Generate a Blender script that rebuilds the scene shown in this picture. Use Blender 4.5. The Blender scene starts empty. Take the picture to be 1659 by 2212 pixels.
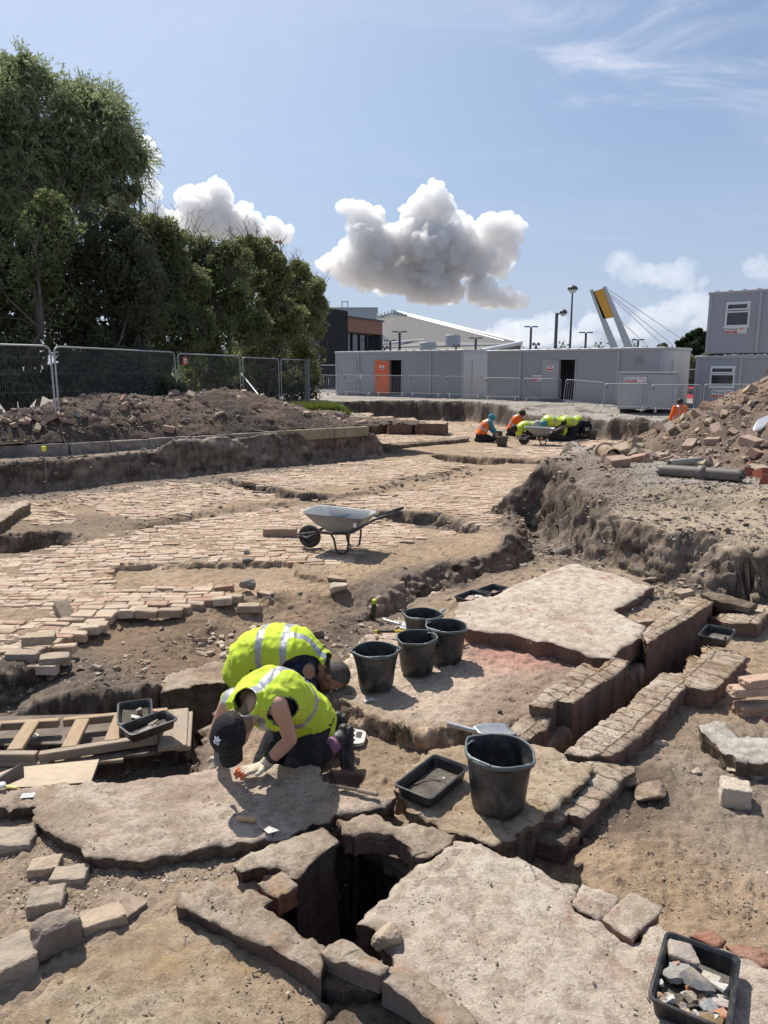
import bpy, bmesh, math, random
import numpy as np
from mathutils import Vector, Matrix, Euler
from mathutils.geometry import delaunay_2d_cdt

# ------------------------------------------------------------------ camera
sc = bpy.context.scene
FPX, CX, CY, HOR = 1597.0, 829.5, 1106.0, 796.0
EYE = 1.6
PITCH = math.atan((CY - HOR) / FPX)
cam = bpy.data.cameras.new("camera")
cam.sensor_fit = 'VERTICAL'; cam.sensor_height = 36.0
cam.lens = 36.0 * FPX / 2212.0
cam.clip_start = 0.05; cam.clip_end = 6000
camo = bpy.data.objects.new("camera", cam)
sc.collection.objects.link(camo)
camo.location = (0, 0, EYE)
camo.rotation_euler = (math.pi / 2 - PITCH, 0, 0)
sc.camera = camo
# ------------------------------------------------------------------ light
SUN_EL, SUN_AZ = math.radians(54), math.radians(-31)     # azimuth from +Y, negative = to the left
SUNV = Vector((math.sin(SUN_AZ) * math.cos(SUN_EL), math.cos(SUN_AZ) * math.cos(SUN_EL), math.sin(SUN_EL)))
sl = bpy.data.lights.new("sun", 'SUN'); sl.energy = 4.8; sl.angle = math.radians(0.6); sl.color = (1.0, 0.945, 0.86)
so = bpy.data.objects.new("sun", sl); sc.collection.objects.link(so)
so.rotation_euler = SUNV.to_track_quat('Z', 'Y').to_euler()
sc.view_settings.view_transform = 'Standard'
sc.view_settings.look = 'None'
sc.view_settings.exposure = 0.36
sc.view_settings.gamma = 1.0
sc.cycles.max_bounces = 6; sc.cycles.diffuse_bounces = 3; sc.cycles.glossy_bounces = 3
sc.cycles.transparent_max_bounces = 8
sc.cycles.use_denoising = True

def ray(x, y):
	rx = (x - CX) / FPX; ry = (CY - y) / FPX
	c, s = math.cos(PITCH), math.sin(PITCH)
	return Vector((rx, c + ry * s, -s + ry * c))
def W(x, y, z):                     # photo position -> point of the horizontal level z
	d = ray(x, y); t = (z - EYE) / d.z
	return Vector((d.x * t, d.y * t, z))
def PD(x, y, Y):                    # photo position -> point at distance Y ahead
	d = ray(x, y); t = Y / d.y
	return Vector((d.x * t, Y, EYE + d.z * t))
ST0, ST1 = -0.62, -0.010            # the old street falls gently away: z = ST0 + ST1*Y
def street(Y): return ST0 + ST1 * Y
def WS(x, y, dz=0.0):
	d = ray(x, y); t = (EYE - ST0 - dz) / (-d.z + ST1 * d.y)
	return Vector((d.x * t, d.y * t, EYE + d.z * t))

# ------------------------------------------------------------------ node helpers
def nmat(name, rough=0.9):
	m = bpy.data.materials.new(name); m.use_nodes = True
	nt = m.node_tree; b = nt.nodes['Principled BSDF']
	b.inputs['Roughness'].default_value = rough
	return m, nt, b
def N(nt, typ, **kw):
	n = nt.nodes.new(typ)
	for k, v in kw.items():
		if k.startswith('i_'):
			key = k[2:].replace('_', ' ')
			n.inputs[int(key) if key.isdigit() else key].default_value = v
		else: setattr(n, k, v)
	return n
def L(nt, a, b): nt.links.new(a, b)
def math_n(nt, op, a, b=None, c=None, clamp=False):
	n = nt.nodes.new('ShaderNodeMath'); n.operation = op; n.use_clamp = clamp
	for i, v in enumerate((a, b, c)):
		if v is None: continue
		if isinstance(v, (int, float)): n.inputs[i].default_value = v
		else: nt.links.new(v, n.inputs[i])
	return n.outputs[0]
def mixc(nt, fac, a, b, mode='MIX'):
	n = nt.nodes.new('ShaderNodeMix'); n.data_type = 'RGBA'; n.blend_type = mode
	for i, v in ((0, fac), (6, a), (7, b)):
		if isinstance(v, (int, float)): n.inputs[i].default_value = v
		elif isinstance(v, tuple): n.inputs[i].default_value = (*v[:3], 1)
		else: nt.links.new(v, n.inputs[i])
	return n.outputs[2]
def ramp(nt, fac, stops, interp='LINEAR'):
	n = nt.nodes.new('ShaderNodeValToRGB'); n.color_ramp.interpolation = interp
	el = n.color_ramp.elements
	while len(el) < len(stops): el.new(0.5)
	for e, (p, c) in zip(el, stops):
		e.position = p; e.color = (*c, 1) if isinstance(c, tuple) else (c, c, c, 1)
	nt.links.new(fac, n.inputs[0]); return n.outputs[0]
def smooth(nt, v, a, b):
	n = nt.nodes.new('ShaderNodeMapRange'); n.interpolation_type = 'SMOOTHSTEP'
	n.inputs[1].default_value = a; n.inputs[2].default_value = b
	nt.links.new(v, n.inputs[0]); return n.outputs[0]
def noise(nt, vec, scale, detail=5, rough=0.55, dist=0.0):
	n = N(nt, 'ShaderNodeTexNoise'); n.inputs['Scale'].default_value = scale
	n.inputs['Detail'].default_value = detail; n.inputs['Roughness'].default_value = rough
	n.inputs['Distortion'].default_value = dist
	nt.links.new(vec, n.inputs['Vector']); return n.outputs['Fac']
def voro(nt, vec, scale, feature='F1', out='Distance', rnd=1.0, sm=None):
	n = N(nt, 'ShaderNodeTexVoronoi'); n.feature = feature; n.inputs['Scale'].default_value = scale
	if 'Randomness' in n.inputs: n.inputs['Randomness'].default_value = rnd
	if sm is not None: n.inputs['Smoothness'].default_value = sm
	nt.links.new(vec, n.inputs['Vector']); return n.outputs[out]
def bump(nt, h, dist, strength=1.0, prev=None):
	n = N(nt, 'ShaderNodeBump'); n.inputs['Strength'].default_value = strength
	n.inputs['Distance'].default_value = dist
	nt.links.new(h, n.inputs['Height'])
	if prev is not None: nt.links.new(prev, n.inputs['Normal'])
	return n.outputs['Normal']

# ------------------------------------------------------------------ sky with cumulus (world shader)
world = bpy.data.worlds.new("World"); sc.world = world; world.use_nodes = True
def build_world():
	nt = world.node_tree; nt.nodes.clear()
	out = N(nt, 'ShaderNodeOutputWorld'); bg = N(nt, 'ShaderNodeBackground')
	sky = N(nt, 'ShaderNodeTexSky', sky_type='NISHITA', sun_disc=False, sun_elevation=SUN_EL, sun_rotation=SUN_AZ)
	sky.air_density = 1.0; sky.dust_density = 0.5; sky.ozone_density = 1.5; sky.altitude = 0
	tc = N(nt, 'ShaderNodeTexCoord')
	sep = N(nt, 'ShaderNodeSeparateXYZ'); L(nt, tc.outputs['Generated'], sep.inputs[0])
	K = 10.0      # colours below are divided by the background strength
	# thin milky veil of high cloud, thicker towards the horizon, with a few wisps of cirrus
	zz = math_n(nt, 'MAXIMUM', sep.outputs['Z'], 0.0)
	u = math_n(nt, 'DIVIDE', sep.outputs['X'], math_n(nt, 'ADD', zz, 0.25)); v = math_n(nt, 'DIVIDE', sep.outputs['Y'], math_n(nt, 'ADD', zz, 0.25))
	P = N(nt, 'ShaderNodeCombineXYZ'); L(nt, u, P.inputs[0]); L(nt, v, P.inputs[1])
	mp = N(nt, 'ShaderNodeMapping'); L(nt, P.outputs[0], mp.inputs[0]); mp.inputs['Rotation'].default_value = (0, 0, 0.35); mp.inputs['Scale'].default_value = (0.9, 1.8, 1); mp.inputs['Location'].default_value = (0.4, 0.25, 0)
	wis = noise(nt, mp.outputs[0], 2.3, 5, 0.62, 0.7)
	hz = smooth(nt, zz, 0.42, 0.0)
	veil = math_n(nt, 'MULTIPLY_ADD', hz, 0.66, 0.12)
	cur = mixc(nt, veil, sky.outputs[0], (0.40 * K, 0.475 * K, 0.655 * K))
	# the bright milky patch of sky near the sun, high up
	sd_ = N(nt, 'ShaderNodeVectorMath', operation='DOT_PRODUCT'); L(nt, tc.outputs['Generated'], sd_.inputs[0]); sd_.inputs[1].default_value = tuple(SUNV)
	cur = mixc(nt, math_n(nt, 'MULTIPLY', smooth(nt, sd_.outputs['Value'], 0.55, 1.0), 0.5), cur, (0.80 * K, 0.88 * K, 1.0 * K))
	rgt = smooth(nt, u, -0.05, 0.5); hgh = smooth(nt, zz, 0.22, 0.36)
	cm = math_n(nt, 'MULTIPLY', smooth(nt, wis, 0.46, 0.80), math_n(nt, 'MULTIPLY_ADD', math_n(nt, 'MULTIPLY', rgt, hgh), 0.75, 0.10))
	cur = mixc(nt, cm, cur, (0.80 * K, 0.82 * K, 0.92 * K))
	L(nt, cur, bg.inputs[0]); bg.inputs[1].default_value = 0.088
	L(nt, bg.outputs[0], out.inputs[0])
build_world()

# ------------------------------------------------------------------ numpy noise
def _h(ix, iy, iz, seed):
	n = (ix.astype(np.uint32) * np.uint32(374761393) + iy.astype(np.uint32) * np.uint32(668265263)
		 + iz.astype(np.uint32) * np.uint32(2147483647 & 0x5bd1e995) + np.uint32(seed * 974711 & 0xffffffff))
	n = (n ^ (n >> np.uint32(13))) * np.uint32(1274126177)
	n = n ^ (n >> np.uint32(16))
	return (n & np.uint32(0xffffff)).astype(np.float32) / np.float32(0xffffff)
def vn3(x, y, z, seed=0):
	x = np.asarray(x, np.float32); y = np.asarray(y, np.float32); z = np.asarray(z, np.float32) + np.zeros_like(x)
	fx, fy, fz = np.floor(x), np.floor(y), np.floor(z)
	ix, iy, iz = fx.astype(np.int64), fy.astype(np.int64), fz.astype(np.int64)
	tx, ty, tz = x - fx, y - fy, z - fz
	tx = tx * tx * (3 - 2 * tx); ty = ty * ty * (3 - 2 * ty); tz = tz * tz * (3 - 2 * tz)
	r = 0
	for dx in (0, 1):
		for dy in (0, 1):
			for dz in (0, 1):
				w = (tx if dx else 1 - tx) * (ty if dy else 1 - ty) * (tz if dz else 1 - tz)
				r = r + w * _h(ix + dx, iy + dy, iz + dz, seed)
	return r - 0.5
def vn2(x, y, seed=0):
	x = np.asarray(x, np.float32); y = np.asarray(y, np.float32)
	fx, fy = np.floor(x), np.floor(y)
	ix, iy = fx.astype(np.int64), fy.astype(np.int64); iz = np.zeros_like(ix)
	tx, ty = x - fx, y - fy
	tx = tx * tx * (3 - 2 * tx); ty = ty * ty * (3 - 2 * ty)
	r = 0
	for dx in (0, 1):
		for dy in (0, 1):
			r = r + (tx if dx else 1 - tx) * (ty if dy else 1 - ty) * _h(ix + dx, iy + dy, iz, seed)
	return r - 0.5
def fbm2(x, y, octv=4, seed=0, gain=0.5):
	a, s, r = 1.0, 1.0, 0
	for i in range(octv):
		r = r + a * vn2(x * s + i * 17.3, y * s + i * 5.1, seed + i); a *= gain; s *= 2.03
	return r
def fbm3(x, y, z, octv=3, seed=0, gain=0.5):
	a, s, r = 1.0, 1.0, 0
	for i in range(octv):
		r = r + a * vn3(x * s + i * 17.3, y * s + i * 5.1, z * s + i * 9.7, seed + i); a *= gain; s *= 2.03
	return r
def sdist(px, py, poly):            # signed distance, positive inside; poly [(x,y)..]
	poly = np.asarray(poly, np.float64); n = len(poly)
	d = np.full(px.shape, 1e18); ins = np.zeros(px.shape, bool)
	for i in range(n):
		ax, ay = poly[i]; bx, by = poly[(i + 1) % n]
		ex, ey = bx - ax, by - ay; wx, wy = px - ax, py - ay
		t = np.clip((wx * ex + wy * ey) / (ex * ex + ey * ey + 1e-12), 0, 1)
		d = np.minimum(d, (wx - t * ex) ** 2 + (wy - t * ey) ** 2)
		c = ((ay > py) != (by > py))
		if ey != 0: ins ^= c & (px < ex * (py - ay) / ey + ax)
	d = np.sqrt(d); return np.where(ins, d, -d)
def sstep(t): t = np.clip(t, 0, 1); return t * t * (3 - 2 * t)

# ------------------------------------------------------------------ object helpers
COL = sc.collection
def tag(o, label=None, cat=None, group=None, kind=None):
	if label: o['label'] = label
	if cat: o['category'] = cat
	if group: o['group'] = group
	if kind: o['kind'] = kind
	return o
def empty(name, loc, label, cat, group=None, rz=0.0):
	o = bpy.data.objects.new(name, None); COL.objects.link(o); o.location = loc; o.rotation_euler = (0, 0, rz)
	return tag(o, label, cat, group)
def obj(name, verts, faces, mats, parent=None, mi=None, smooth_=False, loc=None, uv=None, col=None, rz=None):
	me = bpy.data.meshes.new(name)
	me.from_pydata([tuple(v) for v in verts] if not isinstance(verts, np.ndarray) else verts.tolist(), [], faces if isinstance(faces, list) else faces.tolist())
	for m in (mats if isinstance(mats, (list, tuple)) else [mats]): me.materials.append(m)
	if mi is not None: me.polygons.foreach_set('material_index', np.asarray(mi, np.int32))
	if smooth_: me.polygons.foreach_set('use_smooth', np.ones(len(me.polygons), bool))
	if uv is not None:
		ul = me.uv_layers.new(name='UVMap'); ul.data.foreach_set('uv', np.asarray(uv, np.float32).ravel())
	if col is not None:
		at = me.color_attributes.new('Col', 'FLOAT_COLOR', 'POINT')
		c = np.ones((len(me.vertices), 4), np.float32); c[:, :3] = col; at.data.foreach_set('color', c.ravel())
	me.update()
	o = bpy.data.objects.new(name, me); COL.objects.link(o)
	if loc is not None: o.location = loc
	if rz is not None: o.rotation_euler = (0, 0, rz)
	if parent is not None: o.parent = parent
	return o
def copy_tree(o, loc=None, rot=None, label=None, scale=None):
	c = o.copy(); COL.objects.link(c); c.parent = o.parent
	for ch in o.children:
		d = ch.copy(); COL.objects.link(d); d.parent = c
		for g in ch.children:
			e = g.copy(); COL.objects.link(e); e.parent = d
	if loc is not None: c.location = loc
	if rot is not None: c.rotation_euler = rot
	if scale is not None: c.scale = scale
	if label: c['label'] = label
	return c
class MB:
	"""collects boxes, tubes, lathes into one mesh"""
	def __init__(s): s.v = []; s.f = []; s.m = []; s.mat = 0
	def add(s, v, f, M=None):
		b = len(s.v)
		s.v += [tuple(M @ Vector(p)) if M is not None else tuple(p) for p in v]
		s.f += [tuple(i + b for i in q) for q in f]; s.m += [s.mat] * len(f); return s
	def box(s, c, size, M=None, bev=0.0):
		cx, cy, cz = c; hx, hy, hz = size[0] / 2, size[1] / 2, size[2] / 2
		if bev <= 0:
			v = [(cx + a * hx, cy + b * hy, cz + d * hz) for d in (-1, 1) for a, b in ((-1, -1), (1, -1), (1, 1), (-1, 1))]
			f = [(3, 2, 1, 0), (4, 5, 6, 7), (0, 1, 5, 4), (1, 2, 6, 5), (2, 3, 7, 6), (3, 0, 4, 7)]
			return s.add(v, f, M)
		e = min(bev, hx * .9, hy * .9, hz * .9); v = []
		def ring2(inset, z):
			st = len(v)
			hx2, hy2 = hx - inset, hy - inset; ee = max(e - inset, 1e-4)
			pts = [(-hx2 + ee, -hy2), (hx2 - ee, -hy2), (hx2, -hy2 + ee), (hx2, hy2 - ee), (hx2 - ee, hy2), (-hx2 + ee, hy2), (-hx2, hy2 - ee), (-hx2, -hy2 + ee)]
			v.extend([(cx + a, cy + b, cz + z) for a, b in pts]); return list(range(st, st + 8))
		R = [ring2(e, -hz), ring2(0, -hz + e), ring2(0, hz - e), ring2(e, hz)]
		f = [tuple(reversed(R[0])), tuple(R[3])]
		for a, b in zip(R[:-1], R[1:]):
			for i in range(8): f.append((a[i], a[(i + 1) % 8], b[(i + 1) % 8], b[i]))
		return s.add(v, f, M)
	def tube(s, pts, r, n=8, cap=True, M=None):
		pts = [Vector(p) for p in pts]; rr = r if isinstance(r, (list, tuple)) else [r] * len(pts)
		v = []; f = []; up = None
		for i, p in enumerate(pts):
			t = (pts[min(i + 1, len(pts) - 1)] - pts[max(i - 1, 0)]).normalized()
			if up is None: up = t.orthogonal().normalized()
			up = (up - t * up.dot(t)); up = up.normalized() if up.length > 1e-6 else t.orthogonal().normalized()
			sd = t.cross(up)
			for k in range(n):
				a = 2 * math.pi * k / n; v.append(p + (up * math.cos(a) + sd * math.sin(a)) * rr[i])
		for i in range(len(pts) - 1):
			for k in range(n):
				f.append((i * n + k, i * n + (k + 1) % n, (i + 1) * n + (k + 1) % n, (i + 1) * n + k))
		if cap: f.append(tuple(reversed(range(n)))); f.append(tuple(range((len(pts) - 1) * n, len(pts) * n)))
		return s.add(v, f, M)
	def lathe(s, prof, n=24, M=None, fn=None, cap_b=True, cap_t=False):
		v = []; f = []
		for (r, z) in prof:
			for k in range(n):
				a = 2 * math.pi * k / n; q = r if fn is None else fn(r, z, a)
				v.append((q * math.cos(a), q * math.sin(a), z))
		for i in range(len(prof) - 1):
			for k in range(n): f.append((i * n + k, i * n + (k + 1) % n, (i + 1) * n + (k + 1) % n, (i + 1) * n + k))
		if cap_b: f.append(tuple(reversed(range(n))))
		if cap_t: f.append(tuple(range((len(prof) - 1) * n, len(prof) * n)))
		return s.add(v, f, M)
	def quad(s, a, b, c, d): return s.add([a, b, c, d], [(0, 1, 2, 3)])
	def prism(s, poly, z0, z1, M=None):
		n = len(poly)
		v = [(x, y, z0) for x, y in poly] + [(x, y, z1) for x, y in poly]
		f = [tuple(reversed(range(n))), tuple(range(n, 2 * n))] + [(i, (i + 1) % n, n + (i + 1) % n, n + i) for i in range(n)]
		return s.add(v, f, M)
	def build(s, name, mats, parent=None, smooth_=False, loc=None, rz=None, rot=None):
		o = obj(name, s.v, s.f, mats, parent, mi=s.m, smooth_=smooth_, loc=loc, rz=rz)
		if rot is not None: o.rotation_euler = rot
		return o
def bez(p0, p1, p2, n=8):
	p0, p1, p2 = Vector(p0), Vector(p1), Vector(p2)
	return [p0 * (1 - t) ** 2 + p1 * 2 * t * (1 - t) + p2 * t * t for t in [i / n for i in range(n + 1)]]
def ccw(poly):
	a = sum(poly[i][0] * poly[(i + 1) % len(poly)][1] - poly[(i + 1) % len(poly)][0] * poly[i][1] for i in range(len(poly)))
	return poly if a > 0 else list(reversed(poly))
rng = random.Random(11); nr = np.random.RandomState(5)

# ------------------------------------------------------------------ materials
def objc(nt):
	t = N(nt, 'ShaderNodeTexCoord'); return t.outputs['Object']
def geoP(nt):
	t = N(nt, 'ShaderNodeNewGeometry'); return t.outputs['Position']
def attr(nt, name='Col'):
	a = N(nt, 'ShaderNodeAttribute'); a.attribute_name = name; return a.outputs['Color']
def scl(nt, c, k):      # multiply colour by a value socket
	n = N(nt, 'ShaderNodeVectorMath', operation='SCALE'); L(nt, c, n.inputs[0]); L(nt, k, n.inputs['Scale']); return n.outputs[0]

def mat_ground():
	m, nt, b = nmat('earth', 0.97)
	P = geoP(nt); c = attr(nt)
	n1 = noise(nt, P, 1.3, 6, 0.62); n2 = noise(nt, P, 14, 7, 0.7); n3 = noise(nt, P, 90, 4, 0.7)
	k = math_n(nt, 'MULTIPLY_ADD', n1, 0.9, 0.55)
	k = math_n(nt, 'MULTIPLY', k, math_n(nt, 'MULTIPLY_ADD', n2, 1.3, 0.35))
	k = math_n(nt, 'MULTIPLY', k, math_n(nt, 'MULTIPLY_ADD', n3, 0.8, 0.6))
	col = scl(nt, c, k)
	# small embedded grit: pale and dark chips
	vd = N(nt, 'ShaderNodeTexVoronoi'); vd.inputs['Scale'].default_value = 32; L(nt, P, vd.inputs['Vector'])
	sp = N(nt, 'ShaderNodeSeparateColor'); L(nt, vd.outputs['Color'], sp.inputs[0])
	chip = math_n(nt, 'MULTIPLY', math_n(nt, 'LESS_THAN', vd.outputs['Distance'], 0.30), math_n(nt, 'GREATER_THAN', sp.outputs[0], 0.80))
	chipc = mixc(nt, sp.outputs[1], (0.13, 0.10, 0.085), (0.40, 0.35, 0.29))
	col = mixc(nt, math_n(nt, 'MULTIPLY', chip, 0.75), col, chipc)
	vd2 = N(nt, 'ShaderNodeTexVoronoi'); vd2.inputs['Scale'].default_value = 95; L(nt, P, vd2.inputs['Vector'])
	sp2 = N(nt, 'ShaderNodeSeparateColor'); L(nt, vd2.outputs['Color'], sp2.inputs[0])
	chip2 = math_n(nt, 'MULTIPLY', math_n(nt, 'LESS_THAN', vd2.outputs['Distance'], 0.33), math_n(nt, 'GREATER_THAN', sp2.outputs[0], 0.72))
	col = mixc(nt, math_n(nt, 'MULTIPLY', chip2, 0.6), col, mixc(nt, sp2.outputs[1], (0.12, 0.09, 0.07), (0.37, 0.32, 0.26)))
	L(nt, col, b.inputs['Base Color'])
	h = math_n(nt, 'ADD', math_n(nt, 'MULTIPLY', n2, 1.0), math_n(nt, 'MULTIPLY', n3, 0.25))
	h = math_n(nt, 'ADD', h, math_n(nt, 'MULTIPLY', chip, 0.12))
	h = math_n(nt, 'ADD', h, math_n(nt, 'MULTIPLY', chip2, 0.05))
	L(nt, bump(nt, h, 0.030, 1.0), b.inputs['Normal'])
	b.inputs['Specular IOR Level'].default_value = 0.15
	return m
def mat_mortar(name, base, dark, light, red=None, rs=0.0, grit=1.0, mortar_on_brick=False):
	m, nt, b = nmat(name, 0.93)
	P = geoP(nt)
	n1 = noise(nt, P, 2.2, 7, 0.66); n2 = noise(nt, P, 13, 9, 0.78); n3 = noise(nt, P, 85, 4, 0.8)
	col = ramp(nt, n1, [(0.33, dark), (0.47, base), (0.66, light)])
	col = mixc(nt, smooth(nt, n2, 0.40, 0.56), mixc(nt, 0.75, col, dark), col)
	col = scl(nt, col, math_n(nt, 'MULTIPLY_ADD', n3, 1.1, 0.48))
	if red is not None:
		n4 = noise(nt, P, 3.1, 5, 0.6, 0.5)
		col = mixc(nt, math_n(nt, 'MULTIPLY', smooth(nt, n4, 0.5 + 0.1 * (1 - rs), 0.72), 0.8), col, red)
	col = mixc(nt, math_n(nt, 'MULTIPLY', smooth(nt, n3, 0.5, 0.8), 0.35), col, light)
	bfac = None
	if mortar_on_brick:
		uv = N(nt, 'ShaderNodeUVMap'); wn = N(nt, 'ShaderNodeTexNoise'); wn.inputs['Scale'].default_value = 7; wn.inputs['Detail'].default_value = 4; L(nt, P, wn.inputs['Vector'])
		wv = N(nt, 'ShaderNodeVectorMath', operation='SCALE'); L(nt, wn.outputs['Color'], wv.inputs[0]); wv.inputs['Scale'].default_value = 0.05
		wa = N(nt, 'ShaderNodeVectorMath', operation='ADD'); L(nt, uv.outputs[0], wa.inputs[0]); L(nt, wv.outputs[0], wa.inputs[1])
		br = N(nt, 'ShaderNodeTexBrick'); L(nt, wa.outputs[0], br.inputs['Vector']); br.inputs['Color1'].default_value = (1, 1, 1, 1); br.inputs['Color2'].default_value = (.62, .56, .5, 1); br.inputs['Mortar'].default_value = (.42, .38, .33, 1)
		br.inputs['Scale'].default_value = 1; br.inputs['Mortar Size'].default_value = .007; br.inputs['Mortar Smooth'].default_value = .5; br.inputs['Brick Width'].default_value = .115; br.inputs['Row Height'].default_value = .235
		br.offset = .5; bm_ = smooth(nt, n2, .62, .40); col = mixc(nt, math_n(nt, 'MULTIPLY_ADD', bm_, .6, .35), col, br.outputs[0], 'MULTIPLY'); bfac = math_n(nt, 'MULTIPLY', br.outputs['Fac'], math_n(nt, 'MULTIPLY_ADD', bm_, .6, .4))
	# pits and pebbles
	vd = N(nt, 'ShaderNodeTexVoronoi'); vd.inputs['Scale'].default_value = 38; L(nt, P, vd.inputs['Vector'])
	sp = N(nt, 'ShaderNodeSeparateColor'); L(nt, vd.outputs['Color'], sp.inputs[0])
	pit = math_n(nt, 'MULTIPLY', math_n(nt, 'LESS_THAN', vd.outputs['Distance'], 0.22), math_n(nt, 'GREATER_THAN', sp.outputs[0], 0.86))
	col = mixc(nt, math_n(nt, 'MULTIPLY', pit, 0.7), col, mixc(nt, sp.outputs[2], (0.10, 0.08, 0.06), (0.30, 0.17, 0.12)))
	# hairline cracks
	ck = voro(nt, P, 2.6, 'DISTANCE_TO_EDGE'); cn = noise(nt, P, 6, 5, 0.7)
	ckd = math_n(nt, 'ADD', ck, math_n(nt, 'MULTIPLY', math_n(nt, 'ABSOLUTE', math_n(nt, 'SUBTRACT', cn, 0.5)), 0.4))
	crack = math_n(nt, 'MULTIPLY', smooth(nt, ckd, 0.03, 0.0), smooth(nt, n1, 0.45, 0.6))
	col = mixc(nt, math_n(nt, 'MULTIPLY', crack, 0.6), col, (0.13, 0.10, 0.08))
	L(nt, col, b.inputs['Base Color'])
	h = math_n(nt, 'ADD', math_n(nt, 'MULTIPLY', n2, 1.6), math_n(nt, 'MULTIPLY', n3, 0.45 * grit))
	h = math_n(nt, 'SUBTRACT', h, math_n(nt, 'MULTIPLY', pit, 0.25))
	h = math_n(nt, 'SUBTRACT', h, math_n(nt, 'MULTIPLY', crack, 0.5))
	if bfac is not None: h = math_n(nt, 'SUBTRACT', h, math_n(nt, 'MULTIPLY', bfac, 1.0))
	L(nt, bump(nt, h, 0.020, 1.0), b.inputs['Normal'])
	b.inputs['Specular IOR Level'].default_value = 0.2
	return m
def mat_brickside(name, c1, c2, mortar, dirt=(0.14, 0.11, 0.09), dirt_amt=0.5, rowh=0.075, bw=0.235):
	m, nt, b = nmat(name, 0.92)
	P = geoP(nt); uv = N(nt, 'ShaderNodeUVMap')
	wn = N(nt, 'ShaderNodeTexNoise'); wn.inputs['Scale'].default_value = 9; L(nt, P, wn.inputs['Vector'])
	wv = N(nt, 'ShaderNodeVectorMath', operation='SCALE'); L(nt, wn.outputs['Color'], wv.inputs[0]); wv.inputs['Scale'].default_value = 0.02
	wa = N(nt, 'ShaderNodeVectorMath', operation='ADD'); L(nt, uv.outputs[0], wa.inputs[0]); L(nt, wv.outputs[0], wa.inputs[1])
	br = N(nt, 'ShaderNodeTexBrick'); L(nt, wa.outputs[0], br.inputs['Vector'])
	br.inputs['Color1'].default_value = (*c1, 1); br.inputs['Color2'].default_value = (*c2, 1); br.inputs['Mortar'].default_value = (*mortar, 1)
	br.inputs['Scale'].default_value = 1; br.inputs['Mortar Size'].default_value = 0.006; br.inputs['Mortar Smooth'].default_value = 0.4
	br.inputs['Brick Width'].default_value = bw; br.inputs['Row Height'].default_value = rowh
	n1 = noise(nt, P, 5, 6, 0.65); n2 = noise(nt, P, 45, 5, 0.7)
	col = mixc(nt, math_n(nt, 'MULTIPLY', smooth(nt, n1, 0.38, 0.62), dirt_amt), br.outputs[0], dirt)
	col = scl(nt, col, math_n(nt, 'MULTIPLY_ADD', n2, 0.9, 0.55))
	L(nt, col, b.inputs['Base Color'])
	h = math_n(nt, 'SUBTRACT', math_n(nt, 'MULTIPLY', n2, 0.5), math_n(nt, 'MULTIPLY', br.outputs['Fac'], 0.6))
	h = math_n(nt, 'ADD', h, math_n(nt, 'MULTIPLY', n1, 0.8))
	L(nt, bump(nt, h, 0.015, 1.0), b.inputs['Normal'])
	return m
def mat_stone(name, tint=1.0, spots=0.5):
	"""loose bricks and stones: colour from the Col attribute, dusty"""
	m, nt, b = nmat(name, 0.93)
	P = geoP(nt); c = attr(nt)
	n1 = noise(nt, P, 9, 6, 0.65); n2 = noise(nt, P, 60, 5, 0.7)
	k = math_n(nt, 'MULTIPLY', math_n(nt, 'MULTIPLY_ADD', n1, 0.9, 0.55), math_n(nt, 'MULTIPLY_ADD', n2, 0.8, 0.6))
	col = scl(nt, c, k)
	# dust settled on faces that look up
	g = N(nt, 'ShaderNodeNewGeometry'); s = N(nt, 'ShaderNodeSeparateXYZ'); L(nt, g.outputs['Normal'], s.inputs[0])
	up = math_n(nt, 'MULTIPLY', smooth(nt, s.outputs['Z'], 0.3, 0.9), smooth(nt, n1, 0.40, 0.6))
	col = mixc(nt, math_n(nt, 'MULTIPLY', up, spots), col, (0.42, 0.325, 0.24))
	L(nt, col, b.inputs['Base Color'])
	h = math_n(nt, 'ADD', n2, math_n(nt, 'MULTIPLY', n1, 1.0))
	L(nt, bump(nt, h, 0.008, 0.9), b.inputs['Normal'])
	b.inputs['Specular IOR Level'].default_value = 0.2
	return m
def mat_plain(name, col, rough=0.6, metal=0.0, nz=0.15, nscale=8.0, bmp=0.0, bscale=60, spec=0.5, dust=0.0, dustc=(0.33, 0.27, 0.21), coord='obj', emit=None):
	m, nt, b = nmat(name, rough)
	P = objc(nt) if coord == 'obj' else geoP(nt)
	n1 = noise(nt, P, nscale, 6, 0.65)
	k = math_n(nt, 'MULTIPLY_ADD', n1, 2 * nz, 1 - nz)
	cc = N(nt, 'ShaderNodeRGB'); cc.outputs[0].default_value = (*col, 1)
	c = scl(nt, cc.outputs[0], k)
	if dust > 0:
		n4 = noise(nt, P, nscale * 1.7, 7, 0.72, 0.4)
		d = math_n(nt, 'MULTIPLY', smooth(nt, n4, 0.45, 0.7), dust)
		c = mixc(nt, d, c, dustc)
		L(nt, math_n(nt, 'MULTIPLY_ADD', d, 0.9 - rough, rough, clamp=True), b.inputs['Roughness'])
	L(nt, c, b.inputs['Base Color'])
	b.inputs['Metallic'].default_value = metal; b.inputs['Specular IOR Level'].default_value = spec
	if bmp > 0:
		n2 = noise(nt, P, bscale, 4, 0.6); L(nt, bump(nt, n2, bmp, 1.0), b.inputs['Normal'])
	return m
M = {}
M['earth'] = mat_ground()
M['screed'] = mat_mortar('pale_lime_screed', (0.61, 0.505, 0.41), (0.36, 0.28, 0.21), (0.66, 0.58, 0.48), red=(0.42, 0.24, 0.18), rs=0.3)
M['screed_dirty'] = mat_mortar('dusty_screed', (0.55, 0.44, 0.35), (0.33, 0.25, 0.185), (0.64, 0.54, 0.44), red=(0.40, 0.27, 0.15), rs=0.5)
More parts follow.
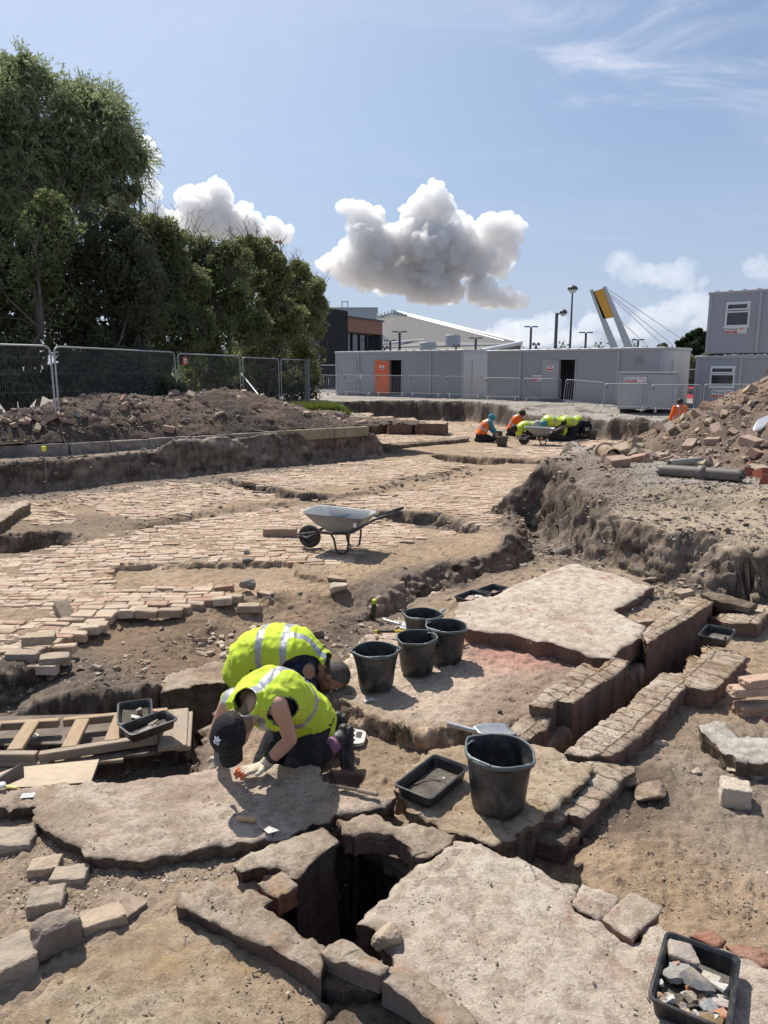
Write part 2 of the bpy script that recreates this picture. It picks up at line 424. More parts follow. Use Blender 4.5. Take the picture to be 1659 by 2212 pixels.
M['sandy'] = mat_mortar('yellow_mortar', (0.46, 0.35, 0.235), (0.31, 0.225, 0.145), (0.56, 0.47, 0.35), red=(0.43, 0.29, 0.155), rs=0.3)
M['walltop'] = mat_mortar('worn_brick_top', (0.44, 0.35, 0.265), (0.28, 0.205, 0.145), (0.55, 0.47, 0.375), red=(0.44, 0.27, 0.15), rs=0.6)
M['walltop_brick'] = mat_mortar('brick_wall_top', (0.52, 0.42, 0.32), (0.34, 0.25, 0.18), (0.62, 0.54, 0.44), red=(0.50, 0.32, 0.19), rs=0.6, mortar_on_brick=True)
M['whitestone'] = mat_mortar('white_limestone', (0.50, 0.45, 0.39), (0.32, 0.27, 0.22), (0.62, 0.57, 0.50))
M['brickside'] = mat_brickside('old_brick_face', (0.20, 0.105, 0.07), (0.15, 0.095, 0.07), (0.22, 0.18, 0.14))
M['brickside_dark'] = mat_brickside('shade_dark_brick_face', (0.075, 0.042, 0.03), (0.055, 0.038, 0.03), (0.10, 0.082, 0.066))  # brick darkened in its colour to stand in for the deep cellar shade
M['stone'] = mat_stone('loose_stone')
M['paver'] = mat_stone('street_brick', spots=0.75)
# ================================================================== GROUND
def poly_w(ents, z):
	out = []
	for e in ents:
		if e[0] == 'w': out.append((e[1], e[2])); continue
		p = W(e[0], e[1], e[2]) if len(e) == 3 else WS(e[0], e[1], z[1]) if isinstance(z, tuple) else W(e[0], e[1], z)
		out.append((p.x, p.y))
	return out
GRAVEL = (0.30, 0.272, 0.24); TAN = (0.325, 0.240, 0.165); BROWN = (0.215, 0.152, 0.102); DARK = (0.155, 0.122, 0.096)
SANDY = (0.37, 0.270, 0.178); PALE = (0.46, 0.365, 0.28); REDD = (0.33, 0.19, 0.14); GREYD = (0.275, 0.228, 0.185)
S = ('s', 0.0)
# (polygon, level, falloff outward, edge raggedness, colour, colour edge)
LAYERS = [
 # gravel shelving towards the far right edge of the pit, lower ground behind the cabins
 ([('w', 6, 31.5), ('w', 9, 28.5), ('w', 13, 26), ('w', 20, 24), ('w', 26, 28), ('w', 17, 31.5), ('w', 12, 30.5)], -0.30, 4.0, 0.5, GRAVEL, 0.5),
 ([('w', 14, 42), ('w', 26, 38), ('w', 40, 40), ('w', 40, 90), ('w', 16, 90)], -1.0, 1.0, 0.3, GRAVEL, 0.5),
 # the dig: old street surface, everything inside the pit
 ([('w', -40, 14.5), (-200, 1078), (0, 1065), (200, 1048), (470, 1022), (640, 1006), (812, 985), (812, 955), (770, 932), (752, 912), (880, 908), (1000, 910), (1100, 924), (1200, 938),
   (1300, 950), (1420, 957), (1470, 960), ('w', 11, 17.5), ('w', 4.6, 14.2), (1215, 1005), (1165, 1070), (1132, 1112), (1140, 1150), (1228, 1172), (1290, 1215), (1420, 1282), (1560, 1302), (1659, 1318), (1900, 1352),
   ('w', 12, 6.5), ('w', 12, -3), ('w', -12, -3), ('w', -12, 6)], S, 0.46, 0.20, TAN, 0.1),
 # ledge below the kerb
 ([('w', -40, 17.0), (0, 1003), (200, 985), (430, 962), (640, 945), (812, 938), (800, 932), (735, 915), (500, 930), (200, 955), (0, 975), ('w', -40, 19.5)], -0.19, 0.30, 0.12, GREYD, 0.25),
 # slope on the right: shelf then gravel top
 ([(1205, 1030), (1192, 1075), (1265, 1095), (1330, 1120), (1420, 1145), (1520, 1140), (1659, 1165), (1900, 1200), ('w', 14, 9), ('w', 12, 16), ('w', 5.2, 15)], -0.06, 0.75, 0.35, GREYD, 0.3),
 ([(1212, 996), (1260, 1008), (1330, 1018), (1430, 1042), (1560, 1052), (1659, 1070), (1900, 1100), ('w', 16, 10.5), ('w', 14, 18), ('w', 5.5, 16)], 0.13, 0.8, 0.25, GRAVEL, 0.5),
 # dark rounded bank with grass behind the kerb end
 ([('w', -2.9, 22.5), ('w', -1.9, 21.9), ('w', -1.6, 23), ('w', -1.7, 25), ('w', -3.2, 25)], 0.30, 0.9, 0.3, DARK, 0.3),
 # left hole in the street
 ([(-200, 1200), (-60, 1170), (60, 1150), (140, 1152), (160, 1160), (150, 1172), (60, 1186), (-60, 1200), (-200, 1225)], ('s', -0.30), 0.14, 0.06, BROWN, 0.2, ('s', 0)),
 # narrow trenches across the street
 ([(800, 1108), (870, 1108), (935, 1112), (1000, 1130), (1030, 1146), (1010, 1150), (920, 1138), (845, 1122)], ('s', -0.20), 0.16, 0.12, DARK, 0.15),
 ([(487, 1036), (560, 1045), (600, 1058), (640, 1066), (700, 1068), (650, 1075), (590, 1070), (530, 1050)], ('s', -0.16), 0.16, 0.10, DARK, 0.15),
 ([(945, 982), (1010, 986), (1100, 992), (1190, 994), (1170, 1000), (1060, 1001), (975, 997)], ('s', -0.30), 0.25, 0.12, BROWN, 0.2),
 ([(430, 1068), (520, 1068), (515, 1072), (440, 1073)], ('s', -0.14), 0.08, 0.05, DARK, 0.1),
 # broad shallow ditch between the pavings
 ([(300, 1135), (480, 1105), (640, 1082), (760, 1070), (900, 1035), (1010, 1012), (1020, 1020), (920, 1050), (780, 1082), (600, 1098), (420, 1122), (320, 1150)], ('s', -0.09), 0.30, 0.15, TAN, 0.3),
 ([(640, 1088), (700, 1083), (770, 1078), (770, 1088), (700, 1094), (640, 1097)], ('s', -0.22), 0.15, 0.10, BROWN, 0.15),
 # rectangular sunken patch in the near paving
 ([(250, 1222), (632, 1214), (640, 1238), (700, 1250), (560, 1288), (525, 1268), (236, 1264)], ('s', -0.055), 0.03, 0.03, TAN, 0.06),
 # brown slope below the near paving, deep stony cut at the left
 ([('w', -9, 5.4), (-200, 1556), (0, 1536), (120, 1520), (200, 1508), (345, 1500), (480, 1470), (500, 1440), (560, 1405), (700, 1390), (748, 1420), (735, 1460), (712, 1500), (700, 1540), (560, 1580), (430, 1620), (390, 1690), (-300, 1780), ('w', -9, 3.4)], -0.95, 0.26, 0.12, BROWN, 0.35),
 ([(330, 1480), (345, 1425), (440, 1400), (530, 1372), (640, 1340), (745, 1335), (760, 1400), (600, 1440), (480, 1470)], -0.90, 0.85, 0.2, BROWN, 0.5),
 # loose earth slumped at the left foot of the paving
 ([(175, 1420), (250, 1370), (300, 1345), (350, 1350), (345, 1400), (330, 1470), (230, 1500), (190, 1480)], -0.80, 0.5, 0.2, BROWN, 0.3),
 # trench behind the buckets
 ([(745, 1405), (752, 1350), (800, 1344), (850, 1325), (940, 1290), (1000, 1268), (1060, 1245), (1130, 1225), (1200, 1203), (1230, 1210), (1100, 1262), (990, 1302), (880, 1340), (800, 1385), (765, 1420)], -0.95, 0.24, 0.14, DARK, 0.22),
 ([(1150, 1120), (1210, 1150), (1235, 1180), (1215, 1215), (1170, 1215), (1150, 1180)], ('s', -0.22), 0.35, 0.15, DARK, 0.3),
 # bench with the buckets
 ([(712, 1512), (738, 1470), (770, 1430), (800, 1385), (850, 1360), (930, 1345), (1010, 1330), (1100, 1300), (1330, 1350), (1400, 1350), (1370, 1390), (1262, 1440), (1180, 1490), (1145, 1530), (1090, 1590),
   (1010, 1607), (945, 1606), (890, 1596), (800, 1574), (715, 1540)], -0.60, 0.15, 0.04, PALE, 0.12),
 # recess beside the high slab and ground behind it
 ([(1200, 1195), (1290, 1215), (1415, 1262), (1475, 1290), (1545, 1298), (1400, 1390), (1330, 1330), (1240, 1225)], -0.58, 0.32, 0.06, TAN, 0.2),
 ([(985, 1330), (1000, 1296), (1095, 1262), (1160, 1235), (1230, 1205), (1300, 1230), (1200, 1350)], -0.60, 0.26, 0.06, TAN, 0.2),
 # where the woman kneels
 ([(408, 1560), (440, 1540), (500, 1525), (700, 1545), (830, 1595), (900, 1618), (1000, 1625), (1000, 1700), (860, 1760), (700, 1760), (430, 1760), (375, 1690), (395, 1620)], -0.72, 0.08, 0.06, TAN, 0.15),
 # ground at bottom right and left, sand under the platform
 ([(1060, 1620), (1300, 1540), (1500, 1400), (1560, 1350), (1659, 1330), ('w', 8, 6.5), ('w', 8, 0), ('w', 1.0, 0.8), (1100, 1860), (1000, 1800)], -0.70, 0.08, 0.1, TAN, 0.2),
 ([(-80, 1760), (160, 1750), (640, 1740), (740, 1720), (740, 1900), (600, 2000), ('w', -.3, 1.4), ('w', -5, 1.4), ('w', -5, 3.6)], -0.640, 0.1, 0.08, (0.325, 0.25, 0.18), 0.3),
 # hole under the boards and where the kneeling man works
 ([(-300, 1570), (0, 1560), (120, 1545), (330, 1520), (480, 1492), (500, 1502, -.72), (430, 1545, -.68), (400, 1600, -.66), (372, 1672, -.60), (195, 1694, -.60), (-60, 1708, -.60), (-300, 1720, -.60)], -1.45, 0.10, 0.04, DARK, 0.3, -0.9),
 ([(372, 1990), (300, 2035), (190, 2105), (60, 2192), (-60, 2275), (-150, 2400), (690, 2400), (676, 2165), (590, 2086), (460, 2016)], -0.72, 0.06, 0.0, TAN, 0.05, -0.64),
 # the drain channel
 ([(1620, 1292), (1548, 1300), (1410, 1392), (1388, 1400), (1370, 1425), (1240, 1520), (1195, 1585), (1185, 1615), (1225, 1622), (1294, 1562), (1385, 1495), (1432, 1452), (1480, 1400), (1530, 1372), (1566, 1345), (1612, 1306)], -1.12, 0.04, 0.02, DARK, 0.1, -0.58),
 # hollow under the big bucket's platform
 ([(1075, 1830), (1160, 1770), (1230, 1790), (1200, 1850), (1215, 1890), (1150, 1880)], -0.80, 0.12, 0.04, BROWN, 0.15, -0.7),
 # cellar opening
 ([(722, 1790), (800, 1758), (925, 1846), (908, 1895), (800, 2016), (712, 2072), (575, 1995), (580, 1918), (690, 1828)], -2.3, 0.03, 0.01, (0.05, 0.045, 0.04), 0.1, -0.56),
 ([(700, 2118), (760, 2125), (830, 2160), (960, 2215), (1100, 2330), (720, 2380)], -0.73, 0.08, 0.03, BROWN, 0.1, -0.65),
]
# colour only patches: (polygon at street or level, colour, softness)
TINTS = [
 ([(300, 1240), (640, 1245), (860, 1200), (1000, 1160), (1080, 1150), (1120, 1180), (900, 1250), (740, 1290), (500, 1300)], S, SANDY, 0.5),
 ([(1020, 1110), (1200, 1080), (1240, 1160), (1200, 1210), (1120, 1210), (1100, 1160)], S, DARK, 0.35),
 ([(1180, 1000), (1330, 1020), (1400, 1100), (1330, 1180), (1200, 1170), (1150, 1100)], -0.2, (0.20, 0.162, 0.130), 0.5),
 ([(1290, 1180), (1400, 1130), (1659, 1120), (1900, 1150), (1900, 1400), (1659, 1300), (1420, 1270)], -0.35, (0.36, 0.29, 0.215), 0.35),
 ([(1300, 1640), (1500, 1420), (1700, 1420), (1700, 2100), (1300, 1950)], -0.7, (0.325, 0.235, 0.152), 0.5),
 ([(1440, 1650), (1540, 1560), (1700, 1560), (1700, 1900), (1560, 1850)], -0.7, (0.265, 0.212, 0.165), 0.4),
 ([(1300, 1690), (1400, 1660), (1440, 1700), (1380, 1800), (1290, 1790)], -0.7, (0.16, 0.12, 0.09), 0.15),
 ([(1000, 1380), (1100, 1375), (1260, 1420), (1200, 1450), (1060, 1440), (990, 1420)], -0.6, (0.42, 0.24, 0.19), 0.25),
 ([(1100, 1480), (1240, 1440), (1200, 1500), (1120, 1545), (1040, 1560), (1040, 1520)], -0.6, (0.27, 0.20, 0.15), 0.2),
 ([(-100, 1430), (180, 1400), (330, 1480), (330, 1540), (-100, 1560)], -0.8, (0.15, 0.12, 0.095), 0.2),
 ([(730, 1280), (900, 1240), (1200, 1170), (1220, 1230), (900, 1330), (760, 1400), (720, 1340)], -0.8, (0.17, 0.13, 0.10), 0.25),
 ([(-100, 1140), (200, 1110), (420, 1110), (300, 1170), (100, 1200), (-100, 1200)], S, (0.22, 0.165, 0.12), 0.3),
 ([(-100, 1068), (480, 1020), (812, 980), (812, 1000), (480, 1045), (140, 1075), (-100, 1095)], S, (0.19, 0.15, 0.12), 0.3),
]
_lay = []
for lay_ in LAYERS:
	ents, z, w, jag, col, cw = lay_[:6]
	pz = poly_w(ents, lay_[6] if len(lay_) > 6 else (z if not isinstance(z, tuple) else S))
	_lay.append((np.array(pz), z, w, jag, col, cw))
_tin = [(np.array(poly_w(e, z)), c, w) for e, z, c, w in TINTS]

def terrain_z(X, Y, want_col=False, rough=True):
	X = np.asarray(X, np.float64); Y = np.asarray(Y, np.float64)
	Z = np.zeros_like(X); C = np.tile(np.array(GRAVEL), (X.size, 1)).reshape(X.shape + (3,)) if want_col else None
	n_e = fbm2(X * 1.6, Y * 1.6, 2, 3, 0.4)
	n_f = fbm2(X * 5, Y * 5, 2, 9, 0.5)
	for i, (poly, z, w, jag, col, cw) in enumerate(_lay):
		x0, y0 = poly.min(0) - w - jag - cw - .1; x1, y1 = poly.max(0) + w + jag + cw + .1
		sel = (X > x0) & (X < x1) & (Y > y0) & (Y < y1)
		if not sel.any(): continue
		xs, ys = X[sel], Y[sel]
		sd = sdist(xs, ys, poly) + jag * (n_e[sel] * 1.1)
		wv = w * (1 + .6 * n_e[sel]); m = sstep(sd / wv + 1)
		zt = (ST0 + ST1 * ys + z[1]) if isinstance(z, tuple) else z
		Z[sel] = Z[sel] * (1 - m) + zt * m
		if want_col:
			mc = sstep((sd + w * .4) / cw + 1)[:, None]
			C[sel] = C[sel] * (1 - mc) + np.array(col) * mc
	if want_col:
		for poly, col, w in _tin:
			sd = sdist(X, Y, poly) + w * 1.2 * n_e
			mc = sstep(sd / w * .5 + .5)[..., None]
			C = C * (1 - mc) + np.array(col) * mc
	if rough:
		r = np.sqrt(X * X + Y * Y)
		Z = Z + 0.030 * fbm2(X * 1.1, Y * 1.1, 4, 21, .55) + 0.010 * fbm2(X * 13, Y * 13, 3, 31, .6)
	return (Z, C) if want_col else Z

def tz(x, y):                        # ground height under one spot
	return float(terrain_z(np.array([x]), np.array([y]))[0])
def G(x, y, z=None, it=6):           # photo position -> point on the ground
	zz = -0.65 if z is None else z
	for _ in range(it):
		p = W(x, y, zz); zz = tz(p.x, p.y) if z is None else z
	return Vector((p.x, p.y, zz))

def cells(x, y, z, seed):
	fx, fy, fz = np.floor(x).astype(np.int64), np.floor(y).astype(np.int64), np.floor(z).astype(np.int64); best = np.full(x.shape, 9.0); bid = np.zeros(x.shape)
	for a in (-1, 0, 1):
		for b in (-1, 0, 1):
			for c in (-1, 0, 1):
				ix, iy, iz = fx + a, fy + b, fz + c; hx, hy, hz = _h(ix, iy, iz, seed), _h(ix, iy, iz, seed + 1), _h(ix, iy, iz, seed + 2)
				d = np.sqrt((ix + hx - x) ** 2 + (iy + hy - y) ** 2 + (iz + hz - z) ** 2); k = d < best; best = np.where(k, d, best); bid = np.where(k, _h(ix, iy, iz, seed + 3), bid)
	return best, bid
def build_terrain():
	cx0, cy0 = 0.0, -2.2
	na = 960
	rs = [3.0]
	while rs[-1] < 62: rs.append(rs[-1] * (1.0024 if rs[-1] < 9.5 else 1.0019 if rs[-1] < 25 else 1.0036))
	while rs[-1] < 3000: rs.append(rs[-1] * 1.06)
	rs = np.array(rs); an = np.linspace(-math.radians(43), math.radians(43), na)
	A, R = np.meshgrid(an, rs)
	X = (cx0 + R * np.sin(A)); Y = (cy0 + R * np.cos(A))
	Z, C = terrain_z(X, Y, True)
	# normals, then relief along them so that the cut faces are rough too
	P = np.stack([X, Y, Z], -1)
	du = np.gradient(P, axis=0); dv = np.gradient(P, axis=1)
	n = np.cross(dv, du); n /= np.linalg.norm(n, axis=-1, keepdims=True) + 1e-9
	n = np.where(n[..., 2:3] < 0, -n, n)
	steep = np.clip(1 - n[..., 2], 0, 1)
	steep = steep * np.where(R < 5.6, .25, 1)
	lump = fbm3(X * 4.5, Y * 4.5, Z * 7, 3, 41, .6); fine = fbm3(X * 19, Y * 19, Z * 24, 3, 51, .65)
	vfine = fbm3(X * 60, Y * 60, Z * 60, 2, 61, .6)
	near = np.clip(30 / (R + 1), 0, 1)
	nr_ = np.clip((22 - R) / 12, 0.15, 1)
	clod = np.clip(fbm2(X * 16, Y * 16, 3, 77, .6) - .12, 0, 1) * np.clip(fbm2(X * 1.3, Y * 1.3, 2, 78) + .25, 0, 1)
	amp = (0.016 + 0.22 * steep) * lump + (0.016 + 0.085 * steep * nr_) * fine + (0.006 + .012 * steep * nr_) * vfine + .06 * clod
	# the cut faces are rubble: stones of three sizes set in the soil
	sel = (steep > .06) & (R < 34) & (R > 5.6); xs, ys, zs = X[sel], Y[sel], Z[sel]; w_ = np.clip((steep[sel] - .06) * 4, 0, 1); dd = np.zeros(len(xs)); cc = np.ones(len(xs))
	for size, am, fade in ((.17, .045, 40), (.085, .032, 24), (.04, .016, 13)):
		f1, idh = cells(xs / size, ys / size, zs / size * 1.5, 17 + int(size * 1000)); fw = np.clip((fade - R[sel]) / (fade * .5), 0, 1); on = (idh > .35)
		dd += am * fw * on * np.clip(.62 - f1, 0, 1) * 2 * (.5 + idh); cc *= 1 + fw * on * (f1 < .42) * (idh * 1.6 - .75)
	amp = amp * 1.0; amp[sel] = amp[sel] * .6 + w_ * dd; C[sel] = C[sel] * (1 + w_ * (cc - 1))[:, None]
	P = P + n * (amp * near)[..., None]
	# cut faces show darker made ground high up in the section
	hi = P[..., 2] - (ST0 + ST1 * Y)
	md = (np.clip(steep * 7.0 - .25, 0, 1) * np.clip(hi * 6 + .3, 0, 1) * ((X < 6.0) | (Y > 20)) * (Y > 6.5))[..., None]
	C = C * (1 - .85 * md) + np.array(DARK) * .85 * md
	st3 = np.clip(steep * 4, 0, 1)[..., None]; C = C * (1 + st3 * 1.3 * fbm3(X * 3.1, Y * 3.1, Z * 9, 3, 64, .6)[..., None] + st3 * .8 * fbm3(X * 12, Y * 12, Z * 16, 2, 65, .6)[..., None]).clip(.3, 2)
	fm = np.clip((Y - 22) / 3, 0, 1)[..., None] * md; C = C * (1 - .6 * fm) + np.array((.06, .052, .045)) * .6 * fm  # far pit wall darkened further in colour, standing in for shade on it
	nrow, ncol = X.shape
	idx = np.arange(nrow * ncol).reshape(nrow, ncol)
	F = np.stack([idx[:-1, :-1], idx[:-1, 1:], idx[1:, 1:], idx[1:, :-1]], -1).reshape(-1, 4)
	me = bpy.data.meshes.new('ground')
	me.vertices.add(nrow * ncol); me.vertices.foreach_set('co', P.astype(np.float32).ravel())
	me.loops.add(F.size); me.loops.foreach_set('vertex_index', F.astype(np.int32).ravel())
	me.polygons.add(len(F)); me.polygons.foreach_set('loop_start', np.arange(0, F.size, 4, dtype=np.int32)); me.polygons.foreach_set('loop_total', np.full(len(F), 4, np.int32))
	me.polygons.foreach_set('use_smooth', np.ones(len(F), bool))
	at = me.color_attributes.new('Col', 'FLOAT_COLOR', 'POINT')
	c4 = np.ones((nrow * ncol, 4), np.float32); c4[:, :3] = C.reshape(-1, 3); at.data.foreach_set('color', c4.ravel())
	me.update(calc_edges=True); me.validate()
	me.materials.append(M['earth'])
	o = bpy.data.objects.new('ground', me); COL.objects.link(o); tag(o, kind='structure')
	return o
build_terrain()

# ------------------------------------------------------------------ bricks of the old street
def chunk(l, w, h, seed, bev=0.008, jit=0.006):
	"""one worn brick: bevelled block with knocked corners (24 verts)"""
	r = np.random.RandomState(seed)
	v = []; e = bev
	for z, ins in ((-h / 2, 0), (h / 2 - e, 0), (h / 2, e)):
		hx, hy = l / 2 - ins, w / 2 - ins
		c = e * 1.3
		v += [(-hx + c, -hy, z), (hx - c, -hy, z), (hx, -hy + c, z), (hx, hy - c, z), (hx - c, hy, z), (-hx + c, hy, z), (-hx, hy - c, z), (-hx, -hy + c, z)]
	v = np.array(v); v += r.uniform(-jit, jit, v.shape) * np.array([1, 1, .4])
	f = []
	for a in (0, 8):
		for i in range(8): f.append((a + i, a + (i + 1) % 8, a + 8 + (i + 1) % 8, a + 8 + i))
	f.append(tuple(range(16, 24)))
	return v, f
PAVE = [
 ('A', [(-300, 1260), (-150, 1232), (60, 1194), (170, 1170), (250, 1150), (330, 1138), (400, 1128), (480, 1112), (640, 1096), (760, 1095), (790, 1103), (850, 1124), (930, 1142), (1000, 1151), (960, 1158), (900, 1168), (860, 1184), (800, 1200), (770, 1216), (700, 1222), (640, 1240), (630, 1214),
   (400, 1215), (252, 1222), (236, 1266), (528, 1268), (524, 1286), (470, 1302), (400, 1312), (340, 1332), (290, 1326), (245, 1345), (215, 1352), (195, 1372), (170, 1386), (165, 1404), (130, 1438), (10, 1432), (-300, 1450)], 3.5),
 ('B', [(150, 1066), (210, 1058), (310, 1046), (410, 1036), (480, 1046), (550, 1058), (600, 1071), (590, 1081), (500, 1088), (450, 1101), (380, 1116), (300, 1123), (210, 1111), (165, 1088)], -8),
 ('C', [(30, 1091), (65, 1086), (110, 1092), (175, 1116), (150, 1133), (55, 1133), (20, 1112), (-60, 1115), (-60, 1095)], -14),
 ('D', [(495, 1031), (600, 1018), (700, 1006), (810, 993), (920, 992), (1023, 1002), (1005, 1010), (957, 1019), (833, 1040), (757, 1048), (657, 1062), (560, 1048)], 6),
 ('E', [(700, 1092), (760, 1082), (817, 1071), (907, 1049), (1057, 1026), (1190, 998), (1196, 1010), (1168, 1060), (1135, 1105), (1115, 1128), (1045, 1140), (1000, 1124), (930, 1107), (850, 1102), (790, 1100)], 14),
 ('F', [(813, 925), (990, 915), (1060, 917), (1100, 925), (1040, 945), (960, 950), (815, 962)], 0),
 ('G', [(1060, 968), (1180, 952), (1250, 948), (1420, 958), (1300, 985), (1200, 992), (1000, 978)], 5),
]
def build_paving():
	V = []; F = []; Cc = []; base = 0
	protos = [chunk(1, 1, 1, s, .05, 0.0) for s in range(1)]
	seed = 0; R = np.random.RandomState(77)
	polysw = [(k, np.array(poly_w(p, S)), a) for k, p, a in PAVE]
	for k, poly, ang in polysw:
		a = math.radians(ang); ca, sa = math.cos(a), math.sin(a)
		loc = np.stack([poly[:, 0] * ca + poly[:, 1] * sa, -poly[:, 0] * sa + poly[:, 1] * ca], 1)
		x0, y0 = loc.min(0); x1, y1 = loc.max(0)
		pitch = 0.106 if k in 'ABCDE' else 0.14
		y = y0; row = 0
		cxs = []
		while y < y1:
			x = x0 - R.uniform(0, .25)
			# a change of bond now and then: wide kerb-like setts running away from the viewer
			while x < x1:
				l = R.uniform(.15, .245) if k in 'ABCDE' else R.uniform(.2, .4)
				cxs.append((x + l / 2, y, l, row)); x += l + R.uniform(.004, .012)
			y += pitch * R.uniform(.96, 1.05) ; row += 1
		arr = np.array(cxs)
		# gentle waves in the courses
		wy = arr[:, 1] + 0.05 * fbm2(arr[:, 0] * .5, arr[:, 1] * .5, 2, 88)
		wx = arr[:, 0]
		X = wx * ca - wy * sa; Y = wx * sa + wy * ca
		sd = sdist(X, Y, poly) + 0.10 * fbm2(X * 2.2, Y * 2.2, 3, 12)
		dens = fbm2(X * .8, Y * .8, 3, 99); sink = -.024 * np.clip(fbm2(X * 1.1, Y * 1.1, 3, 123, .6) * 2.2 - .25, 0, 1)
		for i in range(len(arr)):
			s = sd[i]
			if s < 0.03: continue
			if dens[i] < -0.44 and R.rand() < .7: continue
			if s < .22 and R.rand() < .16: continue
			if k in 'BC' and R.rand() < .07: continue
			l = arr[i, 2]; w = pitch - .008
			if Y[i] < 3.6: continue
			seed += 1
			v, f = chunk(l, w, .075, seed, .008, .006)
			tilt = .015 if s > .3 else .05
			if k in 'BC': tilt *= 2.0
			rx, ry = R.normal(0, tilt), R.normal(0, tilt * .7); rz = a + R.normal(0, .022 if s > .3 else .07)
			z0 = street(Y[i]) + .001 + R.normal(0, .005) + sink[i]
			v = v.copy(); v[:, 2] += v[:, 0] * ry + v[:, 1] * rx
			c, s_ = math.cos(rz), math.sin(rz)
			v = np.stack([v[:, 0] * c - v[:, 1] * s_ + X[i], v[:, 0] * s_ + v[:, 1] * c + Y[i], v[:, 2] + z0 - .0375 + .012], 1)
			V.append(v); F += [tuple(q + base for q in ff) for ff in f]; base += len(v)
			t = R.rand()
			c0 = np.array([.52, .40, .30]) * R.uniform(.68, 1.12)
			if t < .16: c0 = np.array([.42, .265, .185]) * R.uniform(.8, 1.05)
			elif t < .26: c0 = np.array([.31, .235, .17]) * R.uniform(.8, 1.05)
			elif t < .38: c0 = np.array([.53, .435, .34])
			Cc.append(np.tile(c0, (24, 1)))
	V = np.concatenate(V); Cc = np.concatenate(Cc)
	V[:, 2] += 0.030 * fbm2(V[:, 0] * 1.1, V[:, 1] * 1.1, 4, 21, .55)
	o = obj('brick_paving', V, F, M['paver'], col=Cc); tag(o, kind='structure')
	print('pavers', len(V) // 24)
build_paving()
# ================================================================== MASONRY
def resample(poly, r, jag, seed):
	R = np.random.RandomState(seed); out = []
	n = len(poly)
	for i in range(n):
		a = np.array(poly[i], float); b = np.array(poly[(i + 1) % n], float)
		L_ = np.linalg.norm(b - a); k = max(1, int(round(L_ / r)))
		t = (b - a) / max(L_, 1e-9); nn = np.array([-t[1], t[0]])
		for j in range(k):
			out.append(a + (b - a) * j / k)
	out = np.array(out); m = len(out); prv = np.roll(out, 1, 0); nxt = np.roll(out, -1, 0)
	tt = nxt - prv; tt /= np.linalg.norm(tt, axis=1, keepdims=True) + 1e-9; nn = np.stack([tt[:, 1], -tt[:, 0]], 1)
	# fractured outline: straight facets of uneven length, plus fine crumbling
	step = max(2, int(.075 / r)); ks = [0]
	while ks[-1] < m - step: ks.append(ks[-1] + R.randint(max(1, step // 2), step * 2 + 1))
	ks = [k for k in ks if k < m] + [m]; vs = R.uniform(-1.5, 1.5, len(ks)); vs[-1] = vs[0]; o = np.interp(np.arange(m), ks, vs)
	o = o + .5 * R.uniform(-1, 1, m) * (r < .05)
	sl = fbm2(out[:, 0] * 3 + seed, out[:, 1] * 3, 2, seed)
	out = out + nn * (jag * (o + .8 * sl))[:, None]
	return out
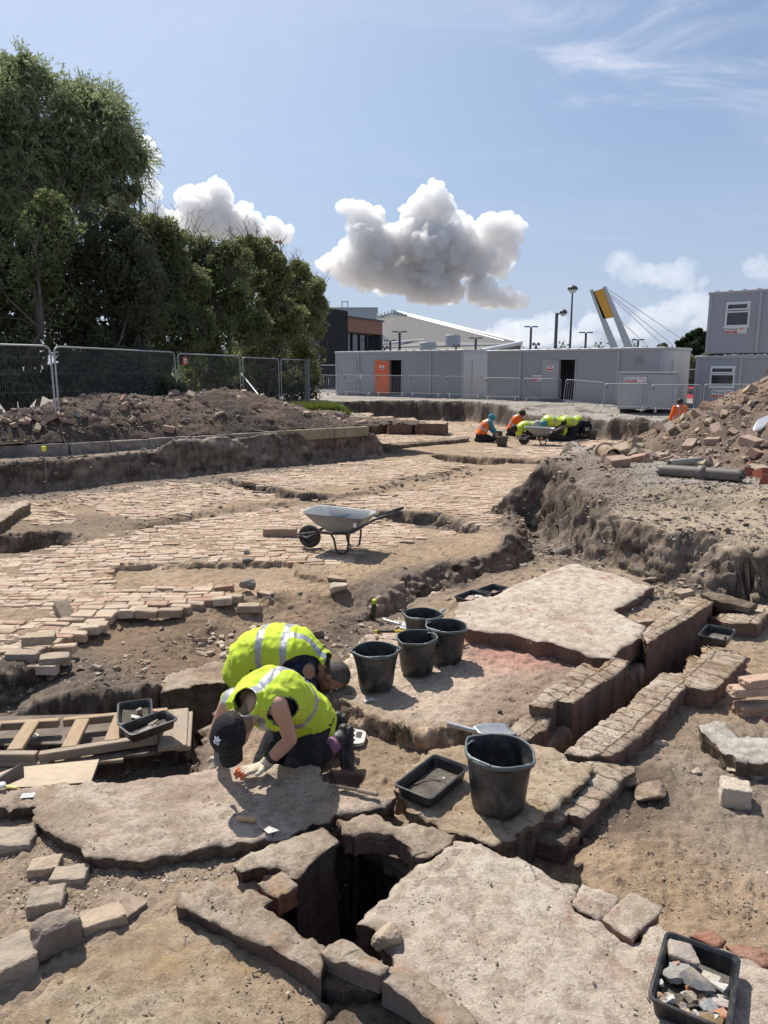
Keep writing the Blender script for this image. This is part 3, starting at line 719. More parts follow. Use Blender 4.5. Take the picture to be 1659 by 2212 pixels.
def slab(name, pts, z, zbot, mats, r=0.03, jag=0.02, relief=0.008, round_=0.007, ang=0.0, joints=None, seed=1, label=None, cat=None, group=None, kind=None, parent=None, batter=0.0, proj=None, big=0.0, world_pts=False, tilt=None):
	"""rough block with a worn top and brick or rubble sides. pts are photo positions at level z."""
	if world_pts: wp = [tuple(p) for p in pts]
	else: wp = [tuple(W(p[0], p[1], p[2] if len(p) > 2 else (proj if proj is not None else z))[:2]) for p in pts]
	wp = ccw(wp)
	B = resample(wp, r, jag, seed); nb = len(B)
	x0, y0 = B.min(0); x1, y1 = B.max(0)
	gx, gy = np.meshgrid(np.arange(x0, x1, r), np.arange(y0, y1, r))
	R = np.random.RandomState(seed)
	gx = gx.ravel() + R.uniform(-.3, .3, gx.size) * r; gy = gy.ravel() + R.uniform(-.3, .3, gy.size) * r
	sd = sdist(gx, gy, B); k = sd > r * .55
	pts2 = np.concatenate([B, np.stack([gx[k], gy[k]], 1)])
	vo, eo, fo, ov, oe, of = delaunay_2d_cdt([Vector(p) for p in pts2], [], [list(range(nb))], 1, 1e-6)
	P = np.array([tuple(v) for v in vo]); fo = [tuple(f) for f in fo]
	d = np.abs(sdist(P[:, 0], P[:, 1], B))
	ca, sa = math.cos(ang), math.sin(ang)
	U = P[:, 0] * ca + P[:, 1] * sa; V = -P[:, 0] * sa + P[:, 1] * ca
	Z = np.full(len(P), float(z))
	if tilt is not None: Z += tilt[0] * (P[:, 0] - P[:, 0].mean()) + tilt[1] * (P[:, 1] - P[:, 1].mean())
	Z += relief * 1.6 * fbm2(P[:, 0] * 5, P[:, 1] * 5, 4, seed + 20, .6) + relief * fbm2(P[:, 0] * 30, P[:, 1] * 30, 2, seed + 30)
	if big: Z += big * fbm2(P[:, 0] * 2.2, P[:, 1] * 2.2, 3, seed + 40)
	# flaked layers and winding cracks
	q1 = fbm2(P[:, 0] * 2.6 + seed, P[:, 1] * 2.6, 4, seed + 70, .62); q2 = fbm2(P[:, 0] * 4.1, P[:, 1] * 4.1 + seed, 4, seed + 71, .62)
	Z += .006 * sstep((q1 - .05) / .03) - .007 * sstep((q2 - .22) / .03)
	q3 = fbm2(P[:, 0] * 1.5 - seed, P[:, 1] * 1.5, 4, seed + 72, .6)
	Z -= .014 * np.exp(-(q3 / .014) ** 2) * (q1 > -.2)
	Z -= .012 * np.clip(fbm2(P[:, 0] * 24, P[:, 1] * 24, 2, seed + 73) - .30, 0, 1) * 4
	if joints:
		bl, bw, dep, sj = joints            # brick length, course width, depth, tilt of single bricks
		row = np.floor(V / bw); uu = U / bl + row * .5 + .13 * np.sin(row * 7.1)
		colm = np.floor(uu); du = np.minimum(uu - colm, 1 - (uu - colm)) * bl; dv = np.minimum(V / bw - row, 1 - (V / bw - row)) * bw
		dj = np.minimum(du, dv)
		Z -= dep * np.exp(-(dj / .010) ** 2)
		rr = _h(row.astype(np.int64), colm.astype(np.int64), np.zeros(len(P), np.int64), seed)
		Z += .5 * sj * (rr - .5)
	Z -= round_ * np.exp(-d / .012) * (1 + 1.8 * fbm2(P[:, 0] * 14, P[:, 1] * 14, 2, seed + 50)) - .0; Z -= .03 * np.clip(fbm2(P[:, 0] * 6, P[:, 1] * 6, 3, seed + 51, .6) - .12, 0, 1) * np.exp(-d / .05)
	verts = [(P[i, 0], P[i, 1], Z[i]) for i in range(len(P))]
	faces = list(fo); mi = [0] * len(fo)
	# boundary, directed
	cnt = {}
	for f in fo:
		for a, b in zip(f, f[1:] + f[:1]): cnt[(a, b)] = 1
	bd = [(a, b) for (a, b) in cnt if (b, a) not in cnt]
	vs = sorted({a for e in bd for a in e}); zmax = z
	rings = max(2, int(math.ceil((z - zbot) / max(r * 1.1, .03))))
	cen = P[:nb].mean(0); last = {v: v for v in vs}
	bn = {}
	for a, b in bd:
		t = P[b] - P[a]; L_ = np.linalg.norm(t) + 1e-9; nn = np.array([t[1], -t[0]]) / L_
		for q in (a, b): bn[q] = bn.get(q, np.zeros(2)) + nn
	for k in range(1, rings + 1):
		cur = {}
		for v in vs:
			f_ = k / rings; zz = Z[v] * (1 - f_) + zbot * f_
			nn = bn[v] / (np.linalg.norm(bn[v]) + 1e-9)
			off = batter * (z - zz) - .006 * (1 if k == 1 else 2) + jag * 1.3 * float(fbm3(np.array([P[v, 0] * 12]), np.array([P[v, 1] * 12]), np.array([zz * 14]), 2, seed + 60)[0])
			if joints or mats[1] in (M['brickside'], M['brickside_dark']):
				cr = math.floor((zz + 10) / .075); off += .010 * (math.sin(cr * 12.9 + 3 * math.floor((P[v, 0] + P[v, 1]) * 6)) )
			cur[v] = len(verts); verts.append((P[v, 0] + nn[0] * off, P[v, 1] + nn[1] * off, zz))
		for a, b in bd:
			faces.append((last[b], last[a], cur[a], cur[b])); mi.append(1)
		last = cur
	uv = []
	for f, m_ in zip(faces, mi):
		if m_ == 0:
			for q in f:
				p = verts[q]; uv.append((p[0] * ca + p[1] * sa, -p[0] * sa + p[1] * ca))
		else:
			a, b = verts[f[0]], verts[f[1]]; dx, dy = b[0] - a[0], b[1] - a[1]
			along = abs(dx * ca + dy * sa) > abs(-dx * sa + dy * ca)
			for q in f:
				p = verts[q]; uv.append(((p[0] * ca + p[1] * sa) if along else (-p[0] * sa + p[1] * ca), p[2]))
	o = obj(name, verts, faces, list(mats), parent, mi=mi, uv=uv)
	sm = np.zeros(len(faces), bool); sm[:len(fo)] = True; o.data.polygons.foreach_set('use_smooth', sm)
	tag(o, label, cat, group, kind)
	return o
MT, MD = (M['walltop_brick'], M['brickside']), (M['screed'], M['brickside_dark'])
EARTHY = mat_mortar('earthy_rubble_face', (0.20, 0.15, 0.11), (0.10, 0.075, 0.055), (0.33, 0.27, 0.20)); M['rubble'] = EARTHY
# ---- floors and slabs
slab('floor_slab', [(1009, 1357), (980, 1336), (990, 1303), (1058, 1286), (1104, 1268), (1163, 1243), (1200, 1228), (1246, 1218), (1340, 1243), (1415, 1267), (1375, 1292), (1330, 1318), (1350, 1330), (1395, 1352), (1385, 1372), (1372, 1386), (1345, 1402), (1320, 1419), (1278, 1414), (1240, 1403), (1194, 1389), (1160, 1385), (1123, 1372), (1060, 1366)],
	 -0.475, -0.64, (M['screed'], M['brickside']), r=.035, jag=.010, relief=.007, seed=3, ang=.5, label='broad pale plaster floor slab on a single course of red bricks behind the buckets', cat='floor slab')
slab('floor_slab', [(-120, 1752), (0, 1748), (40, 1741), (80, 1738), (73, 1768), (117, 1794), (157, 1817), (182, 1852), (250, 1858), (323, 1852), (408, 1840), (470, 1828), (534, 1822), (609, 1803), (650, 1790), (690, 1778), (728, 1764), (800, 1752), (862, 1722), (820, 1712), (770, 1702), (715, 1694), (697, 1682), (687, 1649), (640, 1650), (536, 1656), (474, 1652), (432, 1662), (330, 1674), (215, 1690), (90, 1696), (-120, 1706)],
	 -0.565, -0.68, (M['screed_dirty'], M['rubble']), r=.022, jag=.014, relief=.008, seed=5, label='long worn mortar slab on which the woman in the cap leans her gloved hand', cat='floor slab')
slab('floor_slab', [(981, 1808), (1039, 1820), (1097, 1843), (1150, 1868), (1202, 1896), (1250, 1912), (1240, 1948), (1296, 1984), (1372, 2032), (1397, 1992), (1460, 2016), (1560, 2048), (1659, 2092), (1760, 2150), (1760, 2420), (1100, 2420), (960, 2212), (900, 2180), (826, 2112), (858, 2086), (840, 2050), (808, 2014), (769, 1994), (830, 1935), (888, 1878), (939, 1846)],
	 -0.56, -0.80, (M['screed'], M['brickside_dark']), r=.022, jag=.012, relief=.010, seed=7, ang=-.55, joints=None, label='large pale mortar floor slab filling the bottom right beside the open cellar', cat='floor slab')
slab('floor_slab', [(378, 1955), (300, 2006), (190, 2076), (60, 2162), (-60, 2245), (-150, 2420), (720, 2420), (706, 2150), (690, 2118), (600, 2062), (470, 1992)],
	 -0.628, -0.80, (M['sandy'], M['rubble']), r=.022, jag=.012, relief=.014, big=.02, seed=9, label='yellowish sandy floor patch in the bottom left corner with a straight upper edge', cat='floor slab')
slab('mortar_platform', [(862, 1700), (870, 1650), (930, 1622), (1010, 1606), (1110, 1600), (1190, 1614), (1230, 1638), (1283, 1654), (1262, 1690), (1215, 1732), (1160, 1768), (1120, 1800), (1062, 1826), (1030, 1816), (985, 1800), (930, 1780), (885, 1752)],
	 -0.56, -0.84, (M['sandy'], M['rubble']), r=.024, jag=.016, relief=.012, big=.015, seed=11, label='yellow stained mortar platform carrying the nearest bucket and a tray', cat='platform')
# ---- cellar surrounds
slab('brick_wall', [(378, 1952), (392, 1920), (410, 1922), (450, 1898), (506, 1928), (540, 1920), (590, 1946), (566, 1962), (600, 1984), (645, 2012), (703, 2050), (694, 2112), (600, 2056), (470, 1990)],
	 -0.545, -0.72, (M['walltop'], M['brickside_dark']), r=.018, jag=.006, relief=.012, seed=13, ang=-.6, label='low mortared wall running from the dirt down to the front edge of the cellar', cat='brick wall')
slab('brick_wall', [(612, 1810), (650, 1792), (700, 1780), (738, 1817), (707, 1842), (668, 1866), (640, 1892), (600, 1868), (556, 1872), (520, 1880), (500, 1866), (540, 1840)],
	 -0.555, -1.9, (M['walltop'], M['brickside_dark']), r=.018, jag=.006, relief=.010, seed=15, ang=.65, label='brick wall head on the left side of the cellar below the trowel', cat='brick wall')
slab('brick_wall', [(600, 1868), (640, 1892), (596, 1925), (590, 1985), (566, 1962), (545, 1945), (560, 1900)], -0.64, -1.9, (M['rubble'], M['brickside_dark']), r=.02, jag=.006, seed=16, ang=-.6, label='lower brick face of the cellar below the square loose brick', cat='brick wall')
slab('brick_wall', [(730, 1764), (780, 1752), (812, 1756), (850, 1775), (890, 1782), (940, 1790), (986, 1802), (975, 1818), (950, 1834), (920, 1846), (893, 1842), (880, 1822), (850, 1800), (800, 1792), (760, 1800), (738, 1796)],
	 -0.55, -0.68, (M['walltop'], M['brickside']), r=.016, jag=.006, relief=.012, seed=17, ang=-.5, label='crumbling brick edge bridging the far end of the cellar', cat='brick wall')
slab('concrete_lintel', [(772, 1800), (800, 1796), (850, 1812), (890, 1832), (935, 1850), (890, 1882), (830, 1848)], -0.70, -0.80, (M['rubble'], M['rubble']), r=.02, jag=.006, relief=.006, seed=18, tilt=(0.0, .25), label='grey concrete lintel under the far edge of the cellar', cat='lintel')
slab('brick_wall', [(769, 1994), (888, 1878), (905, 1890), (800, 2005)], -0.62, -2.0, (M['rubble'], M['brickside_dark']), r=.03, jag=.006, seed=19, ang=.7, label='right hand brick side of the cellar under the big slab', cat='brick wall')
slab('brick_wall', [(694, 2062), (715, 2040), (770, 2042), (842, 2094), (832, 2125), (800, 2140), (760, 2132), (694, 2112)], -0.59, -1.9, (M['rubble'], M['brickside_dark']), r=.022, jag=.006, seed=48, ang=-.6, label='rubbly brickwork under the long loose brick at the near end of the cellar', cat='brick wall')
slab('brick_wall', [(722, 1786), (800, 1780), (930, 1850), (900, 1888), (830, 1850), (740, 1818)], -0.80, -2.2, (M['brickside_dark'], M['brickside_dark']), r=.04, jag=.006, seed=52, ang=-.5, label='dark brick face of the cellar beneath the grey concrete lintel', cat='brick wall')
slab('rubble_bedding', [(700, 2112), (760, 2134), (830, 2128), (900, 2180), (960, 2216), (1060, 2330), (700, 2330), (690, 2200)], -0.665, -0.80, (M['rubble'], M['rubble']), r=.024, jag=.02, relief=.02, big=.03, seed=50, label='dark rubble and mortar bedding under the long bricks at the bottom edge', cat='rubble bedding')
# ---- channel walls
WA = math.atan2(1.0, 1.0)
def seg_ang(a, b, z):
	p, q = W(*a, z), W(*b, z); return math.atan2(q.y - p.y, q.x - p.x)
a1 = seg_ang((1391, 1376), (1541, 1298), -.48); a2 = seg_ang((1239, 1515), (1359, 1430), -.5); a3 = seg_ang((1323, 1631), (1483, 1486), -.6)
slab('channel_wall', [(1391, 1376), (1386, 1366), (1400, 1352), (1430, 1332), (1462, 1310), (1480, 1290), (1510, 1288), (1541, 1297), (1536, 1306), (1470, 1344), (1412, 1382), (1400, 1388)], -0.47, -1.15, MT, r=.022, jag=0.0050, seed=21, ang=a1, joints=(.24, .115, .006, .008), label='far length of the left drain wall with a white rounded nose', cat='drain wall')
slab('channel_wall', [(1239, 1517), (1205, 1508), (1193, 1528), (1168, 1530), (1143, 1522), (1160, 1505), (1175, 1492), (1207, 1467), (1235, 1450), (1262, 1434), (1294, 1443), (1318, 1422), (1359, 1430), (1352, 1440), (1300, 1474)], -0.50, -1.15, MT, r=.018, jag=0.0055, seed=23, ang=a2, joints=(.23, .12, .007, .014), label='near length of the left drain wall with its loosened stepped bricks', cat='drain wall')
slab('channel_wall', [(1123, 1551), (1146, 1536), (1165, 1540), (1192, 1552), (1180, 1575), (1150, 1592), (1122, 1608), (1095, 1614), (1075, 1606), (1100, 1575)], -0.565, -0.95, MT, r=.018, jag=0.0055, seed=25, ang=a2, joints=(.2, .12, .014, .016), label='low stub of brick wall where the left drain wall steps down', cat='drain wall')
slab('channel_wall', [(1530, 1330), (1569, 1346), (1637, 1348), (1668, 1318), (1700, 1300), (1616, 1303), (1590, 1322)], -0.575, -1.15, MT, r=.022, jag=0.0055, seed=27, ang=a3, joints=(.24, .12, .008, .008), label='far end of the right drain wall beyond the small tray', cat='drain wall')
slab('channel_wall', [(1516, 1412), (1540, 1397), (1591, 1402), (1617, 1418), (1600, 1436), (1575, 1460), (1543, 1490), (1510, 1486), (1482, 1480), (1478, 1462)], -0.565, -0.80, MT, r=.020, jag=0.0066, seed=29, ang=a3, joints=(.24, .12, .006, .012), label='bulging outer block of the right drain wall beside the clay pipe', cat='drain wall')
slab('channel_wall', [(1432, 1447), (1455, 1450), (1482, 1460), (1484, 1486), (1452, 1512), (1447, 1530), (1417, 1551), (1405, 1570), (1370, 1598), (1323, 1632), (1270, 1632), (1220, 1626), (1294, 1557), (1362, 1512), (1388, 1485)], -0.575, -1.15, MT, r=.018, jag=0.0066, seed=31, ang=a3, joints=(.23, .115, .006, .010), label='long middle length of the right drain wall with a stepped outer edge', cat='drain wall')
slab('channel_wall', [(1240, 1652), (1280, 1642), (1330, 1644), (1378, 1648), (1350, 1682), (1325, 1712), (1300, 1726), (1290, 1745), (1262, 1765), (1228, 1752), (1208, 1770), (1170, 1768), (1215, 1732), (1262, 1692)], -0.60, -0.84, MT, r=.018, jag=0.0066, seed=33, ang=a3, joints=(.23, .115, .006, .012), label='nearest length of the right drain wall touching the yellow platform', cat='drain wall')
slab('channel_wall', [(1160, 1765), (1195, 1758), (1228, 1764), (1256, 1790), (1240, 1806), (1223, 1826), (1180, 1812), (1138, 1800), (1130, 1785)], -0.665, -0.84, (M['rubble'], M['brickside']), r=.018, jag=0.0055, seed=35, ang=a3 + .2, joints=(.23, .11, .012, .012), label='broken lower brick step in the shade of the nearest bucket', cat='drain wall')
slab('channel_wall', [(1512, 1284), (1530, 1276), (1590, 1290), (1640, 1303), (1620, 1312), (1560, 1302)], -0.50, -0.56, (M['rubble'], M['rubble']), r=.02, jag=0.0055, seed=37, label='thin stone slab capping the far mouth of the drain', cat='capping stone')
# ---- block in the middle, thin stub at left, foundations far away
slab('stone_block', [(338, 1480), (352, 1462), (400, 1444), (440, 1432), (483, 1424), (492, 1436), (497, 1474), (430, 1482), (345, 1494)], -0.80, -1.2, (M['walltop'], M['rubble']), r=.025, jag=.018, relief=.012, seed=39, label='massive rough masonry block left of the two kneeling diggers', cat='masonry block')
slab('brick_kerb', [(-60, 1130), (0, 1105), (20, 1090), (60, 1078), (66, 1086), (30, 1105), (0, 1128), (-50, 1150)], -0.56, -0.80, (M['walltop'], M['rubble']), r=.04, jag=.01, seed=41, label='low pale brick kerb cut off by the left edge beside the hole', cat='kerb')
slab('brick_foundation', [(750, 893), (800, 891), (806, 894), (795, 905), (775, 918), (740, 915)], -0.40, -0.95, MT, r=.08, jag=.05, seed=43, label='leftmost brick foundation at the far end of the dig by the grassy bank', cat='foundation')
slab('brick_foundation', [(783, 910), (835, 907), (840, 912), (800, 917), (783, 916)], -0.50, -0.95, MT, r=.08, jag=.04, seed=44, label='small low brick foundation between two larger ones at the far end', cat='foundation')
slab('brick_foundation', [(840, 904), (895, 902), (903, 908), (890, 912), (838, 912)], -0.42, -0.95, MT, r=.08, jag=.04, seed=45, label='middle brick foundation with a pale capping course at the far end', cat='foundation')
slab('brick_foundation', [(900, 908), (958, 908), (968, 912), (960, 916), (895, 913)], -0.44, -0.95, MT, r=.08, jag=.03, seed=46, label='rightmost long dark foundation at the far end of the dig', cat='foundation')
slab('brick_foundation', [(800, 900), (850, 899), (850, 903), (800, 904)], -0.36, -0.95, MT, r=.08, jag=.03, seed=47, label='thin foundation course behind the others at the far end', cat='foundation')
slab('stone_edging', [(812, 960), (880, 955), (970, 946), (1010, 943), (1012, 947), (970, 951), (880, 960), (812, 967)], -0.74, -0.95, (M['rubble'], M['rubble']), r=.06, jag=.03, seed=49, label='narrow dark stone edging crossing the far paving', cat='edging')
# ================================================================== BACKGROUND
M['cabin'] = mat_plain('cabin_grey_paint', (0.33, 0.335, 0.355), 0.45, nz=0.07, nscale=1.2, dust=0.25, dustc=(0.33, 0.33, 0.33))
M['cabin2'] = mat_plain('cabin_trim_paint', (0.39, 0.392, 0.405), 0.45, nz=0.05)
M['cabin_pale'] = mat_plain('cabin_end_paint', (0.47, 0.475, 0.47), 0.5, nz=0.06)
M['orange'] = mat_plain('orange_door_paint', (0.72, 0.135, 0.035), 0.4, nz=0.05)
M['white'] = mat_plain('white_upvc', (0.78, 0.78, 0.78), 0.35, nz=0.03)
M['red'] = mat_plain('red_print', (0.62, 0.04, 0.03), 0.5, nz=0.03)
M['black'] = mat_plain('black_print', (0.02, 0.02, 0.022), 0.5, nz=0.05)
M['darkroom'] = mat_plain('dark_interior', (0.03, 0.03, 0.035), 0.8)
M['glass'] = mat_plain('window_glass', (0.02, 0.025, 0.03), 0.08, spec=0.8)
M['galv'] = mat_plain('galvanised_steel', (0.42, 0.43, 0.44), 0.5, metal=0.6, nz=0.10, nscale=12, dust=0.25)
M['galv_dark'] = mat_plain('weathered_steel', (0.20, 0.21, 0.21), 0.55, metal=0.5, nz=0.15)
M['wire'] = mat_plain('mesh_wire', (0.14, 0.155, 0.15), 0.55, metal=0.5)
M['rubber'] = mat_plain('black_rubber', (0.03, 0.03, 0.032), 0.8, dust=0.3)
M['kerbstone'] = mat_mortar('kerb_concrete', (0.30, 0.27, 0.235), (0.17, 0.15, 0.13), (0.42, 0.38, 0.33))

def wall_holes(mb, Lx, h, t, holes, y0=0.0):
	"""front wall in the plane y = y0, thickness t behind it, rectangular holes (x0, x1, z0, z1)"""
	xs = sorted({0, Lx, *[q for o in holes for q in o[:2]]}); zs = sorted({0, h, *[q for o in holes for q in o[2:4]]})
	for a, b in zip(xs[:-1], xs[1:]):
		run = None
		for c, d in zip(zs[:-1], zs[1:]):
			mx, mz = (a + b) / 2, (c + d) / 2
			if any(o[0] < mx < o[1] and o[2] < mz < o[3] for o in holes):
				if run: mb.box(((a + b) / 2, y0 + t / 2, (run[0] + run[1]) / 2), (b - a, t, run[1] - run[0])); run = None
			else: run = (run[0], d) if run else (c, d)
		if run: mb.box(((a + b) / 2, y0 + t / 2, (run[0] + run[1]) / 2), (b - a, t, run[1] - run[0]))
def text_part(name, s, size, mat, parent, loc, rot=(math.pi / 2, 0, 0), bold=0.0, squash=1.0):
	cu = bpy.data.curves.new(name, 'FONT'); cu.body = s; cu.size = size; cu.align_x = 'LEFT'; cu.extrude = 0.001; cu.offset = bold
	cu.materials.append(mat)
	t_ = bpy.data.objects.new(name, cu); COL.objects.link(t_); bpy.context.view_layer.update()
	me = bpy.data.meshes.new_from_object(t_.evaluated_get(bpy.context.evaluated_depsgraph_get())); bpy.data.objects.remove(t_)
	if not me.materials: me.materials.append(mat)
	o = bpy.data.objects.new(name, me); COL.objects.link(o); o.parent = parent; o.location = loc; o.rotation_euler = rot; o.scale = (squash, 1, 1)
	return o
class Face:
	"""plane of a front wall: photo position -> (s, height)"""
	def __init__(s, P0, P1):
		s.p = Vector((P0[0], P0[1], 0)); d = Vector((P1[0] - P0[0], P1[1] - P0[1], 0)); s.L = d.length; s.d = d.normalized(); s.n = Vector((s.d.y, -s.d.x, 0)); s.rz = math.atan2(s.d.y, s.d.x)
	def at(s, x, y):
		r = ray(x, y); o = Vector((0, 0, EYE)); t = (s.p - o).dot(s.n) / r.dot(s.n); q = o + r * t
		return (q - s.p).dot(s.d), q.z
def sign(parent, x, z, w, h, big=True, y=-0.012):
	mb = MB(); mb.box((x + w / 2, y, z + h / 2), (w, .008, h)); s = mb.build('sign', M['white'], parent)
	mb = MB(); mb.box((x + w * .30, y - .006, z + h * .22), (w * .56, .004, h * .32)); mb.build('red_band', M['red'], s)
	if big:
		text_part('lettering', 'Wernick', h * .52, M['black'], s, (x + w * .03, y - .006, z + h * .50), bold=.004 * h, squash=w * .56 / (h * .52 * 3.65))
		text_part('lettering', '0800', h * .50, M['red'], s, (x + w * .63, y - .006, z + h * .52), squash=w * .33 / (h * .5 * 2.35))
		text_part('lettering', '11 22 33', h * .24, M['red'], s, (x + w * .63, y - .006, z + h * .17), squash=w * .33 / (h * .24 * 3.9))
		text_part('lettering', 'HIRE', h * .26, M['white'], s, (x + w * .18, y - .009, z + h * .13), squash=1.2)
	return s
def cabin(label, P0, P1, z0, h, depth, holes=(), seams=(), end_pale=True, group='grey site cabins'):
	F = Face(P0, P1); Lx = F.L
	e = empty('site_cabin', (P0[0], P0[1], z0), label, 'site cabin', group, F.rz)
	mb = MB(); t = .07
	wall_holes(mb, Lx, h - .12, t, holes)
	mb.box((Lx / 2, depth - t / 2, (h - .12) / 2), (Lx - .01, t, h - .12))
	mb.box((t / 2, depth / 2, (h - .12) / 2), (t, depth - 2 * t, h - .12))
	mb.box((Lx / 2, depth / 2, .06), (Lx - 2 * t, depth - 2 * t, .12)); mb.box((Lx / 2, depth / 2, h - .14), (Lx - 2 * t, depth - 2 * t, .04))
	mb.build('wall', M['cabin'], e)
	mb = MB(); mb.box((Lx - t / 2, depth / 2, (h - .12) / 2), (t, depth - 2 * t, h - .12))
	mb.box((Lx + .012, depth * .55, h * .42), (.02, depth * .42, h * .70)); mb.box((Lx + .02, depth * .33, h * .42), (.05, .06, h * .74))
	mb.build('end_wall', M['cabin_pale'] if end_pale else M['cabin'], e)
	mb = MB(); mb.box((Lx / 2, depth / 2, h - .055), (Lx + .10, depth + .10, .13), bev=.02)
	for k in range(int(Lx / .55)): mb.box((.3 + k * .55, .02, h + .022), (.16, .10, .03))
	mb.build('roof', M['cabin2'], e)
	for x in (.06, Lx - .06):
		mb = MB(); mb.box((x, -.012, (h - .14) / 2), (.12, .03, h - .16)); mb.build('corner_post', M['cabin2'], e)
	for x in seams:
		mb = MB(); mb.box((x, -.035, (h - .12) / 2), (.13, .07, h - .13), bev=.015); mb.build('downpipe', M['cabin2'], e)
	for x in (.4, Lx * .5, Lx - .4):
		mb = MB(); mb.box((x, .3, -.09), (.5, .3, .16)); mb.build('skid', M['rubber'], e)
	return e, F
# --- far left cabin with the orange door
def pxy(x, y, Y): p = PD(x, y, Y); return (p.x, p.y)
C1A, C1B = pxy(725.5, 812, 46.1), pxy(1000, 812, 40.7); C2A, C2B = pxy(1052, 812, 39.4), pxy(1431, 812, 33.0)
f = Face(C1A, C1B)
def rect(f, x0, y0, x1, y1, z0):
	a = f.at(x0, y0); b = f.at(x1, y1); return a[0], b[0], b[1] - z0, a[1] - z0
def dx2(z): return 604.8 + .6354 * z
def dy2(z): return 380.2 + .6354 * z
o0, o1, _, _ = rect(f, dx2(375), dy2(628), dx2(413), dy2(738), 0)
e, f = cabin('long grey cabin with the orange door, furthest left of the cabins', C1A, C1B, 0.0, 2.6, 3.0,
			 holes=[(o0, o1, .13, 2.08)], seams=(f.at(dx2(268), 700)[0], f.at(dx2(514), 700)[0]))
def door_leaf(e, x0, x1, z0, z1, mat, signed=True):
	mb = MB(); mb.box(((x0 + x1) / 2, -.06, (z0 + z1) / 2), (x1 - x0, .05, z1 - z0), bev=.008); d = mb.build('door', mat, e)
	mb = MB(); mb.tube([(x0 + .1, -.10, 1.0), (x0 + .24, -.10, 1.0)], .015); mb.build('handle', M['galv'], d)
	mb = MB(); mb.box(((x0 + x1) / 2 + .2, -.10, z1 - .08), (.3, .05, .06)); mb.build('door_closer', M['cabin2'], d)
	if signed:
		mb = MB(); mb.box(((x0 + x1) / 2, -.092, z1 - .42), (.36, .008, .24)); s = mb.build('door_sign', M['white'], d)
		mb = MB(); mb.box(((x0 + x1) / 2, -.099, z1 - .47), (.34, .004, .07)); mb.box(((x0 + x1) / 2, -.099, z1 - .36), (.2, .004, .04)); mb.build('print', M['red'], s)
d0 = f.at(dx2(325), 700)[0]
door_leaf(e, d0, o0 - .03, .12, 2.08, M['orange'])
mb = MB(); mb.box((o1 + .03, -.012, 1.1), (.06, .03, 2.0)); mb.box(((d0 + o1) / 2, -.012, 2.12), (o1 - d0 + .1, .03, .07)); mb.build('door_frame', M['cabin2'], e)
x0 = f.at(dx2(219), 700)[0]; x1 = f.at(dx2(262), 700)[0]
mb = MB(); mb.box(((x0 + x1) / 2, -.02, 1.45), (x1 - x0, .04, 1.5), bev=.01); mb.build('shutter', M['cabin'], e)
x0 = f.at(dx2(221), 700)[0]; sign(e, x0, .98, 1.25, .30, big=False)
# --- middle cabin with the open grey door
f = Face(C2A, C2B)
o0, o1 = f.at(dx2(952), 800)[0], f.at(dx2(1003), 800)[0]
e, f = cabin('long grey cabin with the open grey door, second from the left', C2A, C2B, 0.0, 2.52, 3.0,
			 holes=[(o0, o1, .13, 2.02)], seams=(f.at(dx2(817), 800)[0], f.at(dx2(1150), 800)[0]))
d0 = f.at(dx2(893), 800)[0]; door_leaf(e, d0, o0 - .03, .12, 2.02, M['cabin2'])
mb = MB(); mb.box((o1 + .03, -.012, 1.07), (.06, .03, 1.95)); mb.box(((d0 + o1) / 2, -.012, 2.06), (o1 - d0 + .1, .03, .07)); mb.build('door_frame', M['cabin2'], e)
x0 = f.at(dx2(858), 800)[0]; sign(e, x0, .98, d0 - x0 - .02, .30, big=True)
v0 = f.at(dx2(1203), 800)[0]
mb = MB()
for k in range(8): mb.box((v0 + .2, -.02, 1.78 + k * .05), (.42, .03, .025))
mb.build('vent_grille', M['cabin2'], e)
# --- steel store in front of it
SA, SB = pxy(1335, 850, 31.7), pxy(1462, 850, 30.9)
f = Face(SA, SB); e = empty('steel_store', (SA[0], SA[1], -.14), 'low grey steel store box standing in front of the second cabin', 'storage box', None, f.rz)
Lx = f.L
mb = MB(); mb.box((Lx / 2, .75, .80), (Lx, 1.5, 1.5), bev=.02); mb.build('body', M['cabin2'], e)
mb = MB(); mb.box((Lx / 2, .75, 1.57), (Lx + .08, 1.6, .05), bev=.01); mb.build('lid', M['cabin'], e)
for k in (0, 1):
	mb = MB(); mb.box((Lx * (.27 + .44 * k), -.012, .80), (Lx * .43, .03, 1.36), bev=.006); d = mb.build('door', M['cabin2'], e)
	mb = MB(); mb.tube([(Lx * (.44 + .1 * k), -.05, .3), (Lx * (.44 + .1 * k), -.05, 1.3)], .015); mb.build('handle', M['galv'], d)
mb = MB(); mb.box((Lx + .02, .75, .8), (.03, 1.3, 1.3)); mb.build('end_panel', M['cabin_pale'], e)
sign(e, .25, 1.18, .85, .20, big=True, y=-.035)
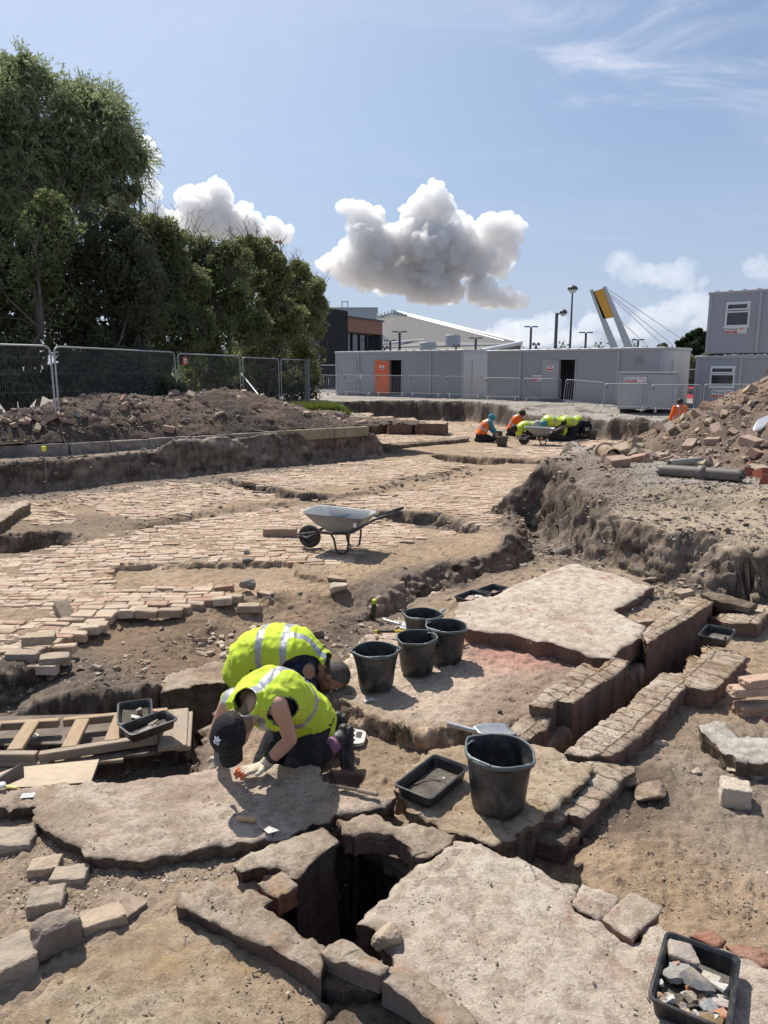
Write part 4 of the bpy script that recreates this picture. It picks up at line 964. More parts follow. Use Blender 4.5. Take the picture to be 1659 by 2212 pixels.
# --- stacked cabins on the right
P0 = pxy(1528, 700, 33.0); dr = Vector((.77, -.64, 0)).normalized(); P1 = (P0[0] + dr.x * 9.6, P0[1] + dr.y * 9.6)
f = Face(P0, P1)
for lab, z0, wy, sy in (('lower grey cabin of the stacked pair at the right edge', -.44, (646, 718), (728, 755)), ('upper grey cabin of the stacked pair at the right edge', 2.24, (430, 510), (512, 536))):
	up = z0 > 0
	wx = (1519, 1594) if up else (1494, 1573)
	a = rect(f, dx2(wx[0]), dy2(wy[0]), dx2(wx[1]), dy2(wy[1]), z0)
	e, ff = cabin(lab, P0 if up else (P0[0] - .28, P0[1] + .2), P1, z0, 2.58, 3.0, holes=[(a[0], a[1], a[2], a[3])], seams=(f.at(dx2(1628 if up else 1612), 700)[0],), end_pale=False)
	x0, x1, q0, q1 = a; w = x1 - x0; h = q1 - q0
	mb = MB()
	for bx in ((x0 + w / 2, q0 + .03, w, .06), (x0 + w / 2, q1 - .03, w, .06), (x0 + .03, q0 + h / 2, .06, h - .12), (x1 - .03, q0 + h / 2, .06, h - .12), (x0 + w / 2, q0 + h * .60, w - .12, .06)):
		mb.box((bx[0], .0, bx[1]), (bx[2], .08, bx[3]))
	mb.box((x0 + w / 2, -.03, q0 - .03), (w + .12, .1, .05)); fr = mb.build('window_frame', M['white'], e)
	mb = MB(); mb.box((x0 + w / 2, .03, q0 + h / 2), (w - .1, .012, h - .1)); mb.build('pane', M['glass'], fr)
	mb = MB(); tb = Matrix.Translation((x0 + w / 2, -.03, q1 - .05)) @ Matrix.Rotation(-.5, 4, 'X')
	for bx in ((0, -.03, w - .08, .05), (0, -h * .30, w - .08, .05), (-w / 2 + .07, -h * .165, .05, h * .27), (w / 2 - .07, -h * .165, .05, h * .27)): mb.box((bx[0], 0, bx[1]), (bx[2], .04, bx[3]), M=tb)
	mb.build('open_sash', M['white'], fr)
	s0 = f.at(dx2(1513 if up else 1494), dy2(sy[1])); s1 = f.at(dx2(1588 if up else 1573), dy2(sy[0]))
	sign(e, s0[0], s0[1] - z0, s1[0] - s0[0], s1[1] - s0[1], big=True)
# --- dark building with orange band, pale block behind
M['cladd'] = mat_plain('dark_grey_cladding', (0.045, 0.052, 0.06), 0.6, nz=.1)
M['terra'] = mat_plain('terracotta_cladding', (0.235, 0.115, 0.075), 0.7, nz=.06)
M['palebox'] = mat_plain('pale_grey_cladding', (0.33, 0.37, 0.40), 0.6, nz=.04)
M['roofgrey'] = mat_plain('standing_seam_roof', (0.185, 0.178, 0.17), 0.95, spec=.05, nz=.06, nscale=.3)
M['rooflight'] = mat_plain('pale_roof_edge', (0.55, 0.55, 0.55), 0.5)
def dxb(z): return 691.2 + .2708 * z
def dyb(z): return 639.4 + .2708 * z
pA = PD(740, 700, 65); pB = PD(826, 700, 72.3)
f = Face((pA.x, pA.y), (pB.x, pB.y))
e = empty('office_building', (pA.x, pA.y, 0), 'dark office building with a terracotta upper band and tall windows behind the hedge', 'building', None, f.rz)
Lx = f.L; top = 5.93; wb = 4.75
mb = MB(); mb.box((-2.4, 4, 3.2), (4.8, 9, 6.4)); mb.build('dark_wing', M['cladd'], e)
mb = MB()
for k in range(24): mb.box((-4.7 + k * .2, -.53, 3.2), (.04, .05, 6.3))
mb.build('cladding_ribs', M['black'], e)
for k in range(5): pass
mb = MB(); mb.box((Lx / 2, 4.0, (top + wb) / 2), (Lx, 8, top - wb)); mb.build('cladding_band', M['terra'], e)
mb = MB(); mb.box((Lx / 2, 4.0, top + .07), (Lx + .3, 8.3, .14)); mb.build('parapet', M['cladd'], e)
mb = MB(); mb.box((Lx / 2, 4.4, wb / 2), (Lx - .3, 7.2, wb)); mb.box((Lx - .1, 4, wb / 2), (.35, 8, wb)); mb.build('wall', M['cladd'], e)
for k in range(5):
	xa = .15 + k * (Lx - .7) / 5; w = (Lx - .7) / 5 - .16
	mb = MB(); mb.box((xa + w / 2, .74, 3.4), (w, .04, 2.4)); p = mb.build('window', M['glass'], e)
	mb = MB(); mb.box((xa - .06, .68, 3.4), (.10, .16, 2.5)); mb.box((xa + w / 2, .70, 3.0), (w, .07, .08)); mb.build('mullion', M['black'], p)
pA = PD(695, 667, 92); pB = PD(813, 667, 92)
e = empty('pale_plant_block', (pA.x, 92, 0), 'plain pale grey flat roofed block rising behind the dark office building', 'building')
mb = MB(); mb.box(((pB.x - pA.x) / 2, 4, pA.z / 2), (pB.x - pA.x, 8, pA.z)); mb.build('wall', M['palebox'], e)
mb = MB(); mb.box(((pB.x - pA.x) / 2, 4, pA.z + .08), (pB.x - pA.x + .3, 8.3, .16)); mb.build('parapet', M['palebox'], e)
mb = MB(); mb.tube([(2.4, 1, pA.z + .1), (2.4, 1, pA.z + .9)], .05); mb.tube([(3.1, 1, pA.z + .1), (3.1, 1, pA.z + .9)], .05); mb.tube([(2.3, 1, pA.z + .9), (3.2, 1, pA.z + .9)], .06); mb.build('roof_rail', M['galv_dark'], e)
# --- big grey roof
e = empty('leisure_hall', (20, 150, 0), 'huge grey standing seam roof with a comb of fins on its ridge behind the cabins', 'building')
def rel(p): return (p.x - 20, p.y - 150, p.z)
R0 = rel(PD(740, 690, 175)); R1 = rel(PD(858, 676, 175)); E1 = rel(PD(1126, 742, 150)); E0 = rel(PD(826, 751, 135)); V0 = rel(PD(740, 770, 140)); K1 = rel(PD(1104, 744, 141)); B1 = rel(PD(860, 676, 176))
mb = MB(); mb.add([R0, R1, E1, K1, E0, V0, (R0[0], 60, 0), (E1[0] + 2, 60, 0), (E1[0] + 2, 60, 8), (R1[0], 60, R1[2] - 6)],
				  [(0, 5, 4), (0, 4, 1), (1, 4, 3, 2), (1, 2, 8, 9), (2, 7, 8)]); mb.build('roof', M['roofgrey'], e)
mb = MB(); Q0 = rel(PD(826, 750.5, 134)); Q1 = rel(PD(962, 729, 152)); Q2 = rel(PD(1104, 743.5, 140)); Q3 = rel(PD(1040, 762, 118)); Q4 = rel(PD(826, 762, 120))
mb.add([Q0, Q1, Q2, Q3, Q4], [(0, 4, 3, 2, 1)]); mb.build('lower_roof', mat_plain('pale_lower_roof', (0.24, 0.23, 0.21), 0.95, spec=.05, nz=.06, nscale=.3), e)
mb = MB()
mb.tube([R1, rel(PD(1000, 711, 160)), E1], .55, 6); mb.tube([rel(PD(872, 680.5, 172)), rel(PD(1090, 737, 148))], .25, 6)
mb.tube([rel(PD(826, 743, 134)), rel(PD(960, 730, 150))], .22, 6); mb.tube([rel(PD(826, 750, 128)), rel(PD(1090, 744, 136))], .18, 6)
mb.tube([rel(PD(1040, 758, 120)), rel(PD(1124, 741, 146))], .4, 6); mb.tube([rel(PD(822, 727, 130)), rel(PD(838, 740, 130))], .5, 6)
mb.build('roof_edge', M['rooflight'], e)
mb = MB(); mb.add([rel(PD(1042, 759, 120)), rel(PD(1126, 743, 147)), rel(PD(1124, 757, 147)), rel(PD(1042, 766, 120))], [(0, 3, 2, 1)]); mb.build('gable_wall', M['cladd'], e)
mb = MB()
for k in range(9):
	a = rel(PD(848 + k * 4.1, 669 + k * 1.3, 173)); b = rel(PD(852 + k * 3.6, 677.5 + k * 1.1, 173)); mb.tube([a, b], .17, 5)
for k in range(5):
	a = rel(PD(816 + k * 7.2, 679 - k * 2.2, 171)); b = rel(PD(817 + k * 7.2, 686 - k * 2.0, 171)); mb.tube([a, b], .14, 5)
mb.tube([rel(PD(815, 687, 171)), rel(PD(846, 677, 171)), rel(PD(880, 681, 171))], .2, 5); mb.build('ridge_fins', mat_plain('pale_green_steel', (.42, .48, .47), .5), e)
for (xa, xb, ya, yb, Y) in ((906, 942.5, 741, 758, 112), (962, 994.5, 725, 746, 124)):
	a = PD(xa, ya, Y); b = PD(xb, yb, Y)
	mb = MB(); r = (b.x - a.x) / 2; mb.lathe([(r, b.z), (r, a.z), (r * .9, a.z + .15)], 20, M=Matrix.Translation(((a.x + b.x) / 2 - 20, Y - 150, 0)), cap_t=True)
	for k in range(1, 4): mb.lathe([(r * 1.02, b.z + (a.z - b.z) * k / 4), (r * 1.02, b.z + (a.z - b.z) * k / 4 + .1)], 20, M=Matrix.Translation(((a.x + b.x) / 2 - 20, Y - 150, 0)), cap_b=False)
	mb.build('roof_vent', M['palebox'], e)
# --- cable stayed bridge pylon
M['pylon'] = mat_plain('pylon_paint', (0.42, 0.44, 0.45), .5, nz=.05, nscale=.5); M['yellow'] = mat_plain('ochre_panel', (0.62, 0.32, 0.035), .6, nz=.05, nscale=.5)
e = empty('bridge_pylon', (52, 160, 0), 'leaning twin legged bridge pylon with an ochre panel and stay cables', 'bridge')
def rp(x, y, Y=160): p = PD(x, y, Y); return (p.x - 52, p.y - 160, p.z)
def leg4(a, b, c, d, mat, nm, th=1.5):
	v = [rp(*a), rp(*b), rp(*c), rp(*d)]; v2 = [(p[0] + .4, p[1] + th, p[2]) for p in v]
	mb = MB(); mb.add(v + v2, [(3, 2, 1, 0), (4, 5, 6, 7), (0, 1, 5, 4), (1, 2, 6, 5), (2, 3, 7, 6), (3, 0, 4, 7)]); return mb.build(nm, mat, e)
leg4((1274, 627), (1280.5, 624), (1340, 760), (1322, 760), M['pylon'], 'leg'); leg4((1302, 620), (1309, 617.5), (1372, 760), (1353, 760), M['pylon'], 'leg')
leg4((1281, 630), (1302, 623), (1325, 685), (1303, 688.5), M['yellow'], 'panel', .6)
for (xa, ya, xb, yb) in ((1314, 625, 1480, 738), (1317, 634, 1454, 746), (1319, 640, 1436, 750), (1344, 696, 1404, 752)):
	mb = MB(); mb.tube([rp(xa, ya), rp(xb, yb, 175)], .075, 5); mb.build('stay_cable', M['rooflight'], e)
# --- street lamps
M['post'] = mat_plain('dark_lamp_post', (0.06, 0.07, 0.075), .5); M['globe'] = mat_plain('clear_globe', (0.5, 0.52, 0.54), .15, spec=.8)
def lamp(x, y, Y, kind, label):
	p = PD(x, y, Y); e = empty('street_lamp', (p.x, Y, 0), label, 'street lamp', 'street lamps beyond the cabins'); h = p.z
	mb = MB(); mb.tube([(0, 0, 0), (0, 0, h)], [.11, .06] if kind == 'globe' else [.14, .12], 8)
	if kind == 'arm': mb.tube([(0, 0, h - .3), (.25, 0, h + .05), (.55, 0, h + .1)], .04, 6)
	mb.build('pole', M['post'], e)
	if kind in ('globe', 'arm'):
		T = Matrix.Translation((.5 if kind == 'arm' else 0, 0, h - (.05 if kind == 'arm' else 0))); k = .8 if kind == 'arm' else 1
		mb = MB(); mb.lathe([(.40 * k, 0), (.38 * k, .14), (.26 * k, .27), (.08 * k, .33)], 14, M=T, cap_t=True); c = mb.build('lamp_head', M['post'], e, smooth_=True)
		mb = MB(); mb.lathe([(.02, -.27 * k), (.2 * k, -.22 * k), (.33 * k, -.02)], 14, M=T); mb.build('globe', M['globe'], e, smooth_=True)
	elif kind == 'twin':
		for s in (-1, 1):
			mb = MB(); mb.box((s * .42, 0, h + .04), (.62, .34, .13), M=None, bev=.03); mb.build('lamp_head', M['post'], e)
	else:
		for s in (-1, 1):
			mb = MB(); mb.box((0, 0, 0), (.36, .25, .28), M=Matrix.Translation((s * .28, 0, h + .05)) @ Matrix.Rotation(s * .5, 4, 'Y'), bev=.03); mb.build('lamp_head', M['post'], e)
lamp(1237, 626, 58, 'globe', 'tallest street lamp with a round glass globe right of the middle')
lamp(1203, 676, 60, 'arm', 'slim street lamp with its globe on a short arm left of the tallest lamp')
lamp(1147.4, 706.5, 80, 'twin', 'dark twin headed lamp post rising behind the gap between the cabins')
lamp(1158, 744, 90, 'flood', 'very short floodlight post just right of the twin headed lamp post by the hall roof')
lamp(1266, 719, 82, 'twin', 'dark twin headed lamp post between the tallest lamp and the bridge pylon')
lamp(1378.7, 734.5, 90, 'twin', 'dark twin headed lamp post under the stay cables of the bridge')
lamp(863.4, 717.5, 75, 'twin', 'thick dark twin headed lamp post nearest the terracotta building')
lamp(843, 736, 85, 'twin', 'lower dark lamp post left of the thick one in front of the hall roof')
lamp(831, 751, 92, 'flood', 'smallest floodlight post beside the corner of the terracotta building')
lamp(985, 748, 92, 'flood', 'small floodlight post right of the two round roof vents')
lamp(1028, 731, 80, 'twin', 'dark lamp post in front of the lower right part of the hall roof')
# --- cars
def car(label, loc, rz, col, Lc=4.3, Hc=1.45, cat='car'):
	e = empty('parked_car', loc, label, cat, None, rz)
	pm = mat_plain('car_paint', col, .25, spec=.6, nz=.02)
	prof = [(-2.1, .35), (-2.12, .75), (-1.95, .95), (-1.2, 1.0), (-.55, 1.38), (.6, 1.45), (1.35, 1.25), (1.75, 1.0), (2.1, .92), (2.15, .4), (1.9, .25), (-1.9, .25)]
	k = Lc / 4.3; kh = Hc / 1.45
	v = []; n = len(prof)
	for y, ins in ((-.86, 0), (.86, 0)):
		for x, z in prof: v.append((x * k, y * (.80 if z > 1.05 else 1), z * kh))
	f = [tuple(range(n)), tuple(reversed(range(n, 2 * n)))] + [(i, n + i, n + (i + 1) % n, (i + 1) % n) for i in range(n)]
	o = obj('body', v, f, pm, e)
	bm = bmesh.new(); bm.from_mesh(o.data); bmesh.ops.recalc_face_normals(bm, faces=bm.faces); bm.to_mesh(o.data); bm.free()
	for s in (-1, 1):
		mb = MB(); mb.prism([(-1.05 * k, 1.02 * kh), (-.50 * k, 1.33 * kh), (.02 * k, 1.36 * kh), (.02 * k, 1.02 * kh)], .0, .02, M=Matrix.Translation((0, s * .80 - (.0 if s > 0 else .0), 0)) @ Matrix.Rotation(math.pi / 2, 4, 'X')); mb.build('side_window', M['glass'], e)
		mb = MB(); mb.prism([(.08 * k, 1.02 * kh), (.08 * k, 1.36 * kh), (.60 * k, 1.36 * kh), (1.25 * k, 1.12 * kh), (1.3 * k, 1.02 * kh)], .0, .02, M=Matrix.Translation((0, s * .80, 0)) @ Matrix.Rotation(math.pi / 2, 4, 'X')); mb.build('side_window', M['glass'], e)
		for x in (-1.3 * k, 1.35 * k):
			T = Matrix.Translation((x, s * .80, .32)) @ Matrix.Rotation(math.pi / 2, 4, 'X')
			mb = MB(); mb.lathe([(.2, -.1), (.32, -.1), (.32, .1), (.2, .1)], 20, M=T); w = mb.build('wheel', M['rubber'], e)
			mb = MB(); mb.lathe([(.2, -.11), (.05, -.08)], 12, M=T, cap_t=True); mb.lathe([(.2, .11), (.05, .08)], 12, M=T, cap_t=True); mb.build('rim', M['galv'], w)
		mb = MB(); mb.box((-2.08 * k, s * .62, .72 * kh), (.1, .3, .14), bev=.02); mb.build('headlight', M['globe'], e)
	return e
car('white parked car seen through the barrier left of the cabins', (-6.7, 62, 0), math.radians(188), (.68, .70, .72))
car('red parked car between the steel store and the stacked cabins', (20.2, 47.5, -1.0), math.radians(100), (.55, .02, .04))
# --- crowd barriers
def barrier_proto(Lb=2.3, H=1.1):
	e = empty('crowd_barrier', (0, 0, 0), 'barrier', 'barrier', 'steel crowd barriers in front of the cabins')
	mb = MB(); r = .12; z0, z1 = .17, H
	def arc(cx, cz, a0, a1): return [(cx + r * math.cos(a0 + (a1 - a0) * i / 4), 0, cz + r * math.sin(a0 + (a1 - a0) * i / 4)) for i in range(5)]
	pts = arc(r, z1 - r, math.pi, math.pi / 2) + arc(Lb - r, z1 - r, math.pi / 2, 0) + arc(Lb - r, z0 + r, 0, -math.pi / 2) + arc(r, z0 + r, -math.pi / 2, -math.pi)
	mb.tube(pts + [pts[0]], .018, 7, cap=False); mb.build('frame', M['galv'], e)
	mb = MB(); n = 17
	for i in range(1, n): mb.tube([(Lb * i / n, 0, z0), (Lb * i / n, 0, z1)], .0085, 5)
	mb.build('bars', M['galv'], e)
	for x in (.28, Lb - .28):
		mb = MB(); mb.tube([(x, -.30, 0), (x, -.24, .04), (x, 0, .19), (x, .24, .04), (x, .30, 0)], .018, 6); mb.build('foot', M['galv'], e)
	mb = MB(); mb.box((.14, -.03, z1 - .16), (.10, .01, .10)); mb.build('tag_plate', M['galv_dark'], e)
	return e
bars = [(650, 748, 748, 104, 207, 745, 42), (0, 0, 0, 213, 313, 746, 41.5), (0, 0, 0, 322, 428, 748, 41), (0, 0, 0, 437, 552, 750, 40.5), (0, 0, 0, 560, 688, 754, 39.5), (0, 0, 0, 693, 817, 762, 38.2),
		(0, 0, 0, 824, 953, 767, 37), (0, 0, 0, 962, 1094, 782, 33), (0, 0, 0, 1100, 1250, 800, 30.6), (0, 0, 0, 1256, 1426, 806, 29.8), (0, 0, 0, 1436, 1610, 808, 28.8)]
pos = ['leftmost crowd barrier beside the white parked car', 'second crowd barrier from the left in front of the shuttered opening', 'crowd barrier across the orange door and its doorway', 'crowd barrier just right of the orange door cabin doorway',
	   'crowd barrier under the pale end wall of the first cabin', 'crowd barrier at the left end of the second cabin', 'crowd barrier in front of the closed leaf of the grey door',
	   'tilted crowd barrier across the dark doorway of the second cabin', 'crowd barrier left of the standing orange digger in front of the steel store', 'crowd barrier directly behind the digger in orange', 'rightmost crowd barrier by the stacked cabins']
proto = barrier_proto()
for i, (b, lab) in enumerate(zip(bars, pos)):
	z0, z1, zb, Y = b[3:]
	Y2 = Y - (.8 if i > 4 else .2) * 1.0
	tilt_y = 8 if i == 7 else 3 if i in (8,) else 1
	pa = PD(dx2(z0), dy2(zb - (5 if i == 7 else 2)), Y); pb = PD(dx2(z1), dy2(zb + (8 if i == 7 else 1)), Y2)
	d = pb - pa; o = proto if i == 0 else copy_tree(proto)
	o['label'] = lab; o.location = pa; sx = Vector((d.x, d.y)).length / 2.3
	o.scale = (sx, 1, 1.0); o.rotation_euler = (0, -math.atan2(d.z, Vector((d.x, d.y)).length), math.atan2(d.y, d.x))
# --- heras mesh fence panels
def heras(pa, pb, z0, z1, label, group='mesh site fence panels', rr=.021):
	e = empty('mesh_fence', (pa[0], pa[1], z0), label, 'mesh fence', group, math.atan2(pb[1] - pa[1], pb[0] - pa[0]))
	Lx = math.hypot(pb[0] - pa[0], pb[1] - pa[1]); h = z1 - z0; r = .16
	pts = [(0, 0, 0), (0, 0, h - r)] + [(r - r * math.cos(a), 0, h - r + r * math.sin(a)) for a in (.4, .8, 1.2, 1.57)] + [(Lx - r + r * math.sin(a), 0, h - r + r * math.cos(a)) for a in (0, .4, .8, 1.2, 1.57)] + [(Lx, 0, 0)]
	mb = MB(); mb.tube(pts, rr, 8); mb.tube([(0, 0, .12), (Lx, 0, .12)], rr * .8, 6); mb.build('frame', M['galv'], e)
	mb = MB(); n = int(Lx / .05)
	for i in range(1, n): x = Lx * i / n; mb.box((x, 0, h / 2 + .03), (.0035, .0035, h - .12))
	for zz in (.35, .75, 1.15, 1.55, h - .25): mb.box((Lx / 2, .004, zz), (Lx, .0045, .0045))
	mb.build('wire_mesh', M['wire'], e)
	for x in (0.0, Lx):
		mb = MB(); mb.box((x, 0, .05), (.24, .62, .12), bev=.03); mb.build('foot_block', M['rubber'], e)
	return e
fx = [(-60, 14.0, -30), (113, 16.4), (379, 22.5), (520, 27.5), (603.5, 31.5), (660, 34.2)]
def fpt(x, Y): p = PD(x, 760, Y); return (p.x, p.y)
heras(fpt(-120, 14.6), fpt(109, 16.4), -.05, 2.08, 'nearest mesh fence panel cut off by the left edge')
heras(fpt(117, 16.5), fpt(376, 22.4), -.05, 2.07, 'widest whole mesh fence panel second from the left above the rubble heap')
hp = heras(fpt(383, 22.6), fpt(517, 27.4), -.05, 2.04, 'mesh fence panel with the small red sign')
mb = MB(); mb.box((.42, -.03, 1.88), (.30, .01, .24)); sgn = mb.build('sign', M['red'], hp)
mb = MB(); mb.box((.42, -.037, 1.91), (.2, .004, .06)); mb.box((.42, -.037, 1.83), (.24, .004, .03)); mb.build('print', M['white'], sgn)
heras(fpt(523, 27.6), fpt(601, 31.4), -.05, 2.0, 'mesh fence panel propped by the slanting steel brace')
heras(fpt(606, 31.6), fpt(658, 34.1), -.10, 1.98, 'narrow looking mesh fence panel next to the thick end post')
heras(fpt(672, 50), fpt(682, 50), 0, 1.8, 'sliver of mesh fence panel behind the thick post by the white car', 'mesh panels behind the cabins')
heras(fpt(683, 50), fpt(735, 50.5), 0, 1.82, 'mesh fence panel behind the white parked car', 'mesh panels behind the cabins')
heras(fpt(1470, 38), fpt(1540, 37.6), -.3, 1.55, 'mesh fence panel in the gap left of the stacked cabins', 'mesh panels behind the cabins')
p = fpt(664, 34); mb = MB(); mb.box((0, 0, 1.0), (.16, .16, 2.2), bev=.01); mb.box((0, 0, 2.12), (.19, .19, .04)); o = mb.build('fence_post', M['galv_dark'], None, loc=(p[0], p[1], -.1)); tag(o, 'thick square steel post at the far end of the mesh fence', 'post')
a = PD(520, 806, 27.3); b = PD(563, 859, 26.0)
mb = MB(); mb.tube([(0, 0, 0), tuple(b - a)], .028, 8); mb.box(tuple(b - a), (.2, .3, .04)); o = mb.build('fence_brace', M['galv'], None, loc=a); tag(o, 'slanting steel brace propping the mesh fence above the heap', 'brace')
p = PD(1508, 830, 35); mb = MB(); mb.box((0, 0, 0.1), (.14, .14, 1.7), bev=.01); mb.box((0, 0, .97), (.2, .2, .04)); o = mb.build('gate_post', M['galv_dark'], None, loc=(p.x + .35, 35.5, .2)); tag(o, 'short square post in the gap beside the stacked cabins', 'post')

# --- kerb
K0 = W(0, 986, -.15); K1 = W(795, 937, -.19)
ORD = 'first second third fourth fifth sixth seventh eighth ninth tenth eleventh twelfth thirteenth fourteenth fifteenth sixteenth seventeenth eighteenth nineteenth twentieth'.split() + ['further'] * 30
def kerb_run():
	pts = [(-200, 998), (0, 986), (150, 979), (320, 967), (500, 955), (640, 947), (795, 937)]
	P = [W(x, y, -.17) for x, y in pts]
	# one concrete block about every metre
	k = 0; acc = []
	for a, b in zip(P[:-1], P[1:]):
		L_ = (b - a).length; n = max(1, int(round(L_ / 1.15)))
		for i in range(n): acc.append((a.lerp(b, i / n), a.lerp(b, (i + 1) / n)))
	for i, (a, b) in enumerate(acc):
		d = b - a; Lk = d.length - .012; an = math.atan2(d.y, d.x); h = .27
		if 505 < CX + a.x / a.y * FPX < 540: continue
		v, f = [], []
		mb = MB(); mb.box((Lk / 2, 0, h / 2 - .06), (Lk, .15, h), bev=.015)
		vv = np.array(mb.v); vv += nr.uniform(-.004, .004, vv.shape)
		o = obj('kerb_stone', vv, mb.f, M['kerbstone'], None, loc=(a.x, a.y, a.z + rng.uniform(-.01, .01)), rz=an + rng.uniform(-.01, .01))
		yellow = i >= len(acc) - 3
		tag(o, ORD[len(acc) - 1 - i] + ' kerb block with faded yellow paint, counted from the far end of the kerb' if yellow else ORD[i] + ' plain grey kerb block from the left below the rubble heap', 'kerb block', 'yellow end blocks of the kerb' if yellow else 'kerb blocks below the left heap')
		if yellow: o.data.materials[0] = M['kerb_yellow']
M['kerb_yellow'] = mat_mortar('kerb_old_yellow', (0.31, 0.28, 0.16), (0.22, 0.20, 0.16), (0.40, 0.36, 0.27))
kerb_run()
# ================================================================== SPOIL HEAPS, RUBBLE, STONES
M['spoil'] = M['earth']
def grid_obj(name, X, Y, Z, C, amp=0.03, label=None, cat=None, kind=None):
	P = np.stack([X, Y, Z], -1)
	du = np.gradient(P, axis=0); dv = np.gradient(P, axis=1)
	n = np.cross(du, dv); n /= np.linalg.norm(n, axis=-1, keepdims=True) + 1e-9
	n = np.where(n[..., 2:3] < 0, -n, n)
	P = P + n * (amp * 1.6 * fbm3(X * 3.5, Y * 3.5, Z * 3.5, 3, 71, .6) + amp * fbm3(X * 14, Y * 14, Z * 14, 3, 72, .6))[..., None]
	r, c = X.shape; idx = np.arange(r * c).reshape(r, c)
	F = np.stack([idx[:-1, :-1], idx[1:, :-1], idx[1:, 1:], idx[:-1, 1:]], -1).reshape(-1, 4)
	o = obj(name, P.reshape(-1, 3), F.tolist(), M['spoil'], col=C.reshape(-1, 3), smooth_=True)
	tag(o, label, cat, None, kind); return o
# left heap: between kerb and fence
kd = (K1 - K0); kd.z = 0; KL = kd.length; kd.normalize(); kn = Vector((-kd.y, kd.x, 0))
crest = [(-260, 905), (-120, 898), (0, 891), (60, 885), (110, 869), (130, 865), (200, 851), (250, 852), (330, 858), (400, 850), (450, 845), (500, 842), (540, 850), (580, 862), (620, 876), (660, 893), (700, 910), (740, 926), (790, 936)]
cs, ch, cd = [], [], []
for x, y in crest:
	cdist = 1.0 + 1.7 * min(1, max(0, (x + 100) / 700))
	best = None
	for Y in np.arange(8, 30, .05):
		p = PD(x, y, Y); q = Vector((p.x - K0.x, p.y - K0.y, 0)); e_ = abs(q.dot(kn) - cdist)
		if best is None or e_ < best[0]: best = (e_, q.dot(kd), p.z)
	cs.append(best[1]); ch.append(best[2]); cd.append(cdist)
def heapL(s, d):
	H = np.interp(s, cs, ch); D = np.interp(s, cs, cd)
	t = np.clip(d / D, 0, 3)
	up = np.where(t < 1, np.sin(np.clip(t, 0, 1) * math.pi / 2) ** .95, np.clip(1 - (t - 1) ** 1.6 * .75, 0, 1))
	base = .03
	return base + np.maximum(H - base, 0.02) * up * np.clip((np.max(cs) + .3 - s) / .8, 0, 1)
s_ = np.arange(min(cs) - 1, max(cs) + .3, .05); d_ = np.concatenate([np.arange(.03, 3, .05), np.arange(3, 6, .15)])
SS, DD = np.meshgrid(s_, d_, indexing='ij')
HX = K0.x + kd.x * SS + kn.x * DD; HY = K0.y + kd.y * SS + kn.y * DD
HZ = heapL(SS, DD) + .05 * fbm2(HX * 1.5, HY * 1.5, 3, 5)
nn_ = fbm2(HX * .7, HY * .7, 3, 44)[..., None]
HC = np.where(nn_ > .05, np.array([.125, .088, .066]), np.array([.082, .064, .053])) + 0 * nn_
HC = HC + np.clip(nn_, 0, 1) * .05
grid_obj('spoil_heap', HX, HY, HZ, HC, .05, 'long dark heap of earth and rubble under the mesh fence on the left', 'spoil heap', None)
def heapL_at(s, d):
	return Vector((K0.x + kd.x * s + kn.x * d, K0.y + kd.y * s + kn.y * d, float(heapL(np.array(s), np.array(d)))))
# right heap
RC, RA, RB, RH = (9.3, 13.2), 4.5, 5.0, 2.55
def heapR(x, y):
	r = np.sqrt(((x - RC[0]) / RA) ** 2 + ((y - RC[1]) / RB) ** 2) + .05 * fbm2(np.asarray(x) * .6, np.asarray(y) * .6, 2, 15)
	return .10 + RH * np.clip(1.02 - r, -.6, 1)
gx, gy = np.meshgrid(np.arange(4.0, 13, .06), np.arange(7.6, 21.5, .06), indexing='ij')
gz = np.maximum(heapR(gx, gy), terrain_z(gx, gy) - .12); gn = fbm2(gx * .8, gy * .8, 3, 91)[..., None]
gc = np.array([.155, .115, .088]) * (1 + .7 * gn) + np.array([.06, .035, .02]) * np.clip(fbm2(gx * .5, gy * .5, 2, 19)[..., None] * 3, 0, 1)
grid_obj('spoil_heap', gx, gy, gz, gc, .06, 'tall brown heap of broken bricks and soil in front of the stacked cabins', 'spoil heap', None)

